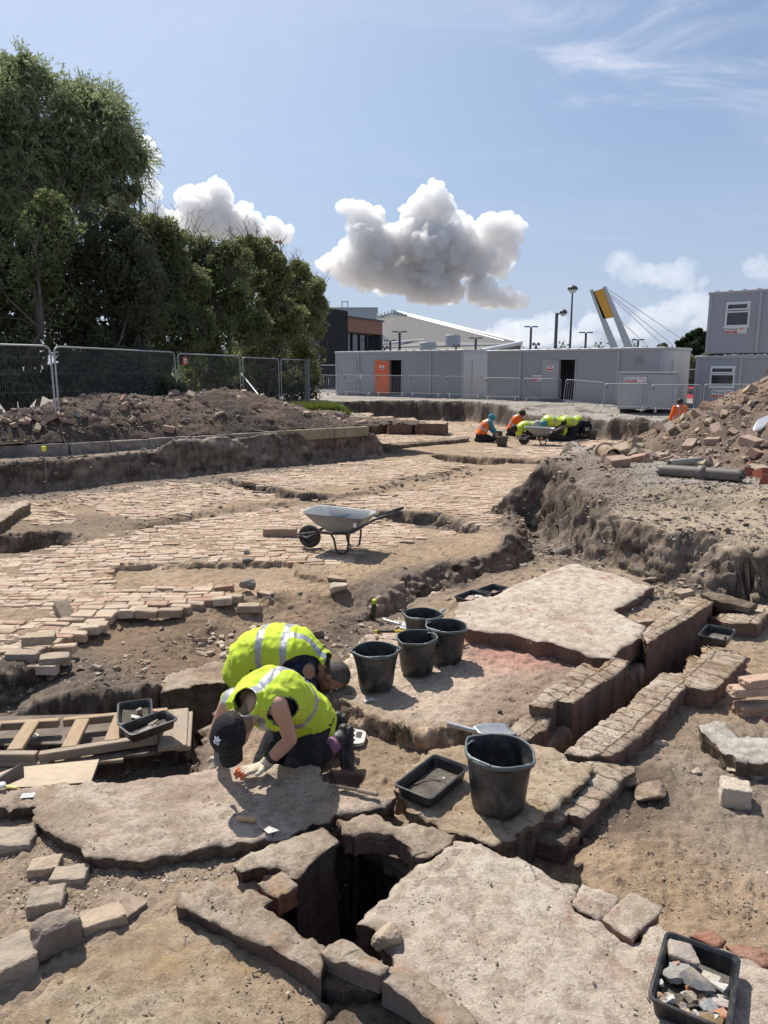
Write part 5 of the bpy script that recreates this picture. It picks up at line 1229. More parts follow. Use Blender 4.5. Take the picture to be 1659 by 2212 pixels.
# ---- rock prototypes
def hull(pts):
	bm = bmesh.new()
	for p in pts: bm.verts.new(p)
	bmesh.ops.convex_hull(bm, input=bm.verts)
	bmesh.ops.delete(bm, geom=[v for v in bm.verts if not v.link_faces], context='VERTS')
	bmesh.ops.recalc_face_normals(bm, faces=bm.faces)
	bm.verts.index_update(); V = np.array([tuple(v.co) for v in bm.verts]); F = [tuple(v.index for v in f.verts) for f in bm.faces]; bm.free(); return V, F
PINK = (.345, .245, .195); BUFF = (.38, .30, .22); GREY = (.31, .262, .21); RED = (.29, .10, .065); CREAM = (.50, .43, .34); DKB = (.16, .12, .095); ORNG = (.45, .19, .09)
def rock_mesh(seed, col, box=.5, sub=False, name='stone'):
	R = np.random.RandomState(seed)
	if box > .8:
		p = np.array([(a, b, c) for a in (-.5, .5) for b in (-.5, .5) for c in (-.5, .5)]) ; p = p + R.uniform(-.05, .05, p.shape)
		q = p * R.uniform(.84, .97, (8, 1)); p2 = [];
		for i in range(8):
			for ax in range(3): t = p[i].copy(); t[ax] *= .86; p2.append(t)
		V, F = hull(np.array(p2))
	else:
		p = R.normal(0, 1, (16, 3)); p /= np.linalg.norm(p, axis=1, keepdims=True); p *= .5
		p = np.sign(p) * np.abs(p * 2) ** (1 - box * .6) * .5
		V, F = hull(p * R.uniform(.85, 1.1, (16, 1)))
	if sub:
		bm = bmesh.new(); vs = [bm.verts.new(v) for v in V]
		for f in F: bm.faces.new([vs[i] for i in f])
		bmesh.ops.bevel(bm, geom=list(bm.edges), offset=.035, segments=1, affect='EDGES')
		bmesh.ops.triangulate(bm, faces=bm.faces)
		bmesh.ops.subdivide_edges(bm, edges=[e for e in bm.edges if e.calc_length() > .22], cuts=3, use_grid_fill=True)
		bmesh.ops.subdivide_edges(bm, edges=[e for e in bm.edges if e.calc_length() > .14], cuts=1)
		bmesh.ops.triangulate(bm, faces=bm.faces)
		bm.verts.index_update(); V = np.array([tuple(v.co) for v in bm.verts]); F = [tuple(v.index for v in f.verts) for f in bm.faces]; bm.free()
		l = np.linalg.norm(V, axis=1, keepdims=True) + 1e-6
		V = V + V / l * (.07 * fbm3(V[:, 0] * 4 + seed, V[:, 1] * 4, V[:, 2] * 4, 3, seed % 97, .6) + .02 * fbm3(V[:, 0] * 14, V[:, 1] * 14, V[:, 2] * 14, 2, 3))[:, None]
	me = bpy.data.meshes.new(name); me.from_pydata(V.tolist(), [], F); me.materials.append(M['stone'])
	at = me.color_attributes.new('Col', 'FLOAT_COLOR', 'POINT'); c = np.ones((len(V), 4), np.float32); c[:, :3] = col; at.data.foreach_set('color', c.ravel()); me.update()
	return me
def place_mesh(name, me, loc, size, rot, label, cat, group=None):
	o = bpy.data.objects.new(name, me); COL.objects.link(o); o.location = loc; o.scale = size; o.rotation_euler = rot
	return tag(o, label, cat, group)
PB = [rock_mesh(100 + i, c, .9) for i, c in enumerate([PINK, BUFF, BUFF, PINK, GREY, (.33, .2, .15), (.44, .36, .27), (.30, .22, .17)])]
PR = [rock_mesh(200 + i, c, .35) for i, c in enumerate([GREY, BUFF, (.33, .28, .23), (.25, .21, .18), (.38, .32, .26), PINK])]
RR = random.Random(7)
CN = {id(m): n for m, n in zip(PB + PR, ['pinkish brick', 'buff brick', 'buff brick', 'pinkish brick', 'grey brick', 'brown red brick', 'pale cream brick', 'brown brick', 'grey stone', 'buff stone', 'grey brown stone', 'dark brown stone', 'pale stone', 'pinkish stone'])}
def lab(me, k, ks, where): return ('small ' if k < ks[0] else 'large ' if k > ks[1] else 'medium sized ') + CN[id(me)] + ' ' + where
# bricks thrown together at the left end of the left heap
for i in range(34):
	s = RR.uniform(cs[2] - .6, cs[2] + 2.9); d = RR.uniform(.25, 1.25)
	p = heapL_at(s, d); k = RR.uniform(.8, 1.15)
	me = RR.choice(PB); place_mesh('loose_brick', me, p + Vector((0, 0, .03)), (.23 * k, .115 * k, .085 * k), (RR.uniform(-.6, .6), RR.uniform(-.6, .6), RR.uniform(0, 3.1)),
			   lab(me, k, (.9, 1.05), 'tumbled ' + ('low' if d < .5 else 'halfway up' if d < .9 else 'near the crest') + ' at the left end of the left heap'), 'brick', 'bricks tumbled at the left end of the left heap')
for i in range(120):
	s = RR.uniform(min(cs), max(cs) - .2); D_ = float(np.interp(s, cs, cd)); d = D_ * (RR.random() ** .8) * 1.0 + .1
	p = heapL_at(s, d); k = RR.uniform(.6, 1.6) ** 1.3 * .12
	me = RR.choice(PR + PB[:3]); place_mesh('loose_stone', me, p + Vector((0, 0, k * .1)), (k * RR.uniform(.8, 1.4), k, k * RR.uniform(.5, .8)), (RR.uniform(-.5, .5), RR.uniform(-.5, .5), RR.uniform(0, 6)),
			   lab(me, k, (.1, .18), ('low' if d < .4 * D_ else 'halfway' if d < .75 * D_ else 'high') + ' on the ' + ('left' if s < 6 else 'middle' if s < 10 else 'right') + ' part of the left heap'), 'stone', 'stones scattered over the left heap')
for i in range(245):
	# denser on the left slope and the toe that faces the dig
	a = RR.uniform(math.radians(165), math.radians(262)); rr = RR.uniform(.34, 1.04) ** .75
	x = RC[0] + RA * rr * math.cos(a); y = RC[1] + RB * rr * math.sin(a)
	z = float(heapR(np.array(x), np.array(y))); u = RR.random()
	k = .08 + .15 * u ** 2.6
	if RR.random() < .55:
		me = RR.choice(PB + [PB[3], PB[0]]); sz = (k * 1.5, k * .9, k * .72)
	else: me = RR.choice(PR); sz = (k * 1.2, k, k * .8)
	place_mesh('rubble_stone', me, (x, y, z + k * .15), sz, (RR.uniform(-.7, .7), RR.uniform(-.7, .7), RR.uniform(0, 6)),
			   lab(me, k, (.12, .2), ('low' if z < .6 else 'halfway up' if z < 1.2 else 'high') + ' on the ' + ('left flank' if a < 3.5 else 'near slope') + ' of the right heap'), 'rubble', 'broken bricks on the right heap')
# loose rubble at the toe
for i in range(46):
	x_, y_ = RR.uniform(1285, 1420), 0
	x_ = RR.uniform(1290, 1659); y_ = RR.uniform(975, 1008) if x_ < 1420 else RR.uniform(995, 1042) if x_ > 1560 else RR.uniform(985, 1010)
	p = W(x_, y_, .12); k = RR.uniform(.10, .26) if x_ < 1450 else RR.uniform(.1, .2)
	me = RR.choice(PB if RR.random() < .6 else PR)
	place_mesh('rubble_stone', me, p + Vector((0, 0, k * .2)), (k * 1.4, k, k * .8), (RR.uniform(-.4, .4), RR.uniform(-.4, .4), RR.uniform(0, 6)),
			   lab(me, k, (.14, .2), 'under the right heap ' + ('beside the pipe stub' if x_ < 1420 else 'behind the long clay pipe' if x_ < 1560 else 'by the red bricks')), 'rubble', 'rubble at the foot of the right heap')
REDM = [rock_mesh(300 + i, RED, .9) for i in range(3)]
for i, (x_, y_) in enumerate([(1600, 1003), (1625, 1010), (1648, 1004), (1640, 1028), (1615, 1024), (1656, 1040), (1590, 990), (1650, 985)]):
	p = W(x_, y_, .16); place_mesh('red_brick', REDM[i % 3], p, (.25, .13, .16), (RR.uniform(-.4, .4), RR.uniform(-.4, .4), RR.uniform(0, 3)), 'dark red brick lying beyond the open end of the clay pipe', 'brick', 'red bricks at the end of the clay pipe')

# ---- single stones of the foreground and middle ground
def st(x, y, w, d, h, col, label, cat='stone', box=.9, rz=0.0, rx=0.0, ry=0.0, seed=None, z=None, dz=0.0, name=None, sub=True, group=None):
	p = G(x, y, z)
	me = rock_mesh(int(x * 7 + y * 3) if seed is None else seed, col, box, sub)
	return place_mesh(name or ('loose_brick' if cat == 'brick' else 'loose_stone'), me, p + Vector((0, 0, h * .42 + dz)), (w, d, h), (rx, ry, rz), label, cat, group)
st(130, 2045, .25, .2, .19, (.22, .18, .15), 'biggest rough lump of dark masonry in the lower left corner', 'masonry lump', .4, .4, dz=-.025)
st(225, 1995, .17, .12, .08, BUFF, 'pale flat stone leaning against the biggest masonry lump', 'stone', .9, .5, dz=-.025)
st(102, 1958, .14, .11, .09, GREY, 'square grey stone above the biggest masonry lump', 'stone', .9, .3, dz=-.025)
st(22, 1825, .24, .15, .08, GREY, 'wide stone at the left edge under the label card', 'stone', .9, .1, dz=-.025)
st(97, 1878, .13, .10, .07, BUFF, 'small squarish stone in a row just below the worn slab, left one', 'stone', .9, .2, dz=-.025)
st(152, 1900, .15, .10, .07, (.33, .28, .23), 'small squarish stone in a row just below the worn slab, right one', 'stone', .9, .1, dz=-.025)
st(8, 2100, .20, .18, .11, GREY, 'large flat grey block cut by the left edge near the bottom', 'stone block', .9, .7, dz=-.025)
st(60, 2060, .14, .10, .03, CREAM, 'thin pale tile fragment between the grey block and the dark lump', 'tile', .9, .9)
st(262, 1962, .17, .12, .06, (.24, .185, .145), 'half buried brown brick right of the pale flat stone', 'brick', .95, -.5, dz=-.03)
st(470, 1838, .12, .05, .04, (.33, .28, .23), 'narrow grey stone below the trowel at the slab edge', 'stone', .6, .6)
st(560, 1880, .10, .20, .03, BUFF, 'flat buff stone just left of the square loose brick', 'stone', .9, 1.1)
st(265, 1868, .035, .03, .025, (.6, .56, .5), 'left one of two white pebbles under the worn slab', 'pebble', .3)
st(345, 1872, .028, .028, .024, (.62, .58, .52), 'right one of two white pebbles under the worn slab', 'pebble', .3)
st(1405, 1258, .20, .10, .07, (.30, .24, .19), 'flat angular stone at the far corner of the pale plaster floor', 'stone', .8, .1)
st(1478, 1262, .24, .12, .10, BUFF, 'tilted oblong stone leaning beside the drain mouth', 'stone', .9, 1.0, ry=-.5)
st(1502, 1228, .14, .10, .09, (.36, .32, .27), 'grey stone above the tilted oblong one', 'stone', .5)
st(1398, 1228, .15, .08, .06, PINK, 'pinkish brick fragment behind the far corner of the plaster floor', 'brick', .9, .3)
st(1476, 1290, .22, .10, .07, BUFF, 'upright brick at the inner end of the recess by the drain wall', 'brick', .95, .5, z=-.58)
st(1207, 1012, .34, .26, .20, (.20, .16, .13), 'large dark squared stone perched on the corner of the gravel bank', 'stone', .9, .2, z=-.02)
st(1212, 1030, .24, .2, .12, (.13, .105, .09), 'smaller dark stone under the squared one on the gravel bank', 'stone', .9, .3, z=-.12)
st(607, 1160, .46, .15, .14, (.33, .25, .19), 'long squared stone lying on the paving left of the wheelbarrow', 'stone', .9, .03)
st(536, 1222, .19, .12, .06, (.33, .30, .26), 'flat grey cobble at the edge of the sunken patch with another on top', 'cobble', .2, .1)
st(533, 1209, .09, .07, .08, (.26, .23, .20), 'small upright cobble balanced on a flatter one', 'cobble', .2, .3, dz=.06)
st(536, 1276, .19, .15, .15, (.24, .21, .18), 'round dark boulder sitting on the near edge of the paving', 'boulder', .25, .2)
st(536, 1296, .22, .12, .07, BUFF, 'flat brick directly below the round boulder', 'brick', .95, .05)
st(575, 1290, .18, .08, .06, BUFF, 'brick turned askew right of the round boulder', 'brick', .95, -.6)
st(733, 1276, .24, .16, .12, CREAM, 'larger split cream stone with a white edge above the trench', 'stone', .55, -.3)
st(728, 1256, .26, .10, .07, BUFF, 'thinner stone touching the top of the split cream stone', 'stone', .8, -.4)
st(88, 1412, .24, .14, .07, BUFF, 'top brick of the little pile at the left corner of the paving', 'brick', .95, .15, z=-.70, dz=.10)
st(52, 1430, .26, .13, .08, (.36, .29, .22), 'left lower brick of the little pile at the corner of the paving', 'brick', .95, 0, z=-.70, dz=.02)
st(120, 1432, .22, .12, .07, (.34, .28, .22), 'right lower brick of the little pile at the corner of the paving', 'brick', .95, .3, z=-.70, dz=.0)
st(58, 1452, .22, .12, .07, DKB, 'dark bottom brick under the little pile at the corner of the paving', 'brick', .95, .1, z=-.78)
st(155, 1488, .24, .14, .06, BUFF, 'slab of stone sliding down the cut below the corner of the paving', 'stone', .9, -.7, ry=.7)
st(212, 1448, .13, .06, .06, CREAM, 'small pale stone right of the sliding slab', 'stone', .8, -.4)
st(432, 1388, .16, .10, .07, (.38, .27, .2), 'upper of two brown bricks on the earth slope above the masonry block', 'brick', .7, .1)
st(440, 1416, .20, .08, .05, (.34, .25, .19), 'lower of two brown bricks on the earth slope above the masonry block', 'brick', .7, .05)
st(862, 1358, .14, .12, .10, (.44, .38, .30), 'rounded pale stone in the tools behind the buckets', 'stone', .2)
st(884, 1352, .10, .09, .07, (.44, .38, .31), 'smaller pale stone right of the rounded one behind the buckets', 'stone', .2)
st(630, 1372, .15, .12, .11, (.22, .17, .14), 'brown rock at the lip of the hole behind the kneeling man', 'rock', .4)
st(690, 1376, .12, .10, .08, (.2, .16, .13), 'small brown rock above the head of the kneeling man', 'rock', .4)
for i in range(26):
	x_ = RR.gauss(480, 30); y_ = RR.gauss(1398, 16); k = RR.uniform(.03, .07)
	st(x_, y_, k * 1.4, k, k * .6, RR.choice([BUFF, GREY, CREAM, (.33, .27, .22)]), 'slate sized chip in the little scatter left of the kneeling man', 'stone chip', .6, RR.uniform(0, 3), sub=False, seed=i * 5 + 1, group='chips left of the kneeling man', name='stone_chip')
slab('limestone_block', [(1509, 1566), (1552, 1556), (1572, 1561), (1598, 1588), (1640, 1592), (1700, 1596), (1720, 1650), (1659, 1650), (1588, 1646), (1562, 1625), (1536, 1602), (1518, 1584)], -.60, -.74, (M['whitestone'], M['rubble']), r=.02, jag=.014, relief=.012, seed=61, label='big flat whitish limestone block at the right edge', cat='stone block')
st(1592, 1668, .16, .08, .06, CREAM, 'wedge shaped pale stone below the big limestone block', 'stone', .7, .4)
st(1586, 1730, .15, .13, .11, CREAM, 'cream coloured squared stone standing on its own at the right', 'stone', .9, -.3)
st(1636, 1680, .10, .08, .03, (.2, .17, .145), 'small dark flat tile right of the wedge shaped stone', 'tile', .9, .3)
st(1424, 1606, .12, .08, .06, (.42, .35, .26), 'smooth stone half buried in the sandy soil right of the drain wall', 'stone', .2, 0, dz=-.03)
st(1502, 1664, .09, .07, .04, (.40, .34, .27), 'small flat stone flush with the soil left of the wedge shaped stone', 'stone', .3, .3, dz=-.02)
st(1405, 1722, .26, .18, .09, (.17, .125, .09), 'crumbly brown clod of earth beside the nearest drain wall', 'clod', .2, .2)
st(1360, 1702, .12, .1, .07, (.18, .13, .095), 'smaller clod of earth touching the drain wall', 'clod', .2, .2)
st(1640, 1508, .30, .10, .06, (.50, .33, .25), 'uppermost pink brick of the stack at the right edge', 'brick', .95, .25, z=-.62, dz=.10)
st(1622, 1522, .30, .10, .06, (.48, .34, .26), 'middle pink brick of the stack at the right edge', 'brick', .95, .1, z=-.66, dz=.08)
st(1640, 1545, .34, .12, .09, (.38, .25, .18), 'lowest longest brick of the stack at the right edge', 'brick', .95, .06)
st(1648, 1560, .05, .04, .035, (.42, .12, .07), 'crumb of bright red brick below the stack at the right edge', 'brick fragment', .5)
# ---- loose bricks round the cellar
slab('loose_brick', [(553, 1906), (611, 1876), (643, 1909), (600, 1941)], -.555, -.66, (M['walltop'], mat_plain('orange_brick_face', (.26, .10, .055), .9, nz=.3, bmp=.004, dust=.3)), r=.014, jag=.005, relief=.005, seed=71, label='square loose brick with orange sides standing on the cellar corner', cat='brick', batter=.05)
DKF = mat_plain('grey_brick_face', (.13, .11, .095), .9, nz=.35, nscale=14, bmp=.004, dust=.2)
slab('loose_brick', [(690, 2057), (712, 2034), (740, 2026), (770, 2040), (844, 2090), (834, 2104), (822, 2112)], -.50, -.585, (M['walltop'], DKF), r=.014, jag=.004, relief=.006, seed=73, label='long loose brick set across the near corner of the cellar', cat='brick')
slab('loose_brick', [(822, 2118), (842, 2092), (868, 2084), (905, 2098), (1000, 2165), (1032, 2205), (1020, 2230), (948, 2214)], -.525, -.63, (M['walltop'], DKF), r=.016, jag=.005, relief=.006, seed=75, label='long brick in the front edge of the big slab next to the loose one', cat='brick')
slab('loose_brick', [(1258, 1907), (1337, 1937), (1322, 1962), (1296, 1984), (1239, 1949)], -.548, -.60, (M['screed'], M['rubble']), r=.014, jag=.005, relief=.004, seed=77, label='upper left one of two bricks loose in the right edge of the big slab', cat='brick')
slab('loose_brick', [(1363, 1922), (1432, 1957), (1420, 1985), (1398, 1998), (1368, 2030), (1300, 1984), (1322, 1960)], -.542, -.62, (M['screed'], mat_plain('dull_red_face', (.22, .11, .08), .9, nz=.3, bmp=.004)), r=.014, jag=.005, relief=.004, seed=79, label='larger one of two bricks loose in the right edge of the big slab', cat='brick')
REDT = mat_mortar('red_brick_top', (0.42, 0.20, 0.14), (0.30, 0.15, 0.10), (0.48, 0.30, 0.22))
slab('red_brick', [(1487, 2014), (1512, 2003), (1545, 2008), (1566, 2030), (1548, 2044)], -.556, -.62, (REDT, REDT), r=.016, jag=.005, relief=.004, seed=81, label='dull red brick in the slab edge just above the stone filled tray', cat='brick')
slab('red_brick', [(1566, 2038), (1600, 2034), (1659, 2060), (1690, 2085), (1640, 2088), (1590, 2062)], -.556, -.62, (REDT, REDT), r=.016, jag=.005, relief=.004, seed=83, label='dull red brick in the slab edge right of the one above the tray', cat='brick')
slab('red_brick', [(880, 1820), (905, 1812), (922, 1824), (918, 1840), (892, 1846)], -.565, -.67, (M['walltop'], mat_plain('bright_red_face', (.30, .085, .045), .9, nz=.3, bmp=.004)), r=.014, jag=.004, relief=.004, seed=85, label='orange red brick exposed in the far edge of the cellar', cat='brick')
st(836, 2052, .13, .09, .09, BUFF, 'rough mortar lump between the long loose brick and the big slab', 'mortar lump', .3, .4, z=-.60, dz=.02)
st(1110, 1850, .10, .05, .04, (.2, .15, .12), 'dark fragment in the hollow below the nearest bucket', 'stone', .6)

# ---- fine gravel and grit lying on the soil (nobody could count it)
def scatter_stuff():
	R = np.random.RandomState(3); protos = []
	for i in range(8):
		p = R.normal(0, 1, (7, 3)); p /= np.linalg.norm(p, axis=1, keepdims=True); protos.append(hull(p * .5))
	V, F, C = [], [], []; base = 0
	regs = [ # polygon, count, size range, colours
	  ([(0, 1450), (200, 1400), (500, 1310), (760, 1290), (760, 1400), (500, 1420), (340, 1480), (0, 1530)], 2200, (.006, .03), [DKB, GREY, BUFF]),
	  ([(640, 1240), (900, 1180), (1100, 1150), (1180, 1200), (900, 1260), (760, 1290), (640, 1290)], 900, (.006, .025), [GREY, BUFF, (.3, .24, .18)]),
	  ([(-50, 1760), (600, 1800), (560, 1900), (380, 1940), (200, 2060), (-50, 2150)], 4600, (.004, .022), [GREY, BUFF, (.3, .23, .18), (.52, .48, .42)]),
	  ([(1180, 1640), (1500, 1420), (1659, 1350), (1659, 2040), (1500, 2000), (1180, 1880)], 2400, (.004, .018), [GREY, BUFF, (.3, .23, .16), (.22, .17, .13)]),
	  ([(1100, 1000), (1659, 1060), (1659, 1300), (1400, 1270), (1230, 1180), (1150, 1140)], 5200, (.010, .055), [GREY, (.2, .175, .15), BUFF, (.33, .3, .27)]),
	  ([(1220, 1000), (1659, 1040), (1659, 1120), (1400, 1080)], 3000, (.008, .03), [(.30, .28, .25), GREY, (.38, .35, .31)]),
	  ([(0, 1000), (812, 938), (812, 990), (400, 1035), (0, 1070)], 2600, (.012, .07), [(.2, .175, .15), DKB, GREY, (.14, .12, .1)]),
	  ([(100, 1120), (640, 1075), (1040, 1010), (1040, 1030), (640, 1100), (300, 1150)], 900, (.01, .04), [BUFF, GREY, DKB]),
	  ([(700, 1380), (1000, 1330), (1260, 1420), (1140, 1560), (940, 1605), (720, 1540)], 900, (.004, .014), [BUFF, GREY, PINK]),
	  ([(400, 1560), (900, 1610), (860, 1700), (400, 1680)], 500, (.004, .014), [BUFF, GREY, DKB]),
	  ([(1200, 1195), (1420, 1270), (1500, 1290), (1440, 1240), (1290, 1190)], 900, (.008, .035), [GREY, BUFF, (.33, .3, .27)]),
	  ([(700, 868), (1460, 905), (1460, 950), (1000, 905), (720, 905)], 1500, (.02, .09), [GREY, (.2, .175, .15), DKB]),
	]
	px, py, pk, pc = [], [], [], []
	for poly, n, (a, b), cols in regs:
		poly = np.array(poly, float); x0, y0 = poly.min(0); x1, y1 = poly.max(0); got = 0
		while got < n:
			qx = R.uniform(x0, x1, n); qy = R.uniform(y0, y1, n); k = sdist(qx, qy, poly) > 0
			for x, y in zip(qx[k], qy[k]):
				if got >= n: break
				got += 1; z0 = -.7
				if y < 950 and x > 700: z0 = -.1
				elif y < 1075 and x < 812: z0 = -.4
				elif x > 1090 and y < 1300: z0 = -.1 if y < 1100 else -.4
				w = W(x, y, z0); px.append(w.x); py.append(w.y); pk.append(a + (b - a) * R.rand() ** 3); pc.append(cols[R.randint(len(cols))])
	px, py = np.array(px), np.array(py); pz = terrain_z(px, py)
	# heaps
	for i in range(4200):
		s = R.uniform(min(cs), max(cs)); D_ = np.interp(s, cs, cd); d = R.uniform(.08, 1.1) * D_; p = heapL_at(s, d)
		px = np.append(px, p.x); py = np.append(py, p.y); pz = np.append(pz, p.z); pk.append(.012 + .07 * R.rand() ** 3); pc.append([DKB, GREY, BUFF, (.2, .16, .13), PINK][R.randint(5)])
	for i in range(6500):
		a = R.uniform(math.radians(150), math.radians(275)); rr = R.uniform(.1, 1.1) ** .6
		x = RC[0] + RA * rr * math.cos(a); y = RC[1] + RB * rr * math.sin(a)
		px = np.append(px, x); py = np.append(py, y); pz = np.append(pz, max(.12, float(heapR(np.array(x), np.array(y))))); pk.append(.012 + .08 * R.rand() ** 3); pc.append([(.30, .2, .155), GREY, BUFF, (.26, .19, .15), BUFF][R.randint(5)])
	# stones sticking out of the cut faces
	seg = []
	for poly, z, w, jag, col, cw in _lay:
		for i in range(len(poly)):
			a, b = poly[i], poly[(i + 1) % len(poly)]; m_ = (a + b) / 2
			if not (1.5 < m_[1] < 36) or abs(m_[0]) > m_[1] * .62 + 1 or w < .1: continue
			seg.append((a, b, w, np.linalg.norm(b - a) * min(1, 12 / m_[1])))
	wt = np.array([q[3] for q in seg]); wt /= wt.sum()
	for j in R.choice(len(seg), 7500, p=wt):
		a, b, w, _ = seg[j]; t = R.rand(); e_ = (b - a) / (np.linalg.norm(b - a) + 1e-9); nn = np.array([e_[1], -e_[0]]) * R.uniform(-.2, 1.05) * w * R.choice([1, -1])
		q = a + (b - a) * t + nn; px = np.append(px, q[0]); py = np.append(py, q[1]); pz = np.append(pz, 0)
		k = .010 + .075 * R.rand() ** 3.2; pk.append(k * min(1.6, .5 + q[1] / 12)); pc.append([DKB, GREY, BUFF, (.2, .17, .14), PINK, (.33, .29, .24)][R.randint(6)])
	pz[-7500:] = terrain_z(px[-7500:], py[-7500:])
	# crumbs swept about on the slab and wall tops
	for poly, z0, n in (([(60, 1750), (600, 1670), (680, 1660), (800, 1720), (500, 1810), (200, 1840)], -.562, 220), ([(985, 1820), (1240, 1930), (1659, 2120), (1659, 2212), (1000, 2190), (790, 2000)], -.556, 240), ([(890, 1660), (1180, 1620), (1260, 1660), (1060, 1810), (900, 1740)], -.556, 260),
						([(1000, 1340), (1240, 1225), (1400, 1268), (1340, 1400), (1120, 1370)], -.472, 260), ([(1230, 1620), (1440, 1455), (1480, 1480), (1320, 1625)], -.572, 200), ([(390, 1930), (450, 1905), (700, 2050), (690, 2090)], -.543, 160), ([(0, 2240), (380, 1975), (680, 2110), (680, 2212)], -.624, 300)):
		poly = np.array(poly, float); x0, y0 = poly.min(0); x1, y1 = poly.max(0); qx = R.uniform(x0, x1, n * 3); qy = R.uniform(y0, y1, n * 3); k_ = sdist(qx, qy, poly) > 8
		for x, y in list(zip(qx[k_], qy[k_]))[:n]: w = W(x, y, z0); px = np.append(px, w.x); py = np.append(py, w.y); pz = np.append(pz, z0 - .003); pk.append(.004 + .014 * R.rand() ** 3); pc.append([BUFF, GREY, (.24, .18, .14), PINK, (.5, .44, .36)][R.randint(5)])
	for i in range(len(px)):
		v, f = protos[R.randint(8)]; k = pk[i]
		a = R.uniform(0, 6.28); c, s = math.cos(a), math.sin(a)
		q = v * np.array([k * 1.3, k, k * .7]) @ np.array([[c, s, 0], [-s, c, 0], [0, 0, 1]])
		V.append(q + np.array([px[i], py[i], pz[i] + k * .12])); F += [tuple(t + base for t in ff) for ff in f]; base += len(v)
		C.append(np.tile(np.array(pc[i]) * R.uniform(.75, 1.15), (len(v), 1)))
	o = obj('gravel', np.concatenate(V), F, M['stone'], col=np.concatenate(C)); tag(o, kind='stuff')
scatter_stuff()
# ================================================================== TREES AND CLOUDS
def mat_leaf(name, col, var=.35):
	m = bpy.data.materials.new(name); m.use_nodes = True; nt = m.node_tree; nt.nodes.clear()
	out = N(nt, 'ShaderNodeOutputMaterial'); d = N(nt, 'ShaderNodeBsdfDiffuse'); t = N(nt, 'ShaderNodeBsdfTranslucent'); mx = N(nt, 'ShaderNodeMixShader')
	P = geoP(nt); n1 = noise(nt, P, 1.1, 3, .6); n2 = noise(nt, P, 9, 2, .6)
	c = mixc(nt, smooth(nt, n1, .35, .65), col, tuple(v * (1 - var) for v in col)); c = mixc(nt, smooth(nt, n2, .5, .75), c, (col[0] * 1.5, col[1] * 1.35, col[2] * 1.1))
	L(nt, c, d.inputs[0]); L(nt, c, t.inputs[0]); mx.inputs[0].default_value = .5
	L(nt, d.outputs[0], mx.inputs[1]); L(nt, t.outputs[0], mx.inputs[2]); L(nt, mx.outputs[0], out.inputs[0]); return m
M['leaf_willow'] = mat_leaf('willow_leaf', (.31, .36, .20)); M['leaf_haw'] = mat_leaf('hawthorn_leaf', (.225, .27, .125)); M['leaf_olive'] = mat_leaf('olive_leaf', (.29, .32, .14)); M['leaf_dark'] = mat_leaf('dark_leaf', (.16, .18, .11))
M['bark'] = mat_plain('grey_bark', (.11, .09, .07), .9, nz=.4, nscale=6, coord='geo')
def leaves(lobes, n, size, asp, seed, droop=.0, shell=.55, sprig=1):
	"""leaf quads (as two-triangle rhombs) in the volume of ellipsoids (cx,cy,cz,rx,ry,rz,weight)"""
	R = np.random.RandomState(seed); w = np.array([l[3] * l[5] * (l[6] if len(l) > 6 else 1) for l in lobes]); w /= w.sum()
	k = R.choice(len(lobes), max(1, n // sprig), p=w); Lb = np.array([l[:6] for l in lobes])[k]
	u = R.normal(0, 1, (len(k), 3)); u /= np.linalg.norm(u, axis=1, keepdims=True)
	rad = (shell + (1 - shell) * R.rand(len(k))) ; rad = np.where(R.rand(len(k)) < .25, R.rand(len(k)) ** .5, rad)
	c = Lb[:, :3] + u * Lb[:, 3:] * rad[:, None]
	# uneven outline and gaps: push by noise, drop where noise is low
	nz = fbm3(c[:, 0] * 1.0, c[:, 1] * 1.0, c[:, 2] * 1.0, 3, seed, .6)
	c = c + u * Lb[:, 3:] * (nz * .75)[:, None]
	keep = fbm3(c[:, 0] * 1.9, c[:, 1] * 1.9, c[:, 2] * 1.9, 2, seed + 3, .6) > -.12
	c = c[keep]; u = u[keep]
	if sprig > 1:
		dirs = u * .6 + R.normal(0, .5, u.shape); dirs[:, 2] += .35 - droop; dirs /= np.linalg.norm(dirs, axis=1, keepdims=True)
		t = np.arange(sprig); Ls = size * sprig * .42
		c = (c[:, None, :] + dirs[:, None, :] * (t[None, :, None] / sprig * Ls) + np.array([0, 0, -droop * .3]) * ((t / sprig) ** 2 * Ls)[None, :, None]).reshape(-1, 3)
		dd = np.repeat(dirs, sprig, 0); a = dd * .7 + R.normal(0, .6, c.shape)
	else: a = R.normal(0, 1, c.shape)
	a[:, 2] -= droop; a /= np.linalg.norm(a, axis=1, keepdims=True)
	b = np.cross(a, R.normal(0, 1, c.shape)); b /= np.linalg.norm(b, axis=1, keepdims=True)
	s = size * R.uniform(.6, 1.3, (len(c), 1)); a = a * s; b = b * s * asp
	V = np.stack([c - a * .5, c + b * .5, c + a * .5, c - b * .5], 1).reshape(-1, 3)
	F = np.arange(len(V)).reshape(-1, 4); return V, F
def fast_obj(name, V, F, mat, parent=None):
	me = bpy.data.meshes.new(name); k = F.shape[1]
	me.vertices.add(len(V)); me.vertices.foreach_set('co', V.astype(np.float32).ravel())
	me.loops.add(F.size); me.loops.foreach_set('vertex_index', F.astype(np.int32).ravel())
	me.polygons.add(len(F)); me.polygons.foreach_set('loop_start', np.arange(0, F.size, k, dtype=np.int32)); me.polygons.foreach_set('loop_total', np.full(len(F), k, np.int32))
	me.update(calc_edges=True); me.materials.append(mat)
	o = bpy.data.objects.new(name, me); COL.objects.link(o)
	if parent: o.parent = parent
	return o
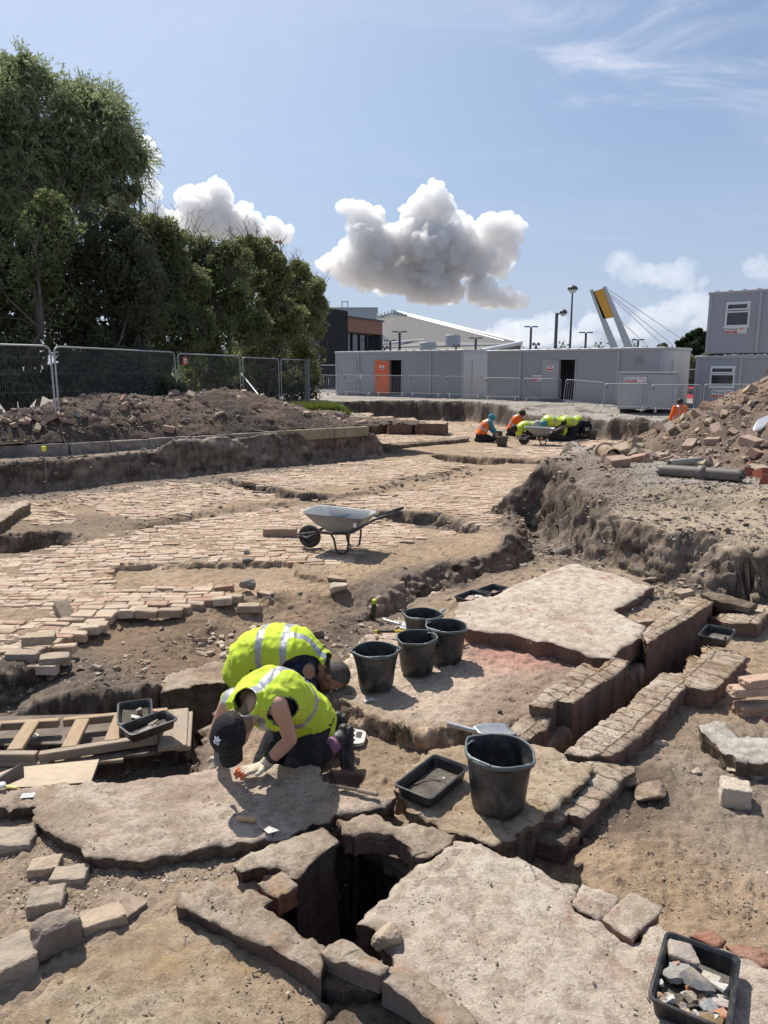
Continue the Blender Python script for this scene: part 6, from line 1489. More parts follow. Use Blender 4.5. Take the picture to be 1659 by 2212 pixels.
def branch(mb, a, b, r0, r1, R, n=6, wob=.12):
	a, b = Vector(a), Vector(b); L_ = (b - a).length; pts = []
	ph = [R.uniform(-1, 1) for _ in range(6)]
	for i in range(n + 1):
		t = i / n; p = a.lerp(b, t); w = math.sin(t * math.pi) * wob * L_
		pts.append(p + Vector((ph[0] * w + ph[1] * w * math.sin(t * 9), ph[2] * w, ph[3] * w * .4 + ph[4] * .3 * w * math.sin(t * 7))))
	mb.tube(pts, [r0 + (r1 - r0) * i / n for i in range(n + 1)], 6, cap=False); return pts
def tree(name, lobes_px, Y, leafmat, label, seed, n=14000, size=.11, asp=.5, twigs=0, cat='tree', droop=.1, sprig=1, base=None, group=None, inner=.75, dark=None, stems=4, deep=1.0):
	R = random.Random(seed); lob = []
	for (x, y, rx, ry, *w) in lobes_px:
		dY = R.uniform(-.6, .6); p = PD(x, y, Y + dY); s = (Y + dY) / FPX / ray(x, y).y
		lob.append((p.x, p.y, p.z, rx * s * .88, max(rx, ry) * s * .75 * deep, ry * s * .88, *(w or [1])))
	for l in list(lob):
		for _ in range(5):
			t = R.uniform(-.5, 3.6); q = R.uniform(.25, .45); lob.append((l[0] + l[3] * .80 * math.cos(t), l[1] + R.uniform(-.9, .4) * l[4], l[2] + l[5] * .80 * math.sin(t), l[3] * q, l[4] * q, l[5] * q * R.uniform(.8, 1.4), 1.6))
	bx = sum(l[0] for l in lob) / len(lob) if base is None else PD(base, 800, Y).x
	e = empty(name, (bx, Y, 0), label, cat, group)
	def loc(l): return (l[0] - bx, l[1] - Y, l[2], *l[3:])
	lob = [loc(l) for l in lob]
	V, F = leaves(lob, n, size, asp, seed, droop, .55, sprig)
	keep = (V.reshape(-1, 4, 3)[:, :, 2].min(1) > .02); V = V.reshape(-1, 4, 3)[keep].reshape(-1, 3); F = np.arange(len(V)).reshape(-1, 4)
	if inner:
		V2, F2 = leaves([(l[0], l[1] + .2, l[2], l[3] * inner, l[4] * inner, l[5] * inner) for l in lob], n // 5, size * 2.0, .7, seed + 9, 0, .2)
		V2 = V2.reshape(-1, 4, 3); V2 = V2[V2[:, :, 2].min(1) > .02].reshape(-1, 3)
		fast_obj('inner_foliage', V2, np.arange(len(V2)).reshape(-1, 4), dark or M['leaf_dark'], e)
	fast_obj('crown', V, F, leafmat, e)
	mb = MB()
	for i in range(stems):
		l = lob[R.randrange(len(lob))]; x0 = R.uniform(-.5, .5); y0 = R.uniform(-.5, .3)
		top = (l[0] + R.uniform(-.3, .3) * l[3], l[1] + .1 * l[4], l[2] + R.uniform(-.2, .5) * l[5])
		pts = branch(mb, (x0, y0, -.1), top, R.uniform(.05, .10), .02, R)
		for j in range(5):
			q = pts[R.randrange(2, len(pts))]; l2 = min(lob, key=lambda k: (k[0] - q.x) ** 2 + (k[2] - q.z) ** 2 + R.uniform(0, 3))
			branch(mb, q, (l2[0] + R.uniform(-.8, .8) * l2[3], l2[1] - R.uniform(-.5, .95) * l2[4], l2[2] + R.uniform(-.6, .9) * l2[5]), .035, .010, R)
	mb.build('trunk', M['bark'], e)
	if twigs:
		mb = MB()
		for i in range(twigs):
			l = lob[R.randrange(len(lob))]; a = R.uniform(-.95, .95); fr = R.uniform(-.2, .95)
			p = Vector((l[0] + a * l[3] * .8, l[1] - fr * l[4] * .9, l[2] + l[5] * R.uniform(-.3, .75)))
			q = p + Vector((a * R.uniform(.1, .6), R.uniform(-.3, .1), R.uniform(.3, 1.1)))
			pts = branch(mb, p, q, .014, .005, R, 4, .15)
			for j in range(4):
				t = pts[R.randrange(1, 5)]; mb.tube([t, t + Vector((R.uniform(-.25, .25), R.uniform(-.1, .1), R.uniform(.05, .3)))], [.007, .003], 4, cap=False)
		mb.build('twig_growth', mat_plain('red_brown_twig', (.14, .095, .07), .9, nz=.3, coord='geo'), e)['kind'] = 'stuff'
	return e
HG = 'trees and bushes behind the mesh fence'
tree('willow_tree', [(-60, 230, 120, 110), (20, 150, 60, 48), (60, 190, 60, 50), (-20, 330, 130, 100), (70, 300, 80, 90), (0, 440, 140, 80)], 25, M['leaf_willow'], 'tallest grey green willow at the left edge reaching highest into the sky', 1, n=64000, size=.17, asp=.24, sprig=9, droop=.45, group=HG, inner=.6, dark=M['leaf_willow'])
tree('willow_tree', [(165, 215, 50, 35), (215, 215, 45, 40), (140, 270, 70, 60), (210, 290, 65, 80), (255, 330, 45, 60), (290, 355, 34, 40), (185, 380, 100, 70), (250, 415, 60, 50), (110, 430, 90, 70)], 26.5, M['leaf_willow'], 'second willow with drooping sprays right of the tallest one', 2, n=62000, size=.17, asp=.24, sprig=9, droop=.5, group=HG, inner=.6, dark=M['leaf_willow'])
tree('hawthorn_bush', [(20, 560, 120, 90), (-60, 640, 110, 140), (70, 650, 100, 100), (30, 760, 110, 80), (-60, 480, 90, 90), (110, 500, 80, 70)], 22, M['leaf_haw'], 'dark bush under the willows at the left edge with twisted stems', 3, n=42000, size=.12, asp=.55, twigs=14, cat='bush', group=HG, stems=8)
tree('hawthorn_bush', [(160, 540, 90, 90), (200, 620, 90, 90), (160, 720, 100, 90), (240, 500, 60, 60), (270, 560, 80, 80), (290, 640, 80, 90), (260, 740, 90, 90), (255, 800, 80, 60)], 23.5, M['leaf_dark'], 'darkest dense bush below the second willow', 4, n=42000, size=.12, asp=.55, twigs=20, cat='bush', group=HG, stems=7)
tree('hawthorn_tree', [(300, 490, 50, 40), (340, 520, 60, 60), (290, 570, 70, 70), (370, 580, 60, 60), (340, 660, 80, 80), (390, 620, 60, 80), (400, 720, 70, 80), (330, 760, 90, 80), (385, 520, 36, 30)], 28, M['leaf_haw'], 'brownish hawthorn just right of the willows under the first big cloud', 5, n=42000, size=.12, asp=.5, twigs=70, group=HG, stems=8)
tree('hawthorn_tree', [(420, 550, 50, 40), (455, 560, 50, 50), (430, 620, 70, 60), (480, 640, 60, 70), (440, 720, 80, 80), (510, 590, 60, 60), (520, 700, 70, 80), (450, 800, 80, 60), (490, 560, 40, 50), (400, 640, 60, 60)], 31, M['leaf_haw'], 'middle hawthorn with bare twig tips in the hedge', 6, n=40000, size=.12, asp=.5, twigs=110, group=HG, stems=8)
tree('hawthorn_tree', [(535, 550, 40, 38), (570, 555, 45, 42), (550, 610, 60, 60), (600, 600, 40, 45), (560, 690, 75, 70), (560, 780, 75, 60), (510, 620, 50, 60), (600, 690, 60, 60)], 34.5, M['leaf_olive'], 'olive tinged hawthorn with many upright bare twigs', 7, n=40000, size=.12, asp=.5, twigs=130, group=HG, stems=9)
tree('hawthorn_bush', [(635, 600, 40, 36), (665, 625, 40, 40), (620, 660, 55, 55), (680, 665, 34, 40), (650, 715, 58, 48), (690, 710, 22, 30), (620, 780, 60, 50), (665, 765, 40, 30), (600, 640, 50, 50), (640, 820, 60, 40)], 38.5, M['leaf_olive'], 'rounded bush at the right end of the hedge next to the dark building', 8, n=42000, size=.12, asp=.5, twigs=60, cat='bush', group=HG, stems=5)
for i, (xs_, Y_) in enumerate([((-150, -60, 40), 20), ((140, 230, 330), 22), ((400, 480, 560, 630), 36)]):
	tree('undergrowth_bush', [(x_, 840, 75, 45) for x_ in xs_] + [(x_ + 40, 800, 60, 50) for x_ in xs_[:-1]], Y_, M['leaf_dark'], ('low dark undergrowth behind the nearest mesh fence panel', 'low dark undergrowth behind the widest mesh fence panel', 'low dark undergrowth behind the propped fence panels')[i], 40 + i, n=22000, size=.13, asp=.55, cat='bush', group=HG, stems=3)
tree('pine_tree', [(1475, 745, 18, 14), (1500, 728, 20, 16), (1490, 752, 26, 22), (1518, 740, 18, 22), (1505, 762, 30, 20)], 62, mat_leaf('conifer_leaf', (.035, .06, .03)), 'dark green conifer between the second cabin and the stacked cabins', 9, n=7000, size=.28, asp=.5, stems=2, group=None)
tree('willow_bush', [(1490, 790, 26, 24), (1512, 800, 24, 30), (1495, 830, 30, 26), (1530, 790, 22, 30)], 52, M['leaf_willow'], 'lighter green bush below the dark conifer in the gap by the stacked cabins', 10, n=7000, size=.2, asp=.4, stems=2, cat='bush')
tree('small_tree', [(1428, 750, 7, 5), (1436, 748, 7, 6)], 75, M['leaf_haw'], 'tiny tree top showing above the roof end of the second cabin', 11, n=900, size=.25, stems=1)
# distant low tree line so that the land does not end bare
def treeline(x0, x1, Y, h, seed, label):
	R = random.Random(seed); V = []
	n = int((x1 - x0) / 3); lob = []
	for i in range(n): x = x0 + (x1 - x0) * i / n; hh = h * R.uniform(.6, 1.1); lob.append((x, Y + R.uniform(-4, 4), hh * .5, 3.2, 3, hh * .55))
	V, F = leaves(lob, n * 420, .9, .6, seed, 0, .3); V[:, 2] = np.maximum(V[:, 2], 0)
	tag(fast_obj('woodland', V, F, M['leaf_dark'], None), kind='stuff')
treeline(-90, 140, 235, 9, 3, '')
treeline(140, 330, 260, 8, 4, '')
# grass on the bank
def grass(cx, cy, n, rad, h, seed, nm='grass'):
	R = np.random.RandomState(seed); a = R.uniform(0, 6.28, n); r = rad * np.sqrt(R.rand(n)); x = cx + r * np.cos(a) * 1.6; y = cy + r * np.sin(a); z = terrain_z(x, y) - .02
	hh = h * R.uniform(.4, 1.2, n); dx = R.normal(0, .25, n) * hh; dy = R.normal(0, .25, n) * hh; w = .012; t = R.uniform(0, 3.14, n)
	V = np.stack([np.stack([x - w * np.cos(t), y - w * np.sin(t), z], 1), np.stack([x + w * np.cos(t), y + w * np.sin(t), z], 1), np.stack([x + dx, y + dy, z + hh], 1)], 1).reshape(-1, 3)
	tag(fast_obj(nm, V, np.arange(len(V)).reshape(-1, 3), mat_leaf('grass_blade', (.17, .21, .05))), kind='stuff')
p = PD(690, 868, 24.5); grass(p.x, p.y, 5200, .62, .26, 5)

# ---- cumulus: heaps of rounded billows far away
def cloud_mat(name, dens):
	m = bpy.data.materials.new(name); m.use_nodes = True; nt = m.node_tree; nt.nodes.clear()
	out = N(nt, 'ShaderNodeOutputMaterial'); v = N(nt, 'ShaderNodeVolumeScatter'); v.inputs['Color'].default_value = (.972, .985, .9995, 1); v.inputs['Density'].default_value = dens
	v.inputs['Anisotropy'].default_value = .35
	L(nt, v.outputs[0], out.inputs['Volume']); return m
M['cloud'] = cloud_mat('cumulus', .085); M['cloud_far'] = cloud_mat('far_cumulus', .0055)
sc.cycles.volume_bounces = 7
def cloud(label, ells, Y, seed, flat=None, dens=1.0):
	R = np.random.RandomState(seed); S = Y / FPX
	bm = bmesh.new(); bmesh.ops.create_icosphere(bm, subdivisions=2, radius=1.0); bm.verts.index_update()
	ico = np.array([tuple(v.co) for v in bm.verts]); icf = np.array([[v.index for v in f.verts] for f in bm.faces]); bm.free()
	sph = []
	for (x, y, a, b) in ells:
		p = PD(x, y, Y); s = Y / FPX / ray(x, y).y; a_, b_ = a * s, b * s
		n = max(3, int(dens * 7 * max(a, b) / min(a, b)))
		for i in range(n):
			t = R.uniform(0, 6.28); rr = R.rand() ** .5 * .72
			r = min(a_, b_) * R.uniform(.30, .60)
			sph.append((p.x + a_ * rr * math.cos(t), Y + R.uniform(-.5, .5) * a_, p.z + b_ * rr * math.sin(t), r, 0))
	lvl = list(sph); out = list(sph)
	core = [(PD(x, y, Y), a * Y / FPX / ray(x, y).y, b * Y / FPX / ray(x, y).y) for (x, y, a, b) in ells]
	for g, (cnt, k0, k1) in enumerate(((7, .36, .55), (6, .34, .5))):
		nx = []
		for (x, y, z, r, _) in lvl:
			for i in range(cnt):
				u = R.normal(0, 1, 3); u[2] = abs(u[2]) * 1.0 - .25; u[1] = -abs(u[1]) * .8 if R.rand() < .75 else u[1]; u /= np.linalg.norm(u)
				q = r * R.uniform(k0, k1); nx.append((x + u[0] * r * .9, y + u[1] * r * .9, z + u[2] * r * .9, q, g + 1))
		out += nx; lvl = nx
	zb = min(PD(x, y + b * .62, Y).z for x, y, a, b in ells) if flat is None else PD(800, flat, Y).z
	V = []; F = []; k = 0
	for (x, y, z, r, g) in out:
		if z < zb - r * .2: continue
		v = ico * r * np.array([1, 1, .92]) + np.array([x, y, z]); V.append(v); F.append(icf + k); k += len(ico)
	for (p, a_, b_) in core: V.append(ico * np.array([a_ * .72, max(a_, b_) * .5, b_ * .66]) + np.array(p)); F.append(icf + k); k += len(ico)
	V = np.concatenate(V); F = np.concatenate(F)
	d = V / (Y * .012)
	nx = fbm3(d[:, 0], d[:, 1], d[:, 2], 3, seed, .6); ny = fbm3(d[:, 0] + 9, d[:, 1], d[:, 2], 3, seed + 1, .6); nz = fbm3(d[:, 0], d[:, 1] + 9, d[:, 2], 3, seed + 2, .6)
	V += np.stack([nx, ny, nz], 1) * Y * .012
	low = V[:, 2] < zb; V[low, 2] = zb + (V[low, 2] - zb) * .15
	V -= np.array([0, Y, 0])
	md_ = bpy.data.meshes.new('t'); t_ = fast_obj('t', V, F, M['cloud']); rm = t_.modifiers.new('r', 'REMESH'); rm.mode = 'VOXEL'; rm.voxel_size = Y * .0013; rm.use_smooth_shade = True
	bpy.context.view_layer.update(); me = bpy.data.meshes.new_from_object(t_.evaluated_get(bpy.context.evaluated_depsgraph_get())); bpy.data.objects.remove(t_); me.name = 'cloud'
	nv = len(me.vertices); P = np.empty(nv * 3, np.float32); me.vertices.foreach_get('co', P); Nn = np.empty(nv * 3, np.float32); me.vertices.foreach_get('normal', Nn); P = P.reshape(-1, 3); Nn = Nn.reshape(-1, 3)
	ed = np.empty(len(me.edges) * 2, np.int32); me.edges.foreach_get('vertices', ed); ed = ed.reshape(-1, 2); lab_ = np.arange(nv)
	for _ in range(400):
		m_ = np.minimum(lab_[ed[:, 0]], lab_[ed[:, 1]]); o_ = lab_.copy(); np.minimum.at(lab_, ed[:, 0], m_); np.minimum.at(lab_, ed[:, 1], m_); lab_ = lab_[lab_]
		if (o_ == lab_).all(): break
	cnt_ = np.bincount(lab_, minlength=nv); bad = cnt_[lab_] < .04 * nv
	q = P / (Y * .008); a_ = 1 - 2.6 * np.abs(fbm3(q[:, 0], q[:, 1], q[:, 2], 2, seed + 5, .5)); q = P / (Y * .003); b_ = 1 - 2.6 * np.abs(fbm3(q[:, 0], q[:, 1], q[:, 2], 2, seed + 6, .5))
	P = P + Nn * (Y * .0062 * a_ + Y * .0020 * b_)[:, None]; me.vertices.foreach_set('co', P.ravel())
	bm = bmesh.new(); bm.from_mesh(me); bm.verts.ensure_lookup_table(); bmesh.ops.delete(bm, geom=[bm.verts[int(i)] for i in np.nonzero(bad)[0]], context='VERTS'); bm.to_mesh(me); bm.free()
	t_ = bpy.data.objects.new('t', me); COL.objects.link(t_); rm = t_.modifiers.new('r', 'REMESH'); rm.mode = 'VOXEL'; rm.voxel_size = Y * .0010; rm.use_smooth_shade = True
	bpy.context.view_layer.update(); me2 = bpy.data.meshes.new_from_object(t_.evaluated_get(bpy.context.evaluated_depsgraph_get())); bpy.data.objects.remove(t_); me = me2; me.name = 'cloud'
	me.materials.clear(); me.materials.append(M['cloud'] if Y < 1600 else M['cloud_far'])
	o = bpy.data.objects.new('cloud', me); COL.objects.link(o); tag(o, kind='structure'); o.location = (0, Y, 0); print('cloud', len(me.polygons)); return
	o.location = (0, Y, 0); o.data.polygons.foreach_set('use_smooth', np.ones(len(F), bool)); tag(o, kind='structure'); print('cloud', len(F))
cloud('', [(420, 440, 32, 34), (460, 432, 34, 30), (450, 480, 70, 40), (520, 490, 60, 28), (570, 505, 40, 18), (603, 505, 20, 22), (400, 500, 50, 30)], 1500, 1)
cloud('', [(300, 315, 22, 14), (322, 335, 20, 12), (330, 410, 22, 24), (310, 350, 14, 26), (345, 470, 30, 20)], 1500, 2)
cloud('', [(757, 450, 26, 10), (790, 480, 40, 26), (935, 452, 40, 30), (905, 470, 40, 24), (1000, 512, 50, 34), (1078, 498, 44, 36), (1095, 535, 32, 24), (900, 525, 90, 34), (820, 530, 80, 34), (960, 545, 110, 34), (790, 590, 80, 26), (900, 600, 100, 26), (1040, 570, 70, 24), (940, 635, 80, 20), (735, 572, 46, 18), (860, 615, 80, 16)], 1500, 3, dens=1.3)
cloud('', [(1040, 630, 30, 24), (1080, 648, 52, 14), (1110, 654, 28, 9)], 1500, 4)
cloud('', [(1345, 572, 34, 22), (1380, 590, 40, 18), (1440, 592, 50, 18), (1475, 585, 26, 18), (1470, 612, 50, 9)], 1900, 5)
cloud('', [(1450, 675, 40, 22), (1500, 665, 40, 26), (1400, 690, 40, 14), (1530, 690, 40, 20), (1370, 715, 60, 12)], 2600, 6)
cloud('', [(1120, 712, 60, 14), (1180, 700, 44, 16), (1080, 728, 50, 12), (1290, 695, 44, 14), (1240, 728, 60, 12), (1160, 735, 80, 10)], 2900, 7)
cloud('', [(1650, 580, 40, 16), (1700, 590, 40, 20)], 2400, 8)
# ================================================================== TOOLS, BUCKETS, TRAYS, BOARDS
M['bucket'] = mat_plain('black_recycled_plastic', (0.018, 0.022, 0.024), .42, nz=.25, nscale=5, bmp=.002, bscale=30, spec=.5, dust=.85, dustc=(.12, .108, .09))
M['bucket_rim'] = mat_plain('scuffed_rim', (0.075, 0.095, 0.095), .5, nz=.2, dust=.4, dustc=(.25, .24, .22))
M['tray'] = mat_plain('black_seed_tray', (0.016, 0.017, 0.019), .38, nz=.2, spec=.5, dust=.45, dustc=(.12, .11, .10))
M['traydirt'] = mat_mortar('silt_in_tray', (.20, .18, .15), (.10, .085, .07), (.32, .29, .25))
M['steel'] = mat_plain('worn_steel', (.42, .42, .42), .38, metal=.8, nz=.2, dust=.4)
M['wood'] = mat_plain('worn_wood', (.34, .23, .13), .75, nz=.3, nscale=12, bmp=.002, dust=.3)
M['wiregrey'] = mat_plain('bucket_wire', (.45, .46, .46), .4, metal=.7)
def mat_timber(name, c1, c2, dusty=.4):
	m, nt, b = nmat(name, .8); P = objc(nt)
	mp = N(nt, 'ShaderNodeMapping'); L(nt, P, mp.inputs[0]); mp.inputs['Scale'].default_value = (1.2, 14, 14)
	g = noise(nt, mp.outputs[0], 3.0, 7, .7, 1.2); n2 = noise(nt, P, 5, 6, .7); n3 = noise(nt, mp.outputs[0], 14, 4, .7)
	c = ramp(nt, g, [(.3, c2), (.62, c1)]); c = scl(nt, c, math_n(nt, 'MULTIPLY_ADD', n3, .7, .65))
	c = mixc(nt, math_n(nt, 'MULTIPLY', smooth(nt, n2, .45, .68), dusty), c, (.34, .28, .21))
	L(nt, c, b.inputs['Base Color']); L(nt, bump(nt, g, .004, .8), b.inputs['Normal']); return m
M['timber_new'] = mat_timber('yellow_timber', (.40, .28, .165), (.26, .175, .10)); M['timber_old'] = mat_timber('grey_timber', (.36, .28, .20), (.20, .15, .11)); M['ply'] = mat_timber('pale_plywood', (.52, .42, .30), (.40, .30, .20), .6)
M['ply_dark'] = mat_timber('dark_shuttering_ply', (.13, .095, .07), (.07, .05, .04), .35)

def make_bucket():
	e = empty('bucket', (0, 0, 0), 'x', 'bucket', 'black rubber buckets')
	def fn(r, z, a):
		k = max(0, (z - .13) / .14); s = 0
		for a0, w in ((0.0, .42), (math.pi, .42)):
			d = abs((a - a0 + math.pi) % (2 * math.pi) - math.pi); s = max(s, max(0, 1 - d / w))
		fl = .035 * math.cos(2 * a) ** 2 * 0
		return r * (1 + .13 * s * k ** 1.5) * (1 - .035 * abs(math.sin(2 * a)) * k)
	mb = MB(); prof = [(.112, 0), (.118, .004), (.121, .03), (.1235, .032), (.128, .08), (.134, .13), (.141, .18), (.147, .225), (.150, .25), (.160, .252), (.163, .262), (.160, .270), (.152, .270), (.148, .262),
		  (.142, .21), (.130, .12), (.118, .03), (.108, .012)]
	mb.lathe(prof, 64, fn=fn); n = 64; k = len(prof) - 1; mb.f.append(tuple(range(k * n, (k + 1) * n))); mb.m.append(0)
	for i in range(len(mb.f)):
		if 9 * n <= i < 12 * n: mb.m[i] = 1
	mb.build('body', [M['bucket'], M['bucket_rim']], e, smooth_=True)
	mb = MB(); pts = []
	for i in range(17):
		t = i / 16 * math.pi; pts.append((.150 * math.cos(t), -.148 * math.sin(t) , .258 + .012 * math.sin(t)))
	mb.tube(pts, .0026, 6); h = mb.build('handle', M['wiregrey'], e)
	mb = MB(); mb.tube([(-.05, -.144, .268), (0, -.150, .271), (.05, -.144, .268)], .0085, 8); mb.build('grip', M['bucket_rim'], h)
	for s in (-1, 1):
		mb = MB(); mb.box((s * .152, 0, .245), (.022, .03, .03), bev=.005); mb.build('lug', M['bucket'], e)
	return e
bk = make_bucket(); first = [True]
def bucket(loc, rz, label, s=1.0, group='black rubber buckets', tilt=(0, 0)):
	o = bk if first[0] else copy_tree(bk); first[0] = False
	o.location = loc; o.rotation_euler = (tilt[0], tilt[1], rz); o.scale = (s, s, s); o['label'] = label; o['group'] = group; return o
def rimloc(x, y, zb, s=1.0): p = W(x, y, zb + .26 * s); return Vector((p.x, p.y, zb))
bucket(rimloc(812, 1405, -.585), .15, 'black bucket nearest the kneeling man with a pointed lip on both sides', 1.0)
bucket(rimloc(901, 1376, -.59), .9, 'dusty black bucket in the middle of the cluster of four', .98)
bucket(rimloc(964, 1354, -.59), -.7, 'black bucket closest to the plaster floor slab edge', 1.02)
bucket(rimloc(913, 1325, -.60), -.25, 'black bucket at the back of the cluster with a tool handle behind it', .97)
bucket(rimloc(1079, 1624, -.555, 1.1), -.75, 'largest looking black bucket in the foreground on the yellow platform', 1.10)
def gb(x, y): p = WS(x, y, 0); return Vector((p.x, p.y, tz(p.x, p.y)))
bucket(gb(1084, 966), 0, 'black bucket standing alone in front of the far diggers', 1.25, 'distant buckets by the far diggers'); bucket(gb(1074, 953), .5, 'black bucket right beside the far digger with teal sleeves', 1.25, 'distant buckets by the far diggers')
bucket(gb(1217, 948), .2, 'black bucket in front of the far digger with the teal hat', 1.25, 'distant buckets by the far diggers'); bucket(gb(1248, 943), .9, 'black bucket under the hands of the rightmost far digger', 1.0, 'distant buckets by the far diggers')
bucket(gb(1277, 950), .4, 'black bucket furthest right in the distance', 1.3, 'distant buckets by the far diggers')

# ---- trays
def tray(corners, rimz, depth, label, dirt=.35, tilt=0.0, group='black finds trays'):
	Pq = [W(x, y, rimz) for x, y in corners]; c = sum(Pq, Vector()) / 4
	u = ((Pq[1] - Pq[0]) + (Pq[2] - Pq[3])) / 2; v = ((Pq[3] - Pq[0]) + (Pq[2] - Pq[1])) / 2
	a = math.atan2(u.y, u.x); lu, lv = u.length, v.length
	e = empty('finds_tray', (c.x, c.y, rimz - depth), label, 'tray', group, a); e.rotation_euler = (tilt, 0, a)
	hx, hy = lu / 2, lv / 2; r = .022
	def rr(hx, hy, r, z, n=5):
		out = []
		for sx, sy, a0 in ((1, 1, 0), (-1, 1, 90), (-1, -1, 180), (1, -1, 270)):
			for i in range(n):
				t = math.radians(a0 + 90 * i / (n - 1)); out.append((sx * (hx - r) + r * math.cos(t), sy * (hy - r) + r * math.sin(t), z))
		return out
	rings = [rr(hx - .018, hy - .018, r, 0), rr(hx - .008, hy - .008, r, depth - .008), rr(hx + .003, hy + .003, r + .006, depth - .009), rr(hx + .004, hy + .004, r + .006, depth), rr(hx - .006, hy - .006, r, depth + .001), rr(hx - .014, hy - .014, r, depth - .01), rr(hx - .024, hy - .024, r, .006)]
	V = [p for q in rings for p in q]; n = len(rings[0]); F = [tuple(reversed(range(n)))]
	for i in range(len(rings) - 1):
		for k in range(n): F.append((i * n + k, i * n + (k + 1) % n, (i + 1) * n + (k + 1) % n, (i + 1) * n + k))
	F.append(tuple(range((len(rings) - 1) * n, len(rings) * n)))
	o = obj('shell', V, F, M['tray'], e)
	if dirt > 0:
		g = 26; xs = np.linspace(-hx + .026, hx - .026, g); ys = np.linspace(-hy + .026, hy - .026, g); X, Y = np.meshgrid(xs, ys, indexing='ij')
		Z = .009 + dirt * .02 * (fbm2(X * 12 + c.x * 9, Y * 12, 3, 5) + .35); F = []
		for i in range(g - 1):
			for j in range(g - 1): F.append((i * g + j, (i + 1) * g + j, (i + 1) * g + j + 1, i * g + j + 1))
		obj('silt', np.stack([X, Y, Z], -1).reshape(-1, 3), F, M['traydirt'], e, smooth_=True)
	return e, c, a, hx, hy
SLATE = (.11, .115, .12); WHT = (.62, .60, .56); BLUG = (.26, .28, .285); TILE = (.46, .19, .10)
def find(tr, u, v, z, w, d, h, col, label, rz=0, box=.8, rx=0, ry=0, grp=None, seed=None, nm='find', sub=False):
	e, c, a, hx, hy = tr; x = c.x + math.cos(a) * u * hx - math.sin(a) * v * hy; y = c.y + math.sin(a) * u * hx + math.cos(a) * v * hy
	me = rock_mesh(seed if seed is not None else int(abs(u) * 977 + abs(v) * 131 + w * 9000), col, box, sub)
	return place_mesh(nm, me, (x, y, e.location.z + z), (w, d, h), (rx, ry, rz + a), label, 'find', grp)
T1 = tray([(1460, 2015), (1614, 2077), (1560, 2214), (1378, 2148)], -.485, .075, 'black tray full of stones, slate and pottery in the bottom right corner', dirt=.9)
GF = 'small stones and sherds in the bottom right tray'
find(T1, -.42, .62, .05, .13, .10, .07, (.36, .31, .27), 'largest rough buff stone at the top of the filled tray', .1, .7, sub=True)
find(T1, -.35, .15, .045, .11, .09, .03, BLUG, 'flat blue grey slab under the slate in the filled tray', .4, .8)
find(T1, -.55, .02, .045, .09, .08, .03, (.30, .29, .27), 'flat brown grey stone left of the slate in the filled tray', .9, .7)
find(T1, .05, -.05, .062, .13, .085, .018, SLATE, 'big dark triangular slate on top in the filled tray', -.6, .5, rx=.2)
find(T1, .38, .28, .052, .075, .05, .02, (.52, .50, .42), 'pale cream tile piece right of the slate in the filled tray', .1, .8)
find(T1, .60, .10, .055, .075, .04, .012, WHT, 'biggest white china sherd in the filled tray', .3, .8)
find(T1, .68, -.22, .05, .07, .05, .015, (.46, .40, .37), 'pinkish flat sherd at the right of the filled tray', .1, .8)
find(T1, .75, -.50, .048, .05, .045, .015, TILE, 'orange tile fragment near the right side of the filled tray', .5, .8)
find(T1, .42, -.42, .048, .07, .06, .016, BLUG, 'blue grey sherd below the big slate in the filled tray', .9, .8)
find(T1, -.05, -.45, .05, .05, .04, .04, (.34, .28, .21), 'brown mortar lump in the middle of the filled tray', .3, .6)
find(T1, .52, -.80, .05, .09, .06, .04, (.24, .17, .09), 'rusty brown lump at the near side of the filled tray', .3, .3)
find(T1, -.12, -.20, .05, .03, .03, .02, TILE, 'small orange brick chip left of the big slate in the filled tray', .3, .6)
for i in range(44):
	u, v = RR.uniform(-.85, .85), RR.uniform(-.86, .25); k = RR.uniform(.018, .042)
	find(T1, u, v, .030 + RR.uniform(0, .018), k * 1.3, k, k * .8, RR.choice([GREY, BUFF, (.42, .40, .36), WHT, (.27, .25, .22), (.2, .19, .18), CREAM, (.38, .24, .18)]), 'pebble sized stone or sherd among the finds heaped in the bottom right tray', RR.uniform(0, 3), .25, RR.uniform(-.5, .5), RR.uniform(-.5, .5), GF, seed=i * 3 + 2)
T2 = tray([(927, 1628), (1007, 1650), (938, 1734), (862, 1694)], -.485, .068, 'nearly empty black tray with a bent nail left of the nearest bucket', dirt=.4)
find(T2, .15, .45, .016, .02, .015, .010, WHT, 'single white pebble in the tray with the bent nail', 0, .3)
e_, c_, a_, hx_, hy_ = T2
mb = MB(); mb.tube(bez((-.07, -.06, .018), (-.06, .05, .02), (.0, .05, .02), 8) + [Vector((.05, .06, .02))], [.0035] * 9 + [.002], 6)
o = mb.build('iron_nail', mat_plain('rusty_iron', (.20, .15, .11), .8, nz=.3), None, loc=(c_.x, c_.y, e_.location.z), rz=a_); tag(o, 'long bent iron nail lying in the tray beside the nearest bucket', 'nail')
T3 = tray([(1527, 1349), (1590, 1357), (1573, 1387), (1510, 1370)], -.50, .07, 'small black tray sitting on the right drain wall', dirt=.4)
find(T3, .55, -.1, .03, .03, .03, .05, (.16, .13, .11), 'dark upright fragment in the small tray on the drain wall', 0, .5); find(T3, -.1, -.1, .022, .06, .03, .02, (.3, .27, .22), 'brown fragment in the middle of the small tray on the drain wall', .4, .3)
T4 = tray([(981, 1288), (1022, 1272), (1062, 1284), (1020, 1299)], -.535, .065, 'left one of two black trays at the edge of the plaster floor holding sherds', dirt=.6)
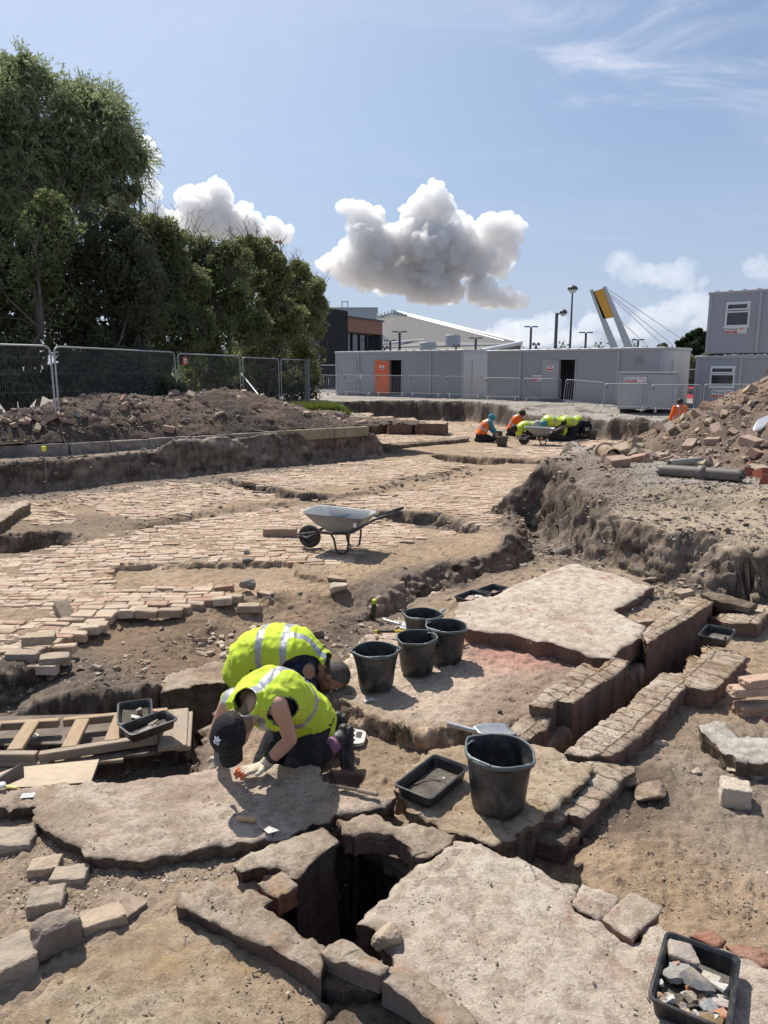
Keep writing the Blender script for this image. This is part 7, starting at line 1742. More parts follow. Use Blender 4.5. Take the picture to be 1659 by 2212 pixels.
for i, (u, v, k, c) in enumerate([(-.4, 0, .09, (.4, .33, .27)), (.1, .2, .07, (.36, .3, .27)), (.5, -.1, .06, WHT), (.0, -.4, .06, (.3, .26, .22))]):
	find(T4, u, v, .035, k * 1.3, k, k * .4, c, ('biggest pale sherd', 'pinkish sherd', 'white sherd', 'brown sherd')[i] + ' in the left tray at the plaster floor edge', i, .7)
T5 = tray([(1031, 1272), (1066, 1260), (1101, 1269), (1065, 1282)], -.535, .065, 'right one of two black trays at the edge of the plaster floor', dirt=.7)
find(T5, .1, -.4, .02, .12, .06, .02, (.42, .40, .37), 'pale flat sherd in the right tray at the plaster floor edge', .2, .7)

# ---- boards and timber frames over the hole at the left
def plank(p0, p1, w, t, z, mat, name, label, cat, group=None, parent=None, bev=.004):
	a = W(p0[0], p0[1], z); b = W(p1[0], p1[1], z); d = b - a; mb = MB()
	mb.box((d.length / 2, 0, -t / 2), (d.length, w, t), bev=bev)
	o = mb.build(name, mat, parent, loc=a if parent is None else a - parent.location, rz=math.atan2(d.y, d.x))
	if parent is None: tag(o, label, cat, group)
	return o
GB = 'boards and frames over the left hole'
plank((-70, 1655), (270, 1628), .14, .022, -.640, M['timber_old'], 'scaffold_board', 'long grey board along the front of the two timber frames', 'board', GB)
plank((-60, 1640), (110, 1640), .10, .022, -.612, M['timber_old'], 'scaffold_board', 'short grey board lying on the long one at the far left', 'board', GB)
plank((-40, 1578), (350, 1568), .40, .012, -.668, M['ply_dark'], 'plywood_sheet', 'dark plywood sheet with white lettering under the timber frames', 'board', GB)
pl = [o for o in bpy.data.objects if o.get('label') == 'dark plywood sheet with white lettering under the timber frames'][0]
text_part('lettering', 'CE', .12, mat_plain('white_chalk', (.5, .48, .45), .9), pl, (.40, -.06, .002), rot=(0, 0, math.pi))
plank((372, 1612), (379, 1531), .165, .030, -.585, M['timber_old'], 'scaffold_board', 'wider dusty board at the right end of the timber frames', 'board', GB)
plank((396, 1613), (402, 1537), .085, .030, -.600, M['timber_old'], 'scaffold_board', 'narrow board forming the right hand end of the board stack', 'board', GB)
plank((200, 1632), (350, 1614), .10, .022, -.632, M['ply_dark'], 'scaffold_board', 'dark damp board between the frame and the open hole', 'board', GB)
def poly_board(pts, z, t, mat, label):
	wp = ccw([tuple(W(x, y, z)[:2]) for x, y in pts]); c = np.mean(wp, 0); mb = MB(); mb.prism([(p[0] - c[0], p[1] - c[1]) for p in wp], -t, 0)
	o = mb.build('plywood_sheet', mat, None, loc=(c[0], c[1], z)); tag(o, label, 'board', GB); return o
poly_board([(30, 1658), (214, 1640), (196, 1689), (-20, 1706), (-60, 1690)], -.600, .018, M['ply'], 'pale tongued plywood sheet bridging the hole beside the worn slab')
def frame(rails, label, z):
	a0 = W(rails[0][0][0], rails[0][0][1], z); e = empty('timber_frame', a0, label, 'timber frame', GB)
	for (p0, p1, w, t, dz, mat) in rails: plank(p0, p1, w, t, z + dz, mat, 'rail', None, None, None, e)
	return e
frame([((137, 1552), (362, 1531), .045, .05, 0, M['timber_new']), ((84, 1626), (340, 1586), .05, .055, 0, M['timber_old']), ((178, 1552), (148, 1612), .085, .03, .004, M['timber_new']), ((262, 1542), (240, 1598), .085, .03, .004, M['timber_new']), ((352, 1534), (338, 1584), .06, .03, .004, M['timber_old'])],
	  'right hand one of two ladder like timber frames carrying the stacked trays', -.565)
frame([((-80, 1564), (127, 1553), .045, .05, 0, M['timber_new']), ((-80, 1625), (79, 1625), .05, .06, 0, M['timber_old']), ((70, 1557), (30, 1618), .085, .03, .004, M['timber_new']), ((-10, 1560), (-50, 1622), .085, .03, .004, M['timber_old'])],
	  'left hand one of two ladder like timber frames cut off by the left edge', -.565)
T6 = tray([(264, 1515), (334, 1509), (322, 1553), (243, 1568)], -.50, .055, 'upper black tray propped up behind another on the timber frame', dirt=.6)
find(T6, .2, .2, .035, .05, .045, .04, BUFF, 'squared buff stone in the upper tray on the timber frame', .2, .8); find(T6, .0, -.2, .03, .08, .04, .012, WHT, 'white sherd in the upper tray on the timber frame', -.8, .7)
T7 = tray([(243, 1570), (350, 1538), (391, 1547), (296, 1586)], -.455, .06, 'lower black tray resting across the corner of another on the timber frame', dirt=.9)
find(T7, .35, .1, .035, .12, .05, .03, (.24, .215, .185), 'crumpled grey lump in the lower tray on the timber frame', .1, .3); find(T7, -.1, -.2, .03, .12, .04, .015, (.28, .26, .23), 'flat grey strip in the lower tray on the timber frame', .1, .6)

# ---- wheelbarrow
def make_barrow():
	e = empty('wheelbarrow', (0, 0, 0), 'x', 'wheelbarrow')
	galv = mat_plain('galvanised_tray', (.27, .29, .30), .55, metal=.35, nz=.12, nscale=9, dust=.4, dustc=(.30, .28, .25))
	blk = mat_plain('black_tube', (.02, .022, .03), .38, nz=.1, dust=.2)
	def rr(cx, hx, hy, r, z0, z1, n=6):
		out = []
		for sx, sy, a0 in ((1, 1, 0), (-1, 1, 90), (-1, -1, 180), (1, -1, 270)):
			for i in range(n):
				t = math.radians(a0 + 90 * i / (n - 1)); x = cx + sx * (hx - r) + r * math.cos(t); y = sy * (hy - r) + r * math.sin(t)
				out.append((x, y, z0 + (z1 - z0) * (x - cx + hx) / (2 * hx)))
		return out
	R_ = [rr(.06, .16, .17, .05, .285, .285), rr(.06, .20, .20, .06, .30, .295), rr(.02, .33, .27, .09, .42, .40), rr(-.02, .455, .315, .12, .560, .525), rr(-.02, .470, .330, .13, .566, .531), rr(-.02, .470, .330, .13, .556, .521),
		  rr(-.02, .464, .324, .13, .556, .521)]
	inn = [rr(-.02, .450, .311, .12, .556, .521), rr(.02, .326, .266, .09, .42, .402), rr(.06, .19, .19, .06, .305, .300), rr(.06, .15, .16, .05, .292, .292)]
	rings = R_[:5] + inn; V = [p for q in rings for p in q]; n = len(rings[0]); F = [tuple(reversed(range(n)))]
	for i in range(len(rings) - 1):
		for k in range(n): F.append((i * n + k, i * n + (k + 1) % n, (i + 1) * n + (k + 1) % n, (i + 1) * n + k))
	F.append(tuple(range((len(rings) - 1) * n, len(rings) * n)))
	obj('tray', V, F, galv, e, smooth_=True)
	mb = MB(); mb.box((.33, -.285, .44), (.05, .004, .06)); mb.build('sticker', M['white'], e)
	for s in (-1, 1):
		mb = MB(); pts = [(-.62, s * .09, .20), (-.30, s * .16, .27), (-.05, s * .2, .275), (.2, s * .235, .30), (.42, s * .265, .42), (.62, s * .29, .54), (.80, s * .295, .60)]
		mb.tube(pts, .016, 8); mb.build('handle_tube', blk, e)
		mb = MB(); mb.tube([(.67, s * .292, .558), (.82, s * .296, .606)], .021, 8); mb.build('grip', M['rubber'], e)
		mb = MB(); lp = [(-.06, s * .2, .27), (-.01, s * .21, .20), (.02, s * .215, .06), (.06, s * .22, .016), (.14, s * .22, .014), (.19, s * .22, .05), (.21, s * .22, .18), (.215, s * .225, .30)]
		mb.tube(lp, .015, 8); mb.build('leg', blk, e)
	T = Matrix.Translation((-.48, 0, .165)) @ Matrix.Rotation(math.pi / 2, 4, 'X')
	prof = [(.09, -.035), (.125, -.042), (.155, -.038), (.165, -.02), (.165, .02), (.155, .038), (.125, .042), (.09, .035)]
	mb = MB(); mb.lathe(prof, 32, M=T, cap_b=False); w = mb.build('wheel', M['rubber'], e, smooth_=True)
	mb = MB(); mb.lathe([(.092, -.030), (.08, -.015), (.03, -.03), (.028, -.05)], 20, M=T, cap_t=True); mb.lathe([(.092, .030), (.08, .015), (.03, .03), (.028, .05)], 20, M=T, cap_b=False, cap_t=True); mb.tube([(-.48, -.1, .165), (-.48, .1, .165)], .008, 8); mb.build('hub', M['black'], w)
	mb = MB()
	for s in (-1, 1): mb.tube([(-.62, s * .09, .20), (-.48, s * .10, .165), (-.30, s * .16, .27)], .012, 6)
	mb.tube([(-.62, -.09, .20), (-.66, 0, .20), (-.62, .09, .20)], .012, 8); mb.build('fork', M['galv_dark'], e)
	return e
wb = make_barrow(); p = WS(668, 1187, 0)
a_ = math.radians(-20); c0 = Vector((p.x + .445 * math.cos(a_), p.y + .06 + .445 * math.sin(a_), 0)); wb.scale = (.92,) * 3; c0.z = street(c0.y) + .012
wb.location = c0; wb.rotation_euler = (0, 0, a_); wb['label'] = 'galvanised wheelbarrow standing on the old brick street in the middle of the picture'
p = gb(1152, 961); o = copy_tree(wb, loc=(p.x + .2, p.y, p.z), rot=(0, 0, math.radians(-12)), label='distant galvanised wheelbarrow in front of the far diggers'); o.scale = (1.05,) * 3

# ---- hand tools and small things
def lie(o, x, y, z, rz=0, rx=0, ry=0): p = W(x, y, z); o.location = p; o.rotation_euler = (rx, ry, rz)
def seg(p0, z0, p1, z1): a, b = W(*p0, z0), W(*p1, z1); return a, b - a
a, d = seg((510, 1766), -.535, (546, 1768), -.528)
e = empty('trowel', a, 'pointing trowel with a pale wooden handle lying on the worn slab', 'trowel', None, 0)
an = math.atan2(d.y, d.x); R3 = Matrix.Rotation(an, 4, 'Z')
mb = MB(); mb.lathe([(.006, 0), (.013, .008), (.0145, .03), (.012, .06), (.0145, .085), (.012, .10), (.008, .105)], 16, M=R3 @ Matrix.Rotation(math.pi / 2, 4, 'Y'), cap_t=True); mb.build('handle', mat_plain('beech_handle', (.50, .33, .19), .55, nz=.15), e, smooth_=True)
tip = W(604, 1794, -.548) - a; nb = W(568, 1790, -.54) - a; q0 = R3 @ Vector((.105, 0, 0)); mid = W(556, 1776, -.515) - a
mb = MB(); mb.tube([q0, mid, nb], [.005, .005, .004], 8); mb.build('neck', M['steel'], e)
dd = (tip - nb).normalized(); sd = dd.cross(Vector((0, 0, 1))).normalized()
k1 = nb + dd * .03
mb = MB(); v = [nb, k1 + sd * .032, tip, k1 - sd * .032]; v2 = [q + Vector((0, 0, -.002)) for q in v]; mb.add(v + v2, [(0, 1, 2, 3), (7, 6, 5, 4), (0, 4, 5, 1), (1, 5, 6, 2), (2, 6, 7, 3), (3, 7, 4, 0)]); mb.build('blade', M['steel'], e)
# coarse hand brush
a, d = seg((714, 1694), -.53, (821, 1712), -.53)
e = empty('hand_brush', a, 'wooden hand brush with dark reddish bristles beside the kneeling woman', 'brush'); Lh = d.length; an = math.atan2(d.y, d.x); Rz = Matrix.Rotation(an, 4, 'Z')
mb = MB(); pts = [Rz @ Vector((Lh * t, .006 * math.sin(t * 3), .004 * math.sin(t * 5))) for t in np.linspace(0, 1, 9)]; v = []
mb.box((Lh * .30, 0, 0), (Lh * .6, .030, .022), M=Rz, bev=.006); mb.box((Lh * .78, -.006, .002), (Lh * .42, .024, .020), M=Rz @ Matrix.Rotation(-.06, 4, 'Z'), bev=.006); mb.build('handle', mat_plain('grimy_wood', (.24, .18, .13), .7, nz=.25, nscale=20), e)
R_ = np.random.RandomState(4); V = []; n = 2600
u = R_.uniform(.0, .55, n) * Lh; w = R_.uniform(-.012, .012, n); h = R_.uniform(.045, .07, n); sp = (u / Lh - .28) * .09 + R_.normal(0, .012, n); lean = R_.uniform(.3, 1.1, n) * .05 + w
for i in range(n):
	b0 = Vector((u[i], w[i], .008)); t0 = Vector((u[i] + sp[i], lean[i] + .012, .008 + h[i] * R_.uniform(.6, 1))); s_ = Vector((.0012, .0004, 0))
	V += [Rz @ (b0 - s_), Rz @ (b0 + s_), Rz @ (t0 + s_ * .6)]
fast_obj('bristles', np.array([tuple(q) for q in V]), np.arange(len(V)).reshape(-1, 3), mat_plain('red_brown_bristle', (.055, .022, .018), .7), e)
# kneeling mats
def mat_pad(pts, z, label, hole=None, col=(.50, .49, .46)):
	wp = ccw([tuple(W(x, y, z)[:2]) for x, y in pts]); c = np.mean(wp, 0); q = []
	n = len(wp)
	for i in range(n):
		a, b, d_ = np.array(wp[i - 1]), np.array(wp[i]), np.array(wp[(i + 1) % n]); e1 = (a - b) / np.linalg.norm(a - b); e2 = (d_ - b) / np.linalg.norm(d_ - b); r = .03
		for t in (0, .33, .67, 1): pt = b + e1 * r * (1 - t) ** 1.5 + e2 * r * t ** 1.5; q.append((pt[0] - c[0], pt[1] - c[1]))
	mb = MB(); mb.prism(q, -.022, 0); e = empty('kneeling_mat', (c[0], c[1], z), label, 'kneeling mat')
	mb.build('foam', mat_plain('grey_foam', col, .8, nz=.1, dust=.3), e)
	if hole:
		h = [tuple(W(x, y, z)[:2]) for x, y in hole]; h = ccw(h); mb = MB(); mb.prism([(p[0] - c[0], p[1] - c[1]) for p in h], .0005, .003); mb.build('hand_slot', M['black'], e)
mat_pad([(735, 1568), (792, 1579), (786, 1606), (728, 1606)], -.69, 'pale foam kneeling mat with a hand slot behind the boots of the woman', [(771, 1581), (783, 1582), (779, 1595), (768, 1592)])
mat_pad([(521, 1372), (548, 1364), (556, 1392), (524, 1394)], -.80, 'grey kneeling mat sticking out behind the man', None, (.22, .21, .21))
# label cards
for (x, y, z, rz, lab) in ((60, 1718, -.552, .15, 'white find label card lying on the worn slab near the left edge'), (797, 1511, -.592, .3, 'white find label card in the shadow of the bucket nearest the man')):
	mb = MB(); mb.box((0, 0, 0), (.062, .040, .0012)); e = mb.build('label_card', mat_plain('white_card', (.70, .71, .72), .7, nz=.05), None, loc=W(x, y, z), rz=rz); tag(e, lab, 'label card', 'find label cards')
	mb = MB()
	for k in range(4): mb.box((-.004, .012 - k * .008, .0012), (.045 - .008 * (k % 2), .0018, .0004))
	mb.build('printed_lines', M['black'], e)
mb = MB(); v = [(0, 0, 0), (.05, .02, .004), (.06, .05, .0), (.01, .03, .006)]; mb.add(v, [(0, 1, 2, 3)]); p = G(1653, 1892); o = mb.build('paper_scrap', mat_plain('white_paper', (.6, .62, .65), .7), None, loc=p + Vector((0, 0, .015)), rz=-.6); tag(o, 'scrap of white paper on the soil at the right edge', 'paper')
# hand shovels
def shovel(p0, z0, p1, z1, p2, z2, w, label, group='steel hand shovels'):
	a = W(*p0, z0); b = W(*p1, z1) - a; c = W(*p2, z2) - a; e = empty('hand_shovel', a, label, 'hand shovel', group)
	mb = MB(); mb.tube([(0, 0, 0), b * .9, b], [.0155, .0155, .009], 12); mb.build('handle', M['steel'], e, smooth_=False)
	d = (c - b).normalized(); s = d.cross(Vector((0, 0, 1))).normalized(); u = Vector((0, 0, 1)); n = 10; V = []; F = []
	for i in range(n + 1):
		t = i / n; p = b.lerp(c, t); ww = w * (.5 + .5 * min(1, t * 4)) * (1 if t < .85 else 1 - (t - .85) * 1.6)
		for j in range(9): q = (j / 8 - .5); V.append(p + s * q * ww + u * (abs(q) ** 2.2 * .16 * w * 2))
	for i in range(n):
		for j in range(8): F.append((i * 9 + j, i * 9 + j + 1, (i + 1) * 9 + j + 1, (i + 1) * 9 + j))
	o = obj('scoop', V, F, M['steel'], e, smooth_=True); o.modifiers.new('s', 'SOLIDIFY').thickness = .003
	return e
shovel((966, 1563), -.50, (1030, 1580), -.52, (1106, 1577), -.555, .16, 'steel hand shovel lying behind the rim of the nearest bucket')
shovel((828, 1339), -.56, (866, 1350), -.58, (905, 1360), -.59, .16, 'steel hand shovel lying behind the cluster of four buckets')
shovel((960, 1317), -.40, (938, 1332), -.42, (915, 1345), -.55, .14, 'hand shovel whose tube handle sticks out behind the rearmost bucket')
a, d = seg((808, 1364), -.55, (880, 1364), -.55)
e = empty('measuring_rod', a, 'black and yellow handle lying among the tools behind the buckets', 'tool handle'); mb = MB(); mb.tube([(0, 0, 0), d], .012, 10); mb.build('shaft', M['black'], e)
mb = MB(); mb.tube([d * -.001, d * .10], .0135, 10); mb.build('yellow_band', mat_plain('yellow_plastic', (.68, .50, .02), .45), e); mb = MB(); mb.tube([d * .62, d * .92], .0135, 10); mb.build('yellow_band', mat_plain('yellow_plastic', (.68, .50, .02), .45), e)
a, d = seg((985, 1402), -.585, (1011, 1391), -.58); mb = MB(); mb.tube([(0, 0, 0), d], .014, 10); o = mb.build('wooden_handle', M['wood'], None, loc=a); tag(o, 'end of a wooden tool handle beside the bucket by the slab edge', 'tool handle')
# green and yellow marker can in the trench
p = W(805, 1335, -.93); e = empty('marker_can', p, 'green and yellow marker can standing in the trench behind the buckets', 'marker can'); e.rotation_euler = (.15, .1, 0)
mb = MB(); mb.lathe([(.026, 0), (.027, .01), (.027, .15), (.022, .165)], 16, cap_t=True); mb.build('can', mat_plain('dark_green_can', (.03, .05, .015), .4), e, smooth_=True)
mb = MB(); mb.lathe([(.024, .165), (.025, .17), (.025, .205), (.02, .212)], 16, cap_t=True); mb.build('cap', mat_plain('lime_cap', (.45, .55, .03), .4), e, smooth_=True)
# survey marker at left
a = PD(95, 972, 13.6); mb = MB(); mb.tube([(0, 0, -.6), (0, 0, 0)], .008, 6); e = mb.build('survey_pin', M['galv_dark'], None, loc=a); tag(e, 'steel survey pin with a yellow cap in front of the kerb', 'survey pin')
mb = MB(); mb.lathe([(.03, -.02), (.042, 0), (.042, .06), (.03, .07)], 12, cap_t=True); mb.build('cap', mat_plain('yellow_cap', (.70, .66, .03), .4), e)
# dustpan etc at the left edge
pts = [W(x, y, z) for x, y, z in ((-25, 1690, -.58), (50, 1646, -.46), (52, 1680, -.56), (18, 1695, -.585), (-30, 1700, -.585))]
mb = MB(); c = pts[0]; q = [p - c for p in pts]; mb.add([q[0], q[1], q[2], q[3], q[4]], [(0, 4, 3, 2, 1)]); o = mb.build('dustpan', mat_plain('grey_plastic_pan', (.13, .115, .105), .5, dust=.3), None, loc=c); o.modifiers.new('s', 'SOLIDIFY').thickness = .004; tag(o, 'grey plastic dustpan standing at the left edge by the plywood', 'dustpan')
p = W(24, 1700, -.548); mb = MB(); mb.box((0, 0, 0), (.075, .022, .012), bev=.005); o = mb.build('tape_measure', mat_plain('soft_yellow', (.62, .50, .14), .5), None, loc=p, rz=-.15); tag(o, 'small pale yellow tool lying under the dustpan at the left edge', 'tool')
p = W(-8, 1702, -.545); mb = MB(); mb.box((0, 0, .01), (.09, .05, .02), bev=.008); o = mb.build('plastic_bag', mat_plain('white_bag', (.55, .55, .58), .4), None, loc=p, rz=.4); tag(o, 'white plastic bag corner at the left edge under the dustpan', 'bag')

# ---- pipes
M['clay'] = mat_plain('salt_glazed_clay', (.115, .10, .085), .55, nz=.25, nscale=7, dust=.5, dustc=(.24, .20, .165)); M['clay_brown'] = mat_plain('brown_clay_pipe', (.24, .16, .10), .7, nz=.3, dust=.5)
def pipe(p0, z0, p1, z1, r, label, mat, collar=(), name='clay_pipe', thick=.02, notch=None):
	a = W(*p0, z0); b = W(*p1, z1); d = b - a; Ln = d.length; e = empty(name, a, label, 'pipe'); q = d.to_track_quat('X', 'Z'); e.rotation_mode = 'QUATERNION'; e.rotation_quaternion = q
	n = 28; V = []; F = []; xs = np.linspace(0, Ln, 22); R_ = np.random.RandomState(int(Ln * 100)); end = .03 * fbm2(np.arange(n) * .7, np.zeros(n), 3, 3) * 2
	for rad in (r, r - thick):
		for i, x in enumerate(xs):
			for k in range(n):
				t = 2 * math.pi * k / n; xx = x + (end[k] if i == len(xs) - 1 else end[(k * 7) % n] if i == 0 else 0); V.append((xx, rad * math.cos(t), rad * math.sin(t)))
	m = len(xs) * n
	for i in range(len(xs) - 1):
		for k in range(n):
			a0, b0, c0, d0 = i * n + k, i * n + (k + 1) % n, (i + 1) * n + (k + 1) % n, (i + 1) * n + k
			F.append((a0, d0, c0, b0)); F.append((m + a0, m + b0, m + c0, m + d0))
	for k in range(n):
		F.append((k, (k + 1) % n, m + (k + 1) % n, m + k)); l = (len(xs) - 1) * n; F.append((l + k, m + l + k, m + l + (k + 1) % n, l + (k + 1) % n))
	obj('barrel', V, F, mat, e, smooth_=True)
	for t in collar:
		mb = MB(); T = Matrix.Translation((Ln * t, 0, 0)) @ Matrix.Rotation(math.pi / 2, 4, 'Y'); mb.lathe([(r * 1.0, -.05), (r * 1.22, -.04), (r * 1.22, .05), (r * 1.0, .06)], 28, M=T, cap_b=False); mb.build('collar', mat, e, smooth_=True)
	return e
pipe((1424, 1016), .21, (1606, 1028), .235, .085, 'long broken clay sewer pipe with a collar lying on the gravel at the right', M['clay'], (.52,))
pipe((1300, 972), .20, (1326, 986), .19, .13, 'short wide brown pipe stub with its mouth towards the viewer by the heap', M['clay_brown'], (.2,))
pipe((1446, 1001), .20, (1514, 994), .22, .055, 'thin grey pipe lying behind the long clay pipe', mat_plain('grey_pipe', (.27, .25, .22), .6, nz=.2, dust=.4))
pipe((1222, 1192), -.66, (1196, 1204), -.70, .085, 'clay drain pipe mouth poking out of the dark trench end', M['clay'])
pipe((1424, 1452), -.90, (1384, 1474), -.95, .085, 'white glazed drain pipe lying in the bottom of the brick drain', mat_plain('pale_pipe', (.34, .30, .25), .6, nz=.2, dust=.5))
v = [PD(x, y, Y) for x, y, Y in ((1601, 938, 11.9), (1612, 920, 12.1), (1640, 908, 12.3), (1637, 925, 12.1), (1620, 940, 11.9), (1603, 944, 11.8))]; c = v[0]
mb = MB(); mb.add([p - c for p in v], [tuple(range(6))]); o = mb.build('plastic_sheet', mat_plain('white_plastic', (.62, .63, .66), .45), None, loc=c + Vector((0, -.35, .12))); o.modifiers.new('s', 'SOLIDIFY').thickness = .012; tag(o, 'white plastic plate stuck in the right hand rubble heap', 'plastic sheet')
# ================================================================== PEOPLE
def V3(*a): return Vector(a)
def mat_cloth(name, col, rough=.85, bmp=.004, sc=30, dust=.15, dustc=(.34, .28, .21)):
	return mat_plain(name, col, rough, nz=.10, nscale=6, bmp=bmp, bscale=sc, spec=.25, dust=dust, dustc=dustc, coord='geo')
def mat_skin(name, col):
	m = mat_plain(name, col, .5, nz=.10, nscale=14, bmp=.0012, bscale=160, spec=.4, coord='geo')
	m.node_tree.nodes['Principled BSDF'].inputs['Subsurface Weight'].default_value = .08
	m.node_tree.nodes['Principled BSDF'].inputs['Subsurface Radius'].default_value = (.02, .008, .004); return m
M['skin_a'] = mat_skin('fair_skin', (.52, .30, .21)); M['skin_b'] = mat_skin('tanned_skin', (.34, .175, .115))
M['hivis'] = mat_cloth('hi_vis_yellow', (.52, .66, .05), dust=.16); M['hivis_o'] = mat_cloth('hi_vis_orange', (.85, .16, .03), dust=.04)
M['silver'] = mat_plain('reflective_tape', (.36, .37, .40), .35, metal=.3, nz=.12, nscale=20, coord='geo'); M['navy'] = mat_cloth('navy_shirt', (.012, .018, .045)); M['trouser'] = mat_cloth('black_trousers', (.018, .019, .022), dust=.45, dustc=(.10, .09, .075))
M['teal'] = mat_cloth('teal_cloth', (.04, .25, .32)); M['capblk'] = mat_cloth('black_cap', (.014, .014, .016), sc=60, dust=.12); M['grey_hair'] = mat_plain('short_grey_hair', (.085, .07, .058), .75, nz=.45, nscale=70, bmp=.003, bscale=260, coord='geo')
M['fair_hair'] = mat_plain('light_brown_hair', (.24, .17, .10), .7, nz=.4, nscale=60, bmp=.004, bscale=200, coord='geo'); M['boot'] = mat_plain('black_work_boot', (.022, .021, .022), .5, nz=.2, nscale=20, bmp=.003, bscale=60, dust=.5, dustc=(.16, .135, .11), coord='geo')
M['sock'] = mat_cloth('purple_sock', (.27, .12, .20)); M['glove'] = mat_cloth('cream_glove', (.56, .50, .40), sc=120, dust=.35); M['glove_tip'] = mat_cloth('orange_fingertip', (.72, .20, .08), dust=.25)
M['dark_hair'] = mat_plain('dark_hair', (.02, .017, .015), .7, nz=.3, nscale=30, coord='geo')
_bm = bmesh.new(); bmesh.ops.create_icosphere(_bm, subdivisions=3, radius=1.0); _bm.verts.index_update()
ICO = np.array([tuple(v.co) for v in _bm.verts]); ICF = [tuple(v.index for v in f.verts) for f in _bm.faces]; _bm.free()
class Shape:
	def __init__(s): s.v = []; s.f = []
	def ell(s, c, rx, ry, rz, X=(1, 0, 0), Z=(0, 0, 1)):
		X = Vector(X).normalized(); Z = Vector(Z); Z = (Z - X * Z.dot(X)).normalized(); Y = Z.cross(X)
		A = np.array([X * rx, Y * ry, Z * rz]); b = len(s.v); s.v += [tuple(q) for q in (ICO @ A + np.array(c))]; s.f += [tuple(i + b for i in q) for q in ICF]; return s
	def loft(s, keys, n=20, sub=5):
		"""keys: (centre, side vector, half width, half thickness); cross sections joined smoothly"""
		K = [(Vector(k[0]), Vector(k[1]).normalized(), k[2], k[3]) for k in keys]; ring = []
		for i in range(len(K) - 1):
			p0 = K[max(i - 1, 0)][0]; p1, p2 = K[i][0], K[i + 1][0]; p3 = K[min(i + 2, len(K) - 1)][0]
			for j in range(sub + (1 if i == len(K) - 2 else 0)):
				t = j / sub; p = .5 * ((2 * p1) + (p2 - p0) * t + (2 * p0 - 5 * p1 + 4 * p2 - p3) * t * t + (3 * p1 - p0 - 3 * p2 + p3) * t ** 3)
				u = t * t * (3 - 2 * t); sv = K[i][1].lerp(K[i + 1][1], u); ring.append((p, sv, K[i][2] * (1 - u) + K[i + 1][2] * u, K[i][3] * (1 - u) + K[i + 1][3] * u))
		b = len(s.v)
		for i, (p, sv, a, c) in enumerate(ring):
			t = (ring[min(i + 1, len(ring) - 1)][0] - ring[max(i - 1, 0)][0]).normalized(); sv = (sv - t * sv.dot(t)).normalized(); w = t.cross(sv)
			for k in range(n): g = 2 * math.pi * k / n; s.v.append(tuple(p + sv * a * math.cos(g) + w * c * math.sin(g)))
		m = len(ring)
		for i in range(m - 1):
			for k in range(n): s.f.append((b + i * n + k, b + i * n + (k + 1) % n, b + (i + 1) * n + (k + 1) % n, b + (i + 1) * n + k))
		s.f.append(tuple(reversed(range(b, b + n)))); s.f.append(tuple(range(b + (m - 1) * n, b + m * n)))
		for e_ in (0, -1): # rounded ends
			p, sv, a, c = ring[e_]; t = (ring[1][0] - ring[0][0]).normalized(); s.ell(p, a * .99, c * .99 if False else min(a, c) * .8, c * .99, sv, sv.cross(t) if False else t.cross(sv))
		return s
	def limb(s, pts, rad, n=14):
		mb = MB(); P_ = [Vector(p) for p in pts]; Q = []; Rr = []
		for i in range(len(P_) - 1):
			for j in range(5): t = j / 5; Q.append(P_[i].lerp(P_[i + 1], t)); Rr.append(rad[i] + (rad[i + 1] - rad[i]) * t)
		Q.append(P_[-1]); Rr.append(rad[-1]); mb.tube(Q, Rr, n); b = len(s.v); s.v += mb.v; s.f += [tuple(i + b for i in q) for q in mb.f]
		for p, r in zip(P_, rad): s.ell(p, r, r, r)
		return s
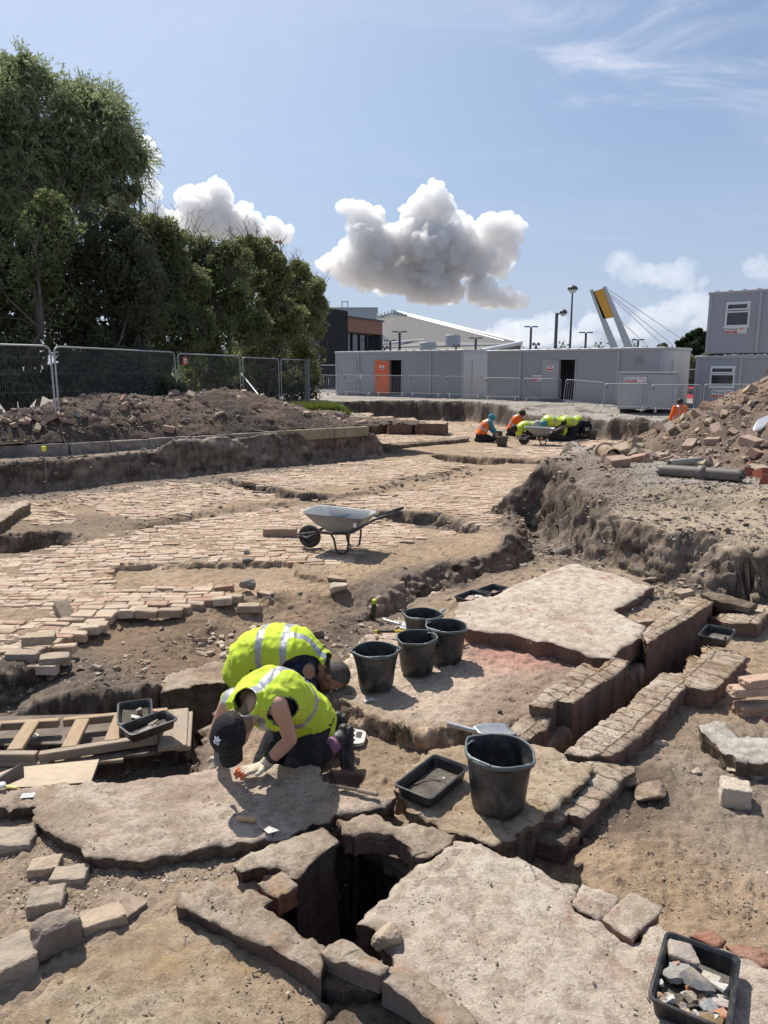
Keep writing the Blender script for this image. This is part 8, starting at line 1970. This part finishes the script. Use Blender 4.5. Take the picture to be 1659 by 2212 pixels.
def skin(name, shape, voxel, mats, parent, it=4, wrinkle=0, ws=9, facefn=None, cut=None, solid=0, offset=None):
	me = bpy.data.meshes.new('t'); me.from_pydata(shape.v, [], shape.f); t_ = bpy.data.objects.new('t', me); COL.objects.link(t_)
	rm = t_.modifiers.new('r', 'REMESH'); rm.mode = 'VOXEL'; rm.voxel_size = voxel
	if it: sm = t_.modifiers.new('s', 'SMOOTH'); sm.iterations = it; sm.factor = .6
	bpy.context.view_layer.update(); m2 = bpy.data.meshes.new_from_object(t_.evaluated_get(bpy.context.evaluated_depsgraph_get())); bpy.data.objects.remove(t_)
	n = len(m2.vertices); P = np.empty(n * 3, np.float32); m2.vertices.foreach_get('co', P); P = P.reshape(-1, 3)
	F = [tuple(p.vertices) for p in m2.polygons]
	if wrinkle:
		Nn = np.empty(n * 3, np.float32); m2.vertices.foreach_get('normal', Nn); Nn = Nn.reshape(-1, 3)
		a = fbm3(P[:, 0] * ws, P[:, 1] * ws, P[:, 2] * ws, 3, 7, .55); b = 1 - np.abs(fbm3(P[:, 0] * ws * .8 + 5, P[:, 1] * ws * .8, P[:, 2] * ws * .8, 2, 9, .5)) * 5
		g = fbm3(P[:, 0] * ws * 1.5 + P[:, 2] * ws * .6, P[:, 1] * ws * .7, P[:, 2] * ws * 1.3 - P[:, 0] * ws * .4, 2, 11, .4); r_ = 1 - np.abs(g) * 5
		P = P + Nn * (wrinkle * (a * .8 + .5 * np.clip(b, 0, 1) + .55 * np.clip(r_, 0, 1) ** 1.5))[:, None]
	if cut is not None:
		fc = np.array([P[list(f)].mean(0) for f in F]); keep = cut(fc); F = [f for f, k in zip(F, keep) if k]
		used = sorted({i for f in F for i in f}); mp = {v: i for i, v in enumerate(used)}; P = P[used]; F = [tuple(mp[i] for i in f) for f in F]
		ec = {}
		for f in F:
			for a, b in zip(f, f[1:] + f[:1]): k = (min(a, b), max(a, b)); ec[k] = ec.get(k, 0) + 1
		nb = {}
		for (a, b), c in ec.items():
			if c == 1: nb.setdefault(a, []).append(b); nb.setdefault(b, []).append(a)
		for _ in range(10): P2 = P.copy(); [P2.__setitem__(v, P[v] * .4 + P[q].mean(0) * .6) for v, q in nb.items()]; P = P2
	mi = None
	if facefn is not None: mi = facefn(np.array([P[list(f)].mean(0) for f in F]))
	o = obj(name, P - np.array(offset or (0, 0, 0)), F, mats, parent, mi=mi, smooth_=True)
	if solid: md = o.modifiers.new('s', 'SOLIDIFY'); md.thickness = solid; md.offset = 1
	return o
def head_shape(S, c, up, face, k=1.0, nose=True):
	c, up, face = Vector(c), Vector(up).normalized(), Vector(face); face = (face - up * face.dot(up)).normalized(); sd = face.cross(up)
	S.ell(c + up * .02 * k, .074 * k, .094 * k, .088 * k, sd, up)
	S.ell(c - up * .045 * k + face * .028 * k, .056 * k, .062 * k, .062 * k, sd, up); S.ell(c - up * .092 * k + face * .055 * k, .030 * k, .028 * k, .022 * k, sd, up)
	if nose:
		S.limb([c + up * .012 * k + face * .088 * k, c - up * .028 * k + face * .112 * k], [.009 * k, .015 * k], 8); S.ell(c + up * .022 * k + face * .082 * k, .050 * k, .014 * k, .010 * k, sd, up)
		S.ell(c - up * .060 * k + face * .090 * k, .024 * k, .010 * k, .006 * k, sd, up); S.ell(c - up * .070 * k + face * .088 * k, .020 * k, .010 * k, .006 * k, sd, up)
		for s in (-1, 1): S.ell(c + sd * s * .076 * k - up * .010 * k - face * .008 * k, .008 * k, .018 * k, .030 * k, sd, up); S.ell(c + sd * s * .045 * k - up * .018 * k + face * .066 * k, .022 * k, .018 * k, .02 * k, sd, up)
	return sd
def boot(parent, ankle, heel, toe, up, label=None):
	ankle, heel, toe = Vector(ankle), Vector(heel), Vector(toe); ax = (toe - heel).normalized(); up = Vector(up); up = (up - ax * up.dot(ax)).normalized(); sd = ax.cross(up)
	S = Shape(); L_ = (toe - heel).length
	S.loft([(heel + up * .035, sd, .034, .034), (heel + ax * L_ * .3 + up * .04, sd, .036, .042), (heel + ax * L_ * .65 + up * .030, sd, .046, .032), (toe - ax * .03 + up * .026, sd, .044, .026)])
	S.limb([heel + ax * .05 + up * .05, ankle], [.044, .052]); S.ell(ankle, .056, .056, .03, sd, ankle - heel)
	o = skin('boot', S, .007, M['boot'], parent, 2, .003, 30); mb = MB()
	outl = [(0, -.032), (.03, -.036), (L_ * .45, -.033), (L_ * .72, -.048), (L_ * .93, -.040), (L_ * 1.02, 0), (L_ * .93, .040), (L_ * .72, .046), (L_ * .45, .032), (.03, .036), (0, .032), (-.018, 0)]
	T = Matrix((ax, sd, up)).transposed().to_4x4(); T.translation = heel
	mb.prism(outl, -.014, .010, M=T)
	for i in range(9): mb.box((L_ * (.05 + .11 * i), 0, -.016), (.012, .075, .010), M=T)
	mb.build('sole', M['rubber'], o)
	return o
def glove(parent, wrist, palm_dir, back, spread=1.0, L_=.185, tip=True, curl=.25, mirror=1, name='glove'):
	"""open hand: palm, four separate fingers of different length with knuckle bends, thumb from the side"""
	d = Vector(palm_dir).normalized(); n = Vector(back); n = (n - d * n.dot(d)).normalized(); s = d.cross(n) * mirror; w = Vector(wrist)
	S = Shape(); S.loft([(w, s, .030, .022), (w + d * .04, s, .040, .020), (w + d * .085, s, .044, .016)])
	tips = []
	for i, (off, ln, an) in enumerate(((-.033, .066, -.20), (-.011, .080, -.06), (.012, .076, .07), (.034, .060, .22))):
		b = w + d * .085 + s * off; dd = (d + s * an * spread).normalized(); k1 = b + dd * ln * .42 + n * .006; k2 = k1 + (dd - n * curl).normalized() * ln * .32; k3 = k2 + (dd - n * curl * 1.8).normalized() * ln * .30
		S.limb([b - dd * .02, k1, k2, k3], [.0125, .0118, .0108, .0095], 9); tips.append((k2.lerp(k3, .1), dd))
	tb = w + d * .025 - s * .030; t1 = tb + (d * .5 - s * .8).normalized() * .036; t2 = t1 + (d * .85 - s * .45 - n * .1).normalized() * .032; S.limb([tb, t1, t2], [.017, .0135, .011], 9)
	def ff(fc):
		m = np.zeros(len(fc), int)
		if tip:
			for p, dd in tips: q = fc - np.array(p); al = q @ np.array(dd); lat = np.linalg.norm(q - al[:, None] * np.array(dd), axis=1); m |= ((al > -.008) & (lat < .03) & (al < .05)).astype(int)
		return m
	return skin(name, S, .0042, [M['glove'], M['glove_tip']], parent, 2, .0012, 60, facefn=ff)

# ------------------------------------------------------------------ the woman in the black cap
def woman():
	hip = V3(-.47, 4.02, -.405); neck = V3(-.665, 3.565, -.085); chest = V3(-.59, 3.70, -.125); waist = V3(-.535, 3.865, -.24)
	f = V3(-.50, -.86, 0).normalized(); left = V3(.86, -.50, 0).normalized()
	shL = V3(-.545, 3.525, -.085); shR = V3(-.825, 3.655, -.15); elL = V3(-.497, 3.625, -.335); wrL = V3(-.640, 3.665, -.500); elR = V3(-.925, 3.74, -.37); wrR = V3(-.915, 3.84, -.56)
	knL = V3(-.50, 3.80, -.64); knR = V3(-.68, 3.90, -.64); anL = V3(-.275, 4.05, -.575); anR = V3(-.335, 4.215, -.585)
	e = empty('person', (hip.x, hip.y, -.72), 'woman in a black cap and yellow vest kneeling with her gloved hand on the slab', 'person')
	off = tuple(e.location); hc = V3(-.765, 3.475, -.215); up = V3(-.30, -.50, .18).normalized(); face = V3(-.45, -.35, -.85)
	# body (skin)
	S = Shape(); S.loft([(hip, left, .15, .11), (waist, left, .125, .10), (chest, left, .145, .10), (neck.lerp(chest, .2), left, .13, .075)])
	S.limb([neck, hc - up * .05], [.055, .055]);
	S.limb([shL, shL.lerp(elL, .5) + V3(.0, .01, 0), elL, elL.lerp(wrL, .35), wrL], [.052, .046, .037, .040, .027]); S.limb([shR, elR, wrR], [.052, .038, .026])
	head_shape(S, hc, up, face)
	S.limb([hip + left * .07, knL], [.085, .06]); S.limb([hip - left * .07, knR], [.085, .06]); S.limb([knL, knL.lerp(anL, .35), anL], [.055, .055, .038]); S.limb([knR, knR.lerp(anR, .35), anR], [.055, .055, .038])
	skin('body', S, .009, M['skin_a'], e, 3, offset=off)
	# trousers
	S = Shape(); S.loft([(hip + (waist - hip) * .5, left, .150, .125), (hip, left, .175, .14)]); S.limb([hip + left * .08, hip.lerp(knL, .5) + left * .05, knL], [.110, .092, .078]); S.limb([hip - left * .08, knR], [.11, .075])
	S.limb([knL, knL.lerp(anL, .4), anL + (knL - anL) * .34], [.074, .072, .058]); S.limb([knR, knR.lerp(anR, .4), anR], [.074, .070, .052]); S.ell(knL + V3(.03, -.03, -.01), .06, .05, .05)
	skin('trousers', S, .009, M['trouser'], e, 2, .007, 14, offset=off)
	# dark top seen through the armholes
	S = Shape(); S.loft([(waist, left, .135, .112), (chest, left, .155, .112), (neck.lerp(chest, .25), left, .125, .08)]); skin('shirt', S, .010, M['trouser'], e, 2, .003, 14, offset=off)
	# vest
	S = Shape(); ax = (neck - hip).normalized(); belly = left.cross(ax) ; belly = belly if belly.z < 0 else -belly
	S.loft([(hip + ax * -.07 + V3(0, 0, .00), left, .180, .140), (hip + ax * .04 + V3(0, 0, .02), left, .182, .145), (waist + V3(0, 0, .01), left, .165, .135), (chest + V3(0, 0, .015), left, .185, .140), (neck.lerp(chest, .35) + V3(0, 0, .010), left, .168, .105), (neck + ax * .01, left, .115, .080), (neck + ax * .05 + V3(0, 0, -.01), left, .085, .072), (neck + ax * .085 + V3(0, 0, -.03), left, .075, .068)], n=28)
	S.ell(shL.lerp(neck, .25) + V3(0, .03, .0), .075, .075, .06); S.ell(shR.lerp(neck, .25) + V3(0, .03, .0), .075, .075, .06)
	S.ell(chest + belly * .12, .13, .09, .05, left, belly)
	axn = np.array(ax); ln = np.array(left); h0 = np.array(hip); bn = np.array(belly)
	def cutf(fc):
		q = fc - np.array(hc); neckhole = np.linalg.norm(fc - np.array(neck + ax * .135 - V3(0, 0, .03)), axis=1) < .072
		armL = np.linalg.norm(fc - np.array(shL + left * .035 - V3(0, 0, .045) - ax * .01), axis=1) < .082; armR = np.linalg.norm(fc - np.array(shR - left * .075 - V3(0, 0, .06)), axis=1) < .075
		hem = ((fc - h0) @ axn) < -.06
		return ~(neckhole | armL | armR | hem)
	def ff(fc):
		a = (fc - h0) @ axn; l = (fc - h0) @ ln; t = (fc - h0) @ bn; back = t < .05
		m = ((a > .205) & (a < .257)).astype(int)
		m |= ((np.abs(np.abs(l + .012) - .108) < .026) & (a >= .24)).astype(int)
		edge = np.zeros(len(fc), bool)
		d1 = np.linalg.norm(fc - np.array(shL + left * .035 - V3(0, 0, .045) - ax * .01), axis=1); edge |= d1 < .090
		edge |= a < -.052
		m[edge] = 2; return m
	skin('hi_vis_vest', S, .0065, [M['hivis'], M['silver'], mat_cloth('grey_piping', (.12, .13, .10))], e, 3, .013, 9, facefn=ff, cut=cutf, solid=.004, offset=off)
	# cap: crown, brim, button, emblem
	S = Shape(); sd = up.cross(face).normalized(); fc_ = (face - up * face.dot(up)).normalized(); S.ell(hc + up * .028, .090, .112, .100, sd, up); hcn, upn, fn_ = np.array(hc), np.array(up), np.array(fc_)
	cap = skin('cap', S, .006, M['capblk'], e, 2, .003, 18, cut=lambda q: ((q - hcn) @ upn + .22 * ((q - hcn) @ fn_)) > .006, solid=.003, offset=off)
	o3 = Vector(off); V = []; F = []; nb = 16
	for j in range(6):
		for i in range(nb + 1):
			t = (i / nb - .5) * 2.3; r0 = Vector(hc) + fc_ * (.104 * math.cos(t)) + sd * (.088 * math.sin(t)) - up * .004; ext = (j / 5) * .085 * math.cos(t * .62) ** .6
			V.append(r0 + fc_ * ext - up * (.012 * (j / 5) + .030 * (math.sin(t) ** 2) * (j / 5)) - o3)
	for j in range(5):
		for i in range(nb): F.append((j * (nb + 1) + i, j * (nb + 1) + i + 1, (j + 1) * (nb + 1) + i + 1, (j + 1) * (nb + 1) + i))
	b = obj('brim', V, F, M['capblk'], cap, smooth_=True); b.modifiers.new('s', 'SOLIDIFY').thickness = .004
	mb = MB(); mb.lathe([(.008, 0), (.006, .004), (.001, .006)], 10, M=Matrix.Translation(Vector(hc) + up * .128 - o3) @ up.to_track_quat('Z', 'Y').to_matrix().to_4x4()); mb.build('button', M['capblk'], cap)
	# white three-leaf emblem with a bar on the front of the crown
	nrm = (fc_ * .30 + up * .80 + V3(.19, -.87, .45) * .42).normalized(); ns = (nrm.dot(sd) * .090 ** 2, nrm.dot(fc_) * .112 ** 2, nrm.dot(up) * .100 ** 2); dn = math.sqrt(nrm.dot(sd) * ns[0] + nrm.dot(fc_) * ns[1] + nrm.dot(up) * ns[2]); ec = Vector(hc) + up * .028 + (sd * ns[0] + fc_ * ns[1] + up * ns[2]) / dn + nrm * .008; uy = (-fc_ + nrm * nrm.dot(fc_)).normalized(); ux = nrm.cross(uy); V = []; F = []
	def leaf(a, L_, w):
		d = uy * math.cos(a) + ux * math.sin(a); s = nrm.cross(d); pts = [ec - uy * .006 + d * (L_ * t) + s * (w * math.sin(math.pi * t) ** .8) * sg - nrm * (L_ * t * L_ * t * 2.5) for sg, ts in ((1, (0, .25, .5, .75, 1)), (-1, (.75, .5, .25))) for t in ts]
		b = len(V); V.extend([p - o3 for p in pts]); F.append(tuple(range(b, b + len(pts))))
	leaf(0, .030, .0075); leaf(-.75, .028, .0065); leaf(.75, .028, .0065)
	for k, (y0, h) in enumerate(((-.010, .002), (-.0145, .002), (-.020, .0035))):
		w = .019 - .002 * k; b = len(V); V.extend([ec + ux * x + uy * y - nrm * (x * x * 4) - o3 for x, y in ((-w, y0), (w, y0), (w, y0 + h), (-w, y0 + h))]); F.append((b, b + 1, b + 2, b + 3))
	em = obj('emblem', V, F, mat_plain('white_embroidery', (.75, .75, .76), .7), cap); em.modifiers.new('s', 'SOLIDIFY').thickness = .002; em.modifiers['s'].offset = 0
	S = Shape(); bc = Vector(hc) + V3(.062, .055, .105)
	for i in range(9): S.ell(bc + Vector((RR.uniform(-.018, .018), RR.uniform(-.018, .018), RR.uniform(-.014, .016))), .020, .017, .018)
	S.ell(Vector(hc) - fc_ * .06 - up * .01, .078, .06, .06, sd, up)
	skin('hair', S, .005, M['fair_hair'], e, 1, .004, 40, offset=off)
	# glove on the slab and the other hand with a trowel
	g = glove(e, wrL + (wrL - elL).normalized() * .005, V3(-.155, -.085, -.016), V3(-.05, .1, 1), 1.4, curl=.16, mirror=1); g.location -= o3
	S = Shape(); dw = (wrL - elL).normalized(); S.limb([wrL - dw * .038, wrL + dw * .010], [.034, .033]); skin('cuff', S, .005, M['glove'], g, 1, .002, 60).location = (0, 0, 0)
	mb = MB(); c = wrL - dw * .062; mb.lathe([(.0335, -.014), (.036, -.010), (.036, .010), (.0335, .014)], 20, M=Matrix.Translation(c - o3) @ dw.to_track_quat('Z', 'Y').to_matrix().to_4x4(), cap_b=True, cap_t=True); wt = mb.build('wrist_watch', M['black'], e, smooth_=False)
	mb = MB(); q = c + (V3(0, -.35, 1) - dw * V3(0, -.35, 1).dot(dw)).normalized() * .037 - o3; mb.box((0, 0, 0), (.036, .034, .010), M=Matrix.Translation(q) @ V3(0, -.35, 1).to_track_quat('Z', 'Y').to_matrix().to_4x4(), bev=.004); mb.build('watch_face', M['glass'], wt)
	g2 = glove(e, wrR, V3(-.05, -.02, -.10), V3(-.6, -.8, .1), .5, curl=.9, mirror=-1); g2.location -= o3
	for (an, hl, to, upv) in ((anL, V3(-.215, 4.085, -.520), V3(-.205, 3.99, -.700), V3(-1, .5, .3)), (anR, V3(-.26, 4.235, -.515), V3(-.265, 4.17, -.690), V3(-1, .4, .35))):
		bo = boot(e, an + (hl - an) * .15, hl + (hl - an).normalized() * .015, to + (to - hl).normalized() * .035, upv); bo.location -= o3
	S = Shape(); S.limb([anL + (knL - anL) * .40, anL + (knL - anL) * .02], [.052, .048]); skin('sock', S, .006, M['sock'], e, 1, .003, 30, offset=off)
	return e
def find_label(s):
	for o in bpy.data.objects:
		if o.get('label') == s: return o
woman()
a = W(470, 1652, -.54); mb = MB(); T = Matrix.Translation((0, 0, 0))
e = empty('small_trowel', a, 'dark trowel blade held upright in the far hand of the woman', 'trowel')
mb.prism([(-.018, 0), (.018, 0), (.024, .075), (-.022, .075)], -.002, .002, M=Matrix.Rotation(math.radians(78), 4, 'X')); mb.build('blade', M['galv_dark'], e); mb = MB(); mb.tube([(0, .0, .07), (.02, .02, .11)], .010, 8); mb.build('handle', M['wood'], e)

# ------------------------------------------------------------------ the man behind her
def man():
	hip = V3(-.93, 5.03, -.45); waist = V3(-.82, 4.98, -.36); chest = V3(-.64, 4.93, -.34); neck = V3(-.465, 4.90, -.42); side = V3(.05, -1, 0)
	e = empty('person', (hip.x, hip.y, -.97), 'grey haired man in a yellow vest over a navy shirt bending into the hole', 'person'); off = tuple(e.location)
	hc = V3(-.355, 4.865, -.515); up = V3(.80, -.12, .35).normalized(); face = V3(.35, -.30, -.85)
	shL = V3(-.53, 4.76, -.43); shR = V3(-.50, 5.08, -.43); elL = V3(-.52, 4.72, -.68); wrL = V3(-.47, 4.72, -.90); elR = V3(-.47, 5.06, -.68); wrR = V3(-.40, 4.98, -.90)
	knL = V3(-.80, 4.86, -.90); knR = V3(-.80, 5.16, -.90); anL = V3(-1.08, 5.12, -.95); anR = V3(-1.06, 5.34, -.95)
	S = Shape(); S.loft([(hip, side, .15, .12), (waist, side, .14, .12), (chest, side, .17, .12), (neck, side, .10, .08)]); S.limb([neck - V3(.04, 0, 0), hc - up * .05], [.065, .060])
	for a, b, c in ((shL, elL, wrL), (shR, elR, wrR)): S.limb([a, b, c], [.06, .045, .032]); d = (c - b).normalized(); S.ell(c + d * .05, .045, .03, .06, (1, 0, 0), d)
	for a, b, c in ((hip + side * .09, knL, anL), (hip - side * .09, knR, anR)): S.limb([a, b, c], [.10, .065, .045])
	sdv = head_shape(S, hc, up, face, 1.06); skin('body', S, .009, M['skin_b'], e, 2, offset=off)
	for s in (-1, 1):
		S = Shape(); c = Vector(hc) + up * .004 + (Vector(face) - up * Vector(face).dot(up)).normalized() * .083 + sdv * s * .031; S.ell(c, .012, .012, .012); skin('eye', S, .003, M['white'], e, 1, offset=off)
	fn_ = np.array((Vector(face) - up * Vector(face).dot(up)).normalized()); S = Shape(); S.ell(Vector(hc) + up * .024, .083, .106, .099, sdv, up)
	skin('hair', S, .006, M['grey_hair'], e, 2, .002, 60, cut=lambda q: (((q - np.array(hc)) @ np.array(up)) - .75 * ((q - np.array(hc)) @ fn_) + .03 * fbm3(q[:, 0] * 60, q[:, 1] * 60, q[:, 2] * 60, 2, 4)) > .016, solid=.002, offset=off)
	S = Shape(); S.loft([(waist, side, .165, .135), (chest, side, .19, .135), (neck + V3(-.03, 0, 0), side, .12, .09)]); S.limb([shL + V3(-.04, .03, 0), shL.lerp(elL, .45), elL], [.085, .072, .058]); S.limb([shR, elR], [.08, .058]); S.limb([neck - V3(.03, 0, 0), neck + V3(.015, 0, -.02)], [.078, .072])
	skin('shirt', S, .009, M['navy'], e, 2, .006, 14, offset=off)
	S = Shape(); S.loft([(waist + V3(-.02, 0, -.02), side, .165, .14), (hip, side, .18, .16)]); S.limb([hip + side * .09, knL, anL], [.125, .085, .060]); S.limb([hip - side * .09, knR, anR], [.125, .085, .060]); skin('trousers', S, .010, M['trouser'], e, 2, .008, 12, offset=off)
	S = Shape(); ax = (neck - hip).normalized()
	S.loft([(hip + V3(-.075, 0, -.10), side, .20, .15), (hip + V3(-.02, 0, .0), side, .205, .165), (waist + V3(0, 0, .01), side, .195, .150), (chest, side, .21, .150), (chest.lerp(neck, .6), side, .185, .125), (neck + V3(.0, 0, .01), side, .125, .095)], n=28)
	S.loft([(hip + V3(-.05, -.12, -.15), V3(1, 0, 0), .10, .05), (waist + V3(.02, -.13, -.17), V3(1, 0, 0), .13, .05), (chest + V3(-.06, -.12, -.16), V3(1, 0, 0), .10, .05)], n=16)
	axn = np.array(V3(1, -.05, 0).normalized()); h0 = np.array(hip)
	hole = np.array(shL + V3(-.03, -.04, -.02)); hole2 = np.array(shR + V3(-.02, .06, -.06)); nk = np.array(neck + V3(.055, -.02, -.03))
	def cutf(fc): return ~((np.linalg.norm((fc - hole) * np.array([.9, .6, .95]), axis=1) < .135) | (np.linalg.norm(fc - hole2, axis=1) < .09) | (np.linalg.norm(fc - nk, axis=1) < .095))
	def ff(fc):
		a = (fc - h0) @ axn; y = fc[:, 1] - h0[1]; m = ((a > .055) & (a < .105)).astype(int); m |= ((a > .235) & (a < .285) & (fc[:, 2] > -.52)).astype(int)
		m |= ((a >= .25) & (np.abs(np.abs(y + .09) - .10) < .026)).astype(int); return m
	skin('hi_vis_vest', S, .008, [M['hivis'], M['silver']], e, 3, .016, 8, facefn=ff, cut=cutf, solid=.004, offset=off)
	for an, dy in ((anL, 0), (anR, .0)): bo = boot(e, an, an + V3(-.05, 0, .05), an + V3(-.10, 0, -.02) + V3(-.06, 0, -.06), V3(-1, 0, .6)); bo.location -= Vector(off)
	return e
man()

# ------------------------------------------------------------------ far diggers
def far_person(x, y, face_deg, pose, vest, head, sleeve, label, k=1.0, dz=0.0, hood=None, trous='trouser'):
	p = WS(x, y, 0); p.z = tz(p.x, p.y) + dz; a = math.radians(face_deg); f = V3(math.cos(a), math.sin(a), 0); l = V3(-f.y, f.x, 0); Z = V3(0, 0, 1)
	e = empty('person', p, label, 'person', None)
	def q(fw, lf, z): return (f * fw + l * lf + Z * z) * k
	if pose == 'bend':      # kneeling, bent right over
		hip, chest, neck, hc = q(-.20, 0, .42), q(.10, 0, .50), q(.24, 0, .47), q(.36, 0, .40); up, fc = f + Z * .1, -Z + f * .2; kn, an = .02, -.40; el, wr = q(.22, .2, .25), q(.30, .14, .04); el2, wr2 = q(.24, -.2, .25), q(.34, -.12, .04)
	elif pose == 'low':
		hip, chest, neck, hc = q(-.20, 0, .36), q(.10, 0, .38), q(.26, 0, .36), q(.38, 0, .30); up, fc = f + Z * .1, -Z + f * .2; kn, an = .05, -.38; el, wr = q(.25, .2, .2), q(.30, .15, .03); el2, wr2 = q(.24, -.2, .2), q(.30, -.12, .03)
	elif pose == 'sit':
		hip, chest, neck, hc = q(-.12, 0, .20), q(.02, 0, .50), q(.10, 0, .62), q(.20, 0, .70); up, fc = Z + f * .5, f - Z * .7; kn, an = .22, -.15; el, wr = q(.22, .2, .38), q(.38, .1, .2); el2, wr2 = q(.22, -.2, .38), q(.38, -.1, .2)
	else:                   # upright
		hip, chest, neck, hc = q(-.03, 0, .55), q(0, 0, .90), q(.01, 0, 1.05), q(.04, 0, 1.18); up, fc = Z, f; kn, an = .06, -.38; el, wr = q(.05, .26, .72), q(.22, .2, .60); el2, wr2 = q(.05, -.26, .72), q(.22, -.2, .60)
	S = Shape(); S.loft([(hip, l, .15 * k, .11 * k), (chest, l, .17 * k, .11 * k), (neck, l, .09 * k, .07 * k)]); S.limb([neck, hc], [.055 * k, .055 * k]); head_shape(S, hc, up, fc, k)
	for el_, wr_, sg in ((el, wr, 1), (el2, wr2, -1)): S.limb([neck + l * sg * .17 * k - Z * .03, el_, wr_], [.055 * k, .042 * k, .03 * k]); S.ell(wr_ + (wr_ - el_).normalized() * .05, .035, .025, .05, l, wr_ - el_)
	for sg in (1, -1): S.limb([hip + l * sg * .08 * k, q(kn, sg * .12, .07), q(an, sg * .12, .06)], [.09 * k, .06 * k, .045 * k])
	skin('body', S, .022, M['skin_a'], e, 1)
	S = Shape(); S.loft([(hip - (chest - hip) * .1, l, .17 * k, .14 * k), (hip, l, .18 * k, .14 * k)]);
	for sg in (1, -1): S.limb([hip + l * sg * .08 * k, q(kn, sg * .12, .08), q(an, sg * .12, .06)], [.11 * k, .08 * k, .06 * k]); S.ell(q(an - .08, sg * .12, .05), .05, .05, .07)
	skin('trousers', S, .022, M[trous], e, 1, .01)
	S = Shape(); S.loft([(hip, l, .18 * k, .145 * k), (chest, l, .20 * k, .14 * k), (chest.lerp(neck, .8), l, .14 * k, .10 * k)]); hn, cn = np.array(hip), np.array((neck - hip).normalized()); Lt = (neck - hip).length
	def ff(fc_): t = ((fc_ - hn) @ cn) / Lt; s = np.abs((fc_ - hn) @ np.array(l)); return (((t > .34) & (t < .46)) | ((s > .07 * k) & (s < .115 * k) & (t > .4))).astype(int)
	skin('hi_vis_vest', S, .02, [M[vest], M['silver']], e, 1, .012, 8, facefn=ff)
	S = Shape()
	for el_, sg in ((el, 1), (el2, -1)): S.limb([neck + l * sg * .17 * k - Z * .03, el_, el_.lerp(wr if sg > 0 else wr2, .5)], [.07 * k, .056 * k, .05 * k])
	skin('sleeves', S, .022, M[sleeve], e, 1, .006)
	S = Shape(); u_ = Vector(up).normalized(); S.ell(Vector(hc) + u_ * .025 * k, .095 * k, .115 * k, .105 * k, l, u_); skin('headwear', S, .02, M[head], e, 1)
	return e
M['pale_hat'] = mat_cloth('pale_hood', (.45, .45, .46))
far_person(1046, 955, 10, 'sit', 'hivis_o', 'teal', 'teal', 'leftmost far digger sitting in an orange vest with teal sleeves', 1.15)
far_person(1112, 942, -20, 'sit', 'hivis_o', 'dark_hair', 'hivis_o', 'dark haired far digger in full orange behind the yellow group', 1.2)
far_person(1140, 948, 180, 'low', 'hivis', 'dark_hair', 'hivis', 'far digger in yellow bent flat behind the distant wheelbarrow', 1.25)
far_person(1192, 952, 178, 'bend', 'hivis', 'pale_hat', 'teal', 'far digger in yellow with a pale head covering and teal sleeve', 1.4)
far_person(1226, 950, 200, 'bend', 'hivis', 'teal', 'hivis', 'far digger in yellow with a teal hat behind a bucket', 1.35)
far_person(1238, 945, -5, 'bend', 'hivis', 'dark_hair', 'navy', 'rightmost far digger in yellow and navy bent over a bucket', 1.25)
o = far_person(1470, 950, 100, 'up', 'hivis_o', 'dark_hair', 'hivis_o', 'dark haired digger in a long sleeved orange jacket upright beside the right heap', 1.0)
p = PD(1466, 925, 23.0); o.location = (p.x, p.y, -.60)
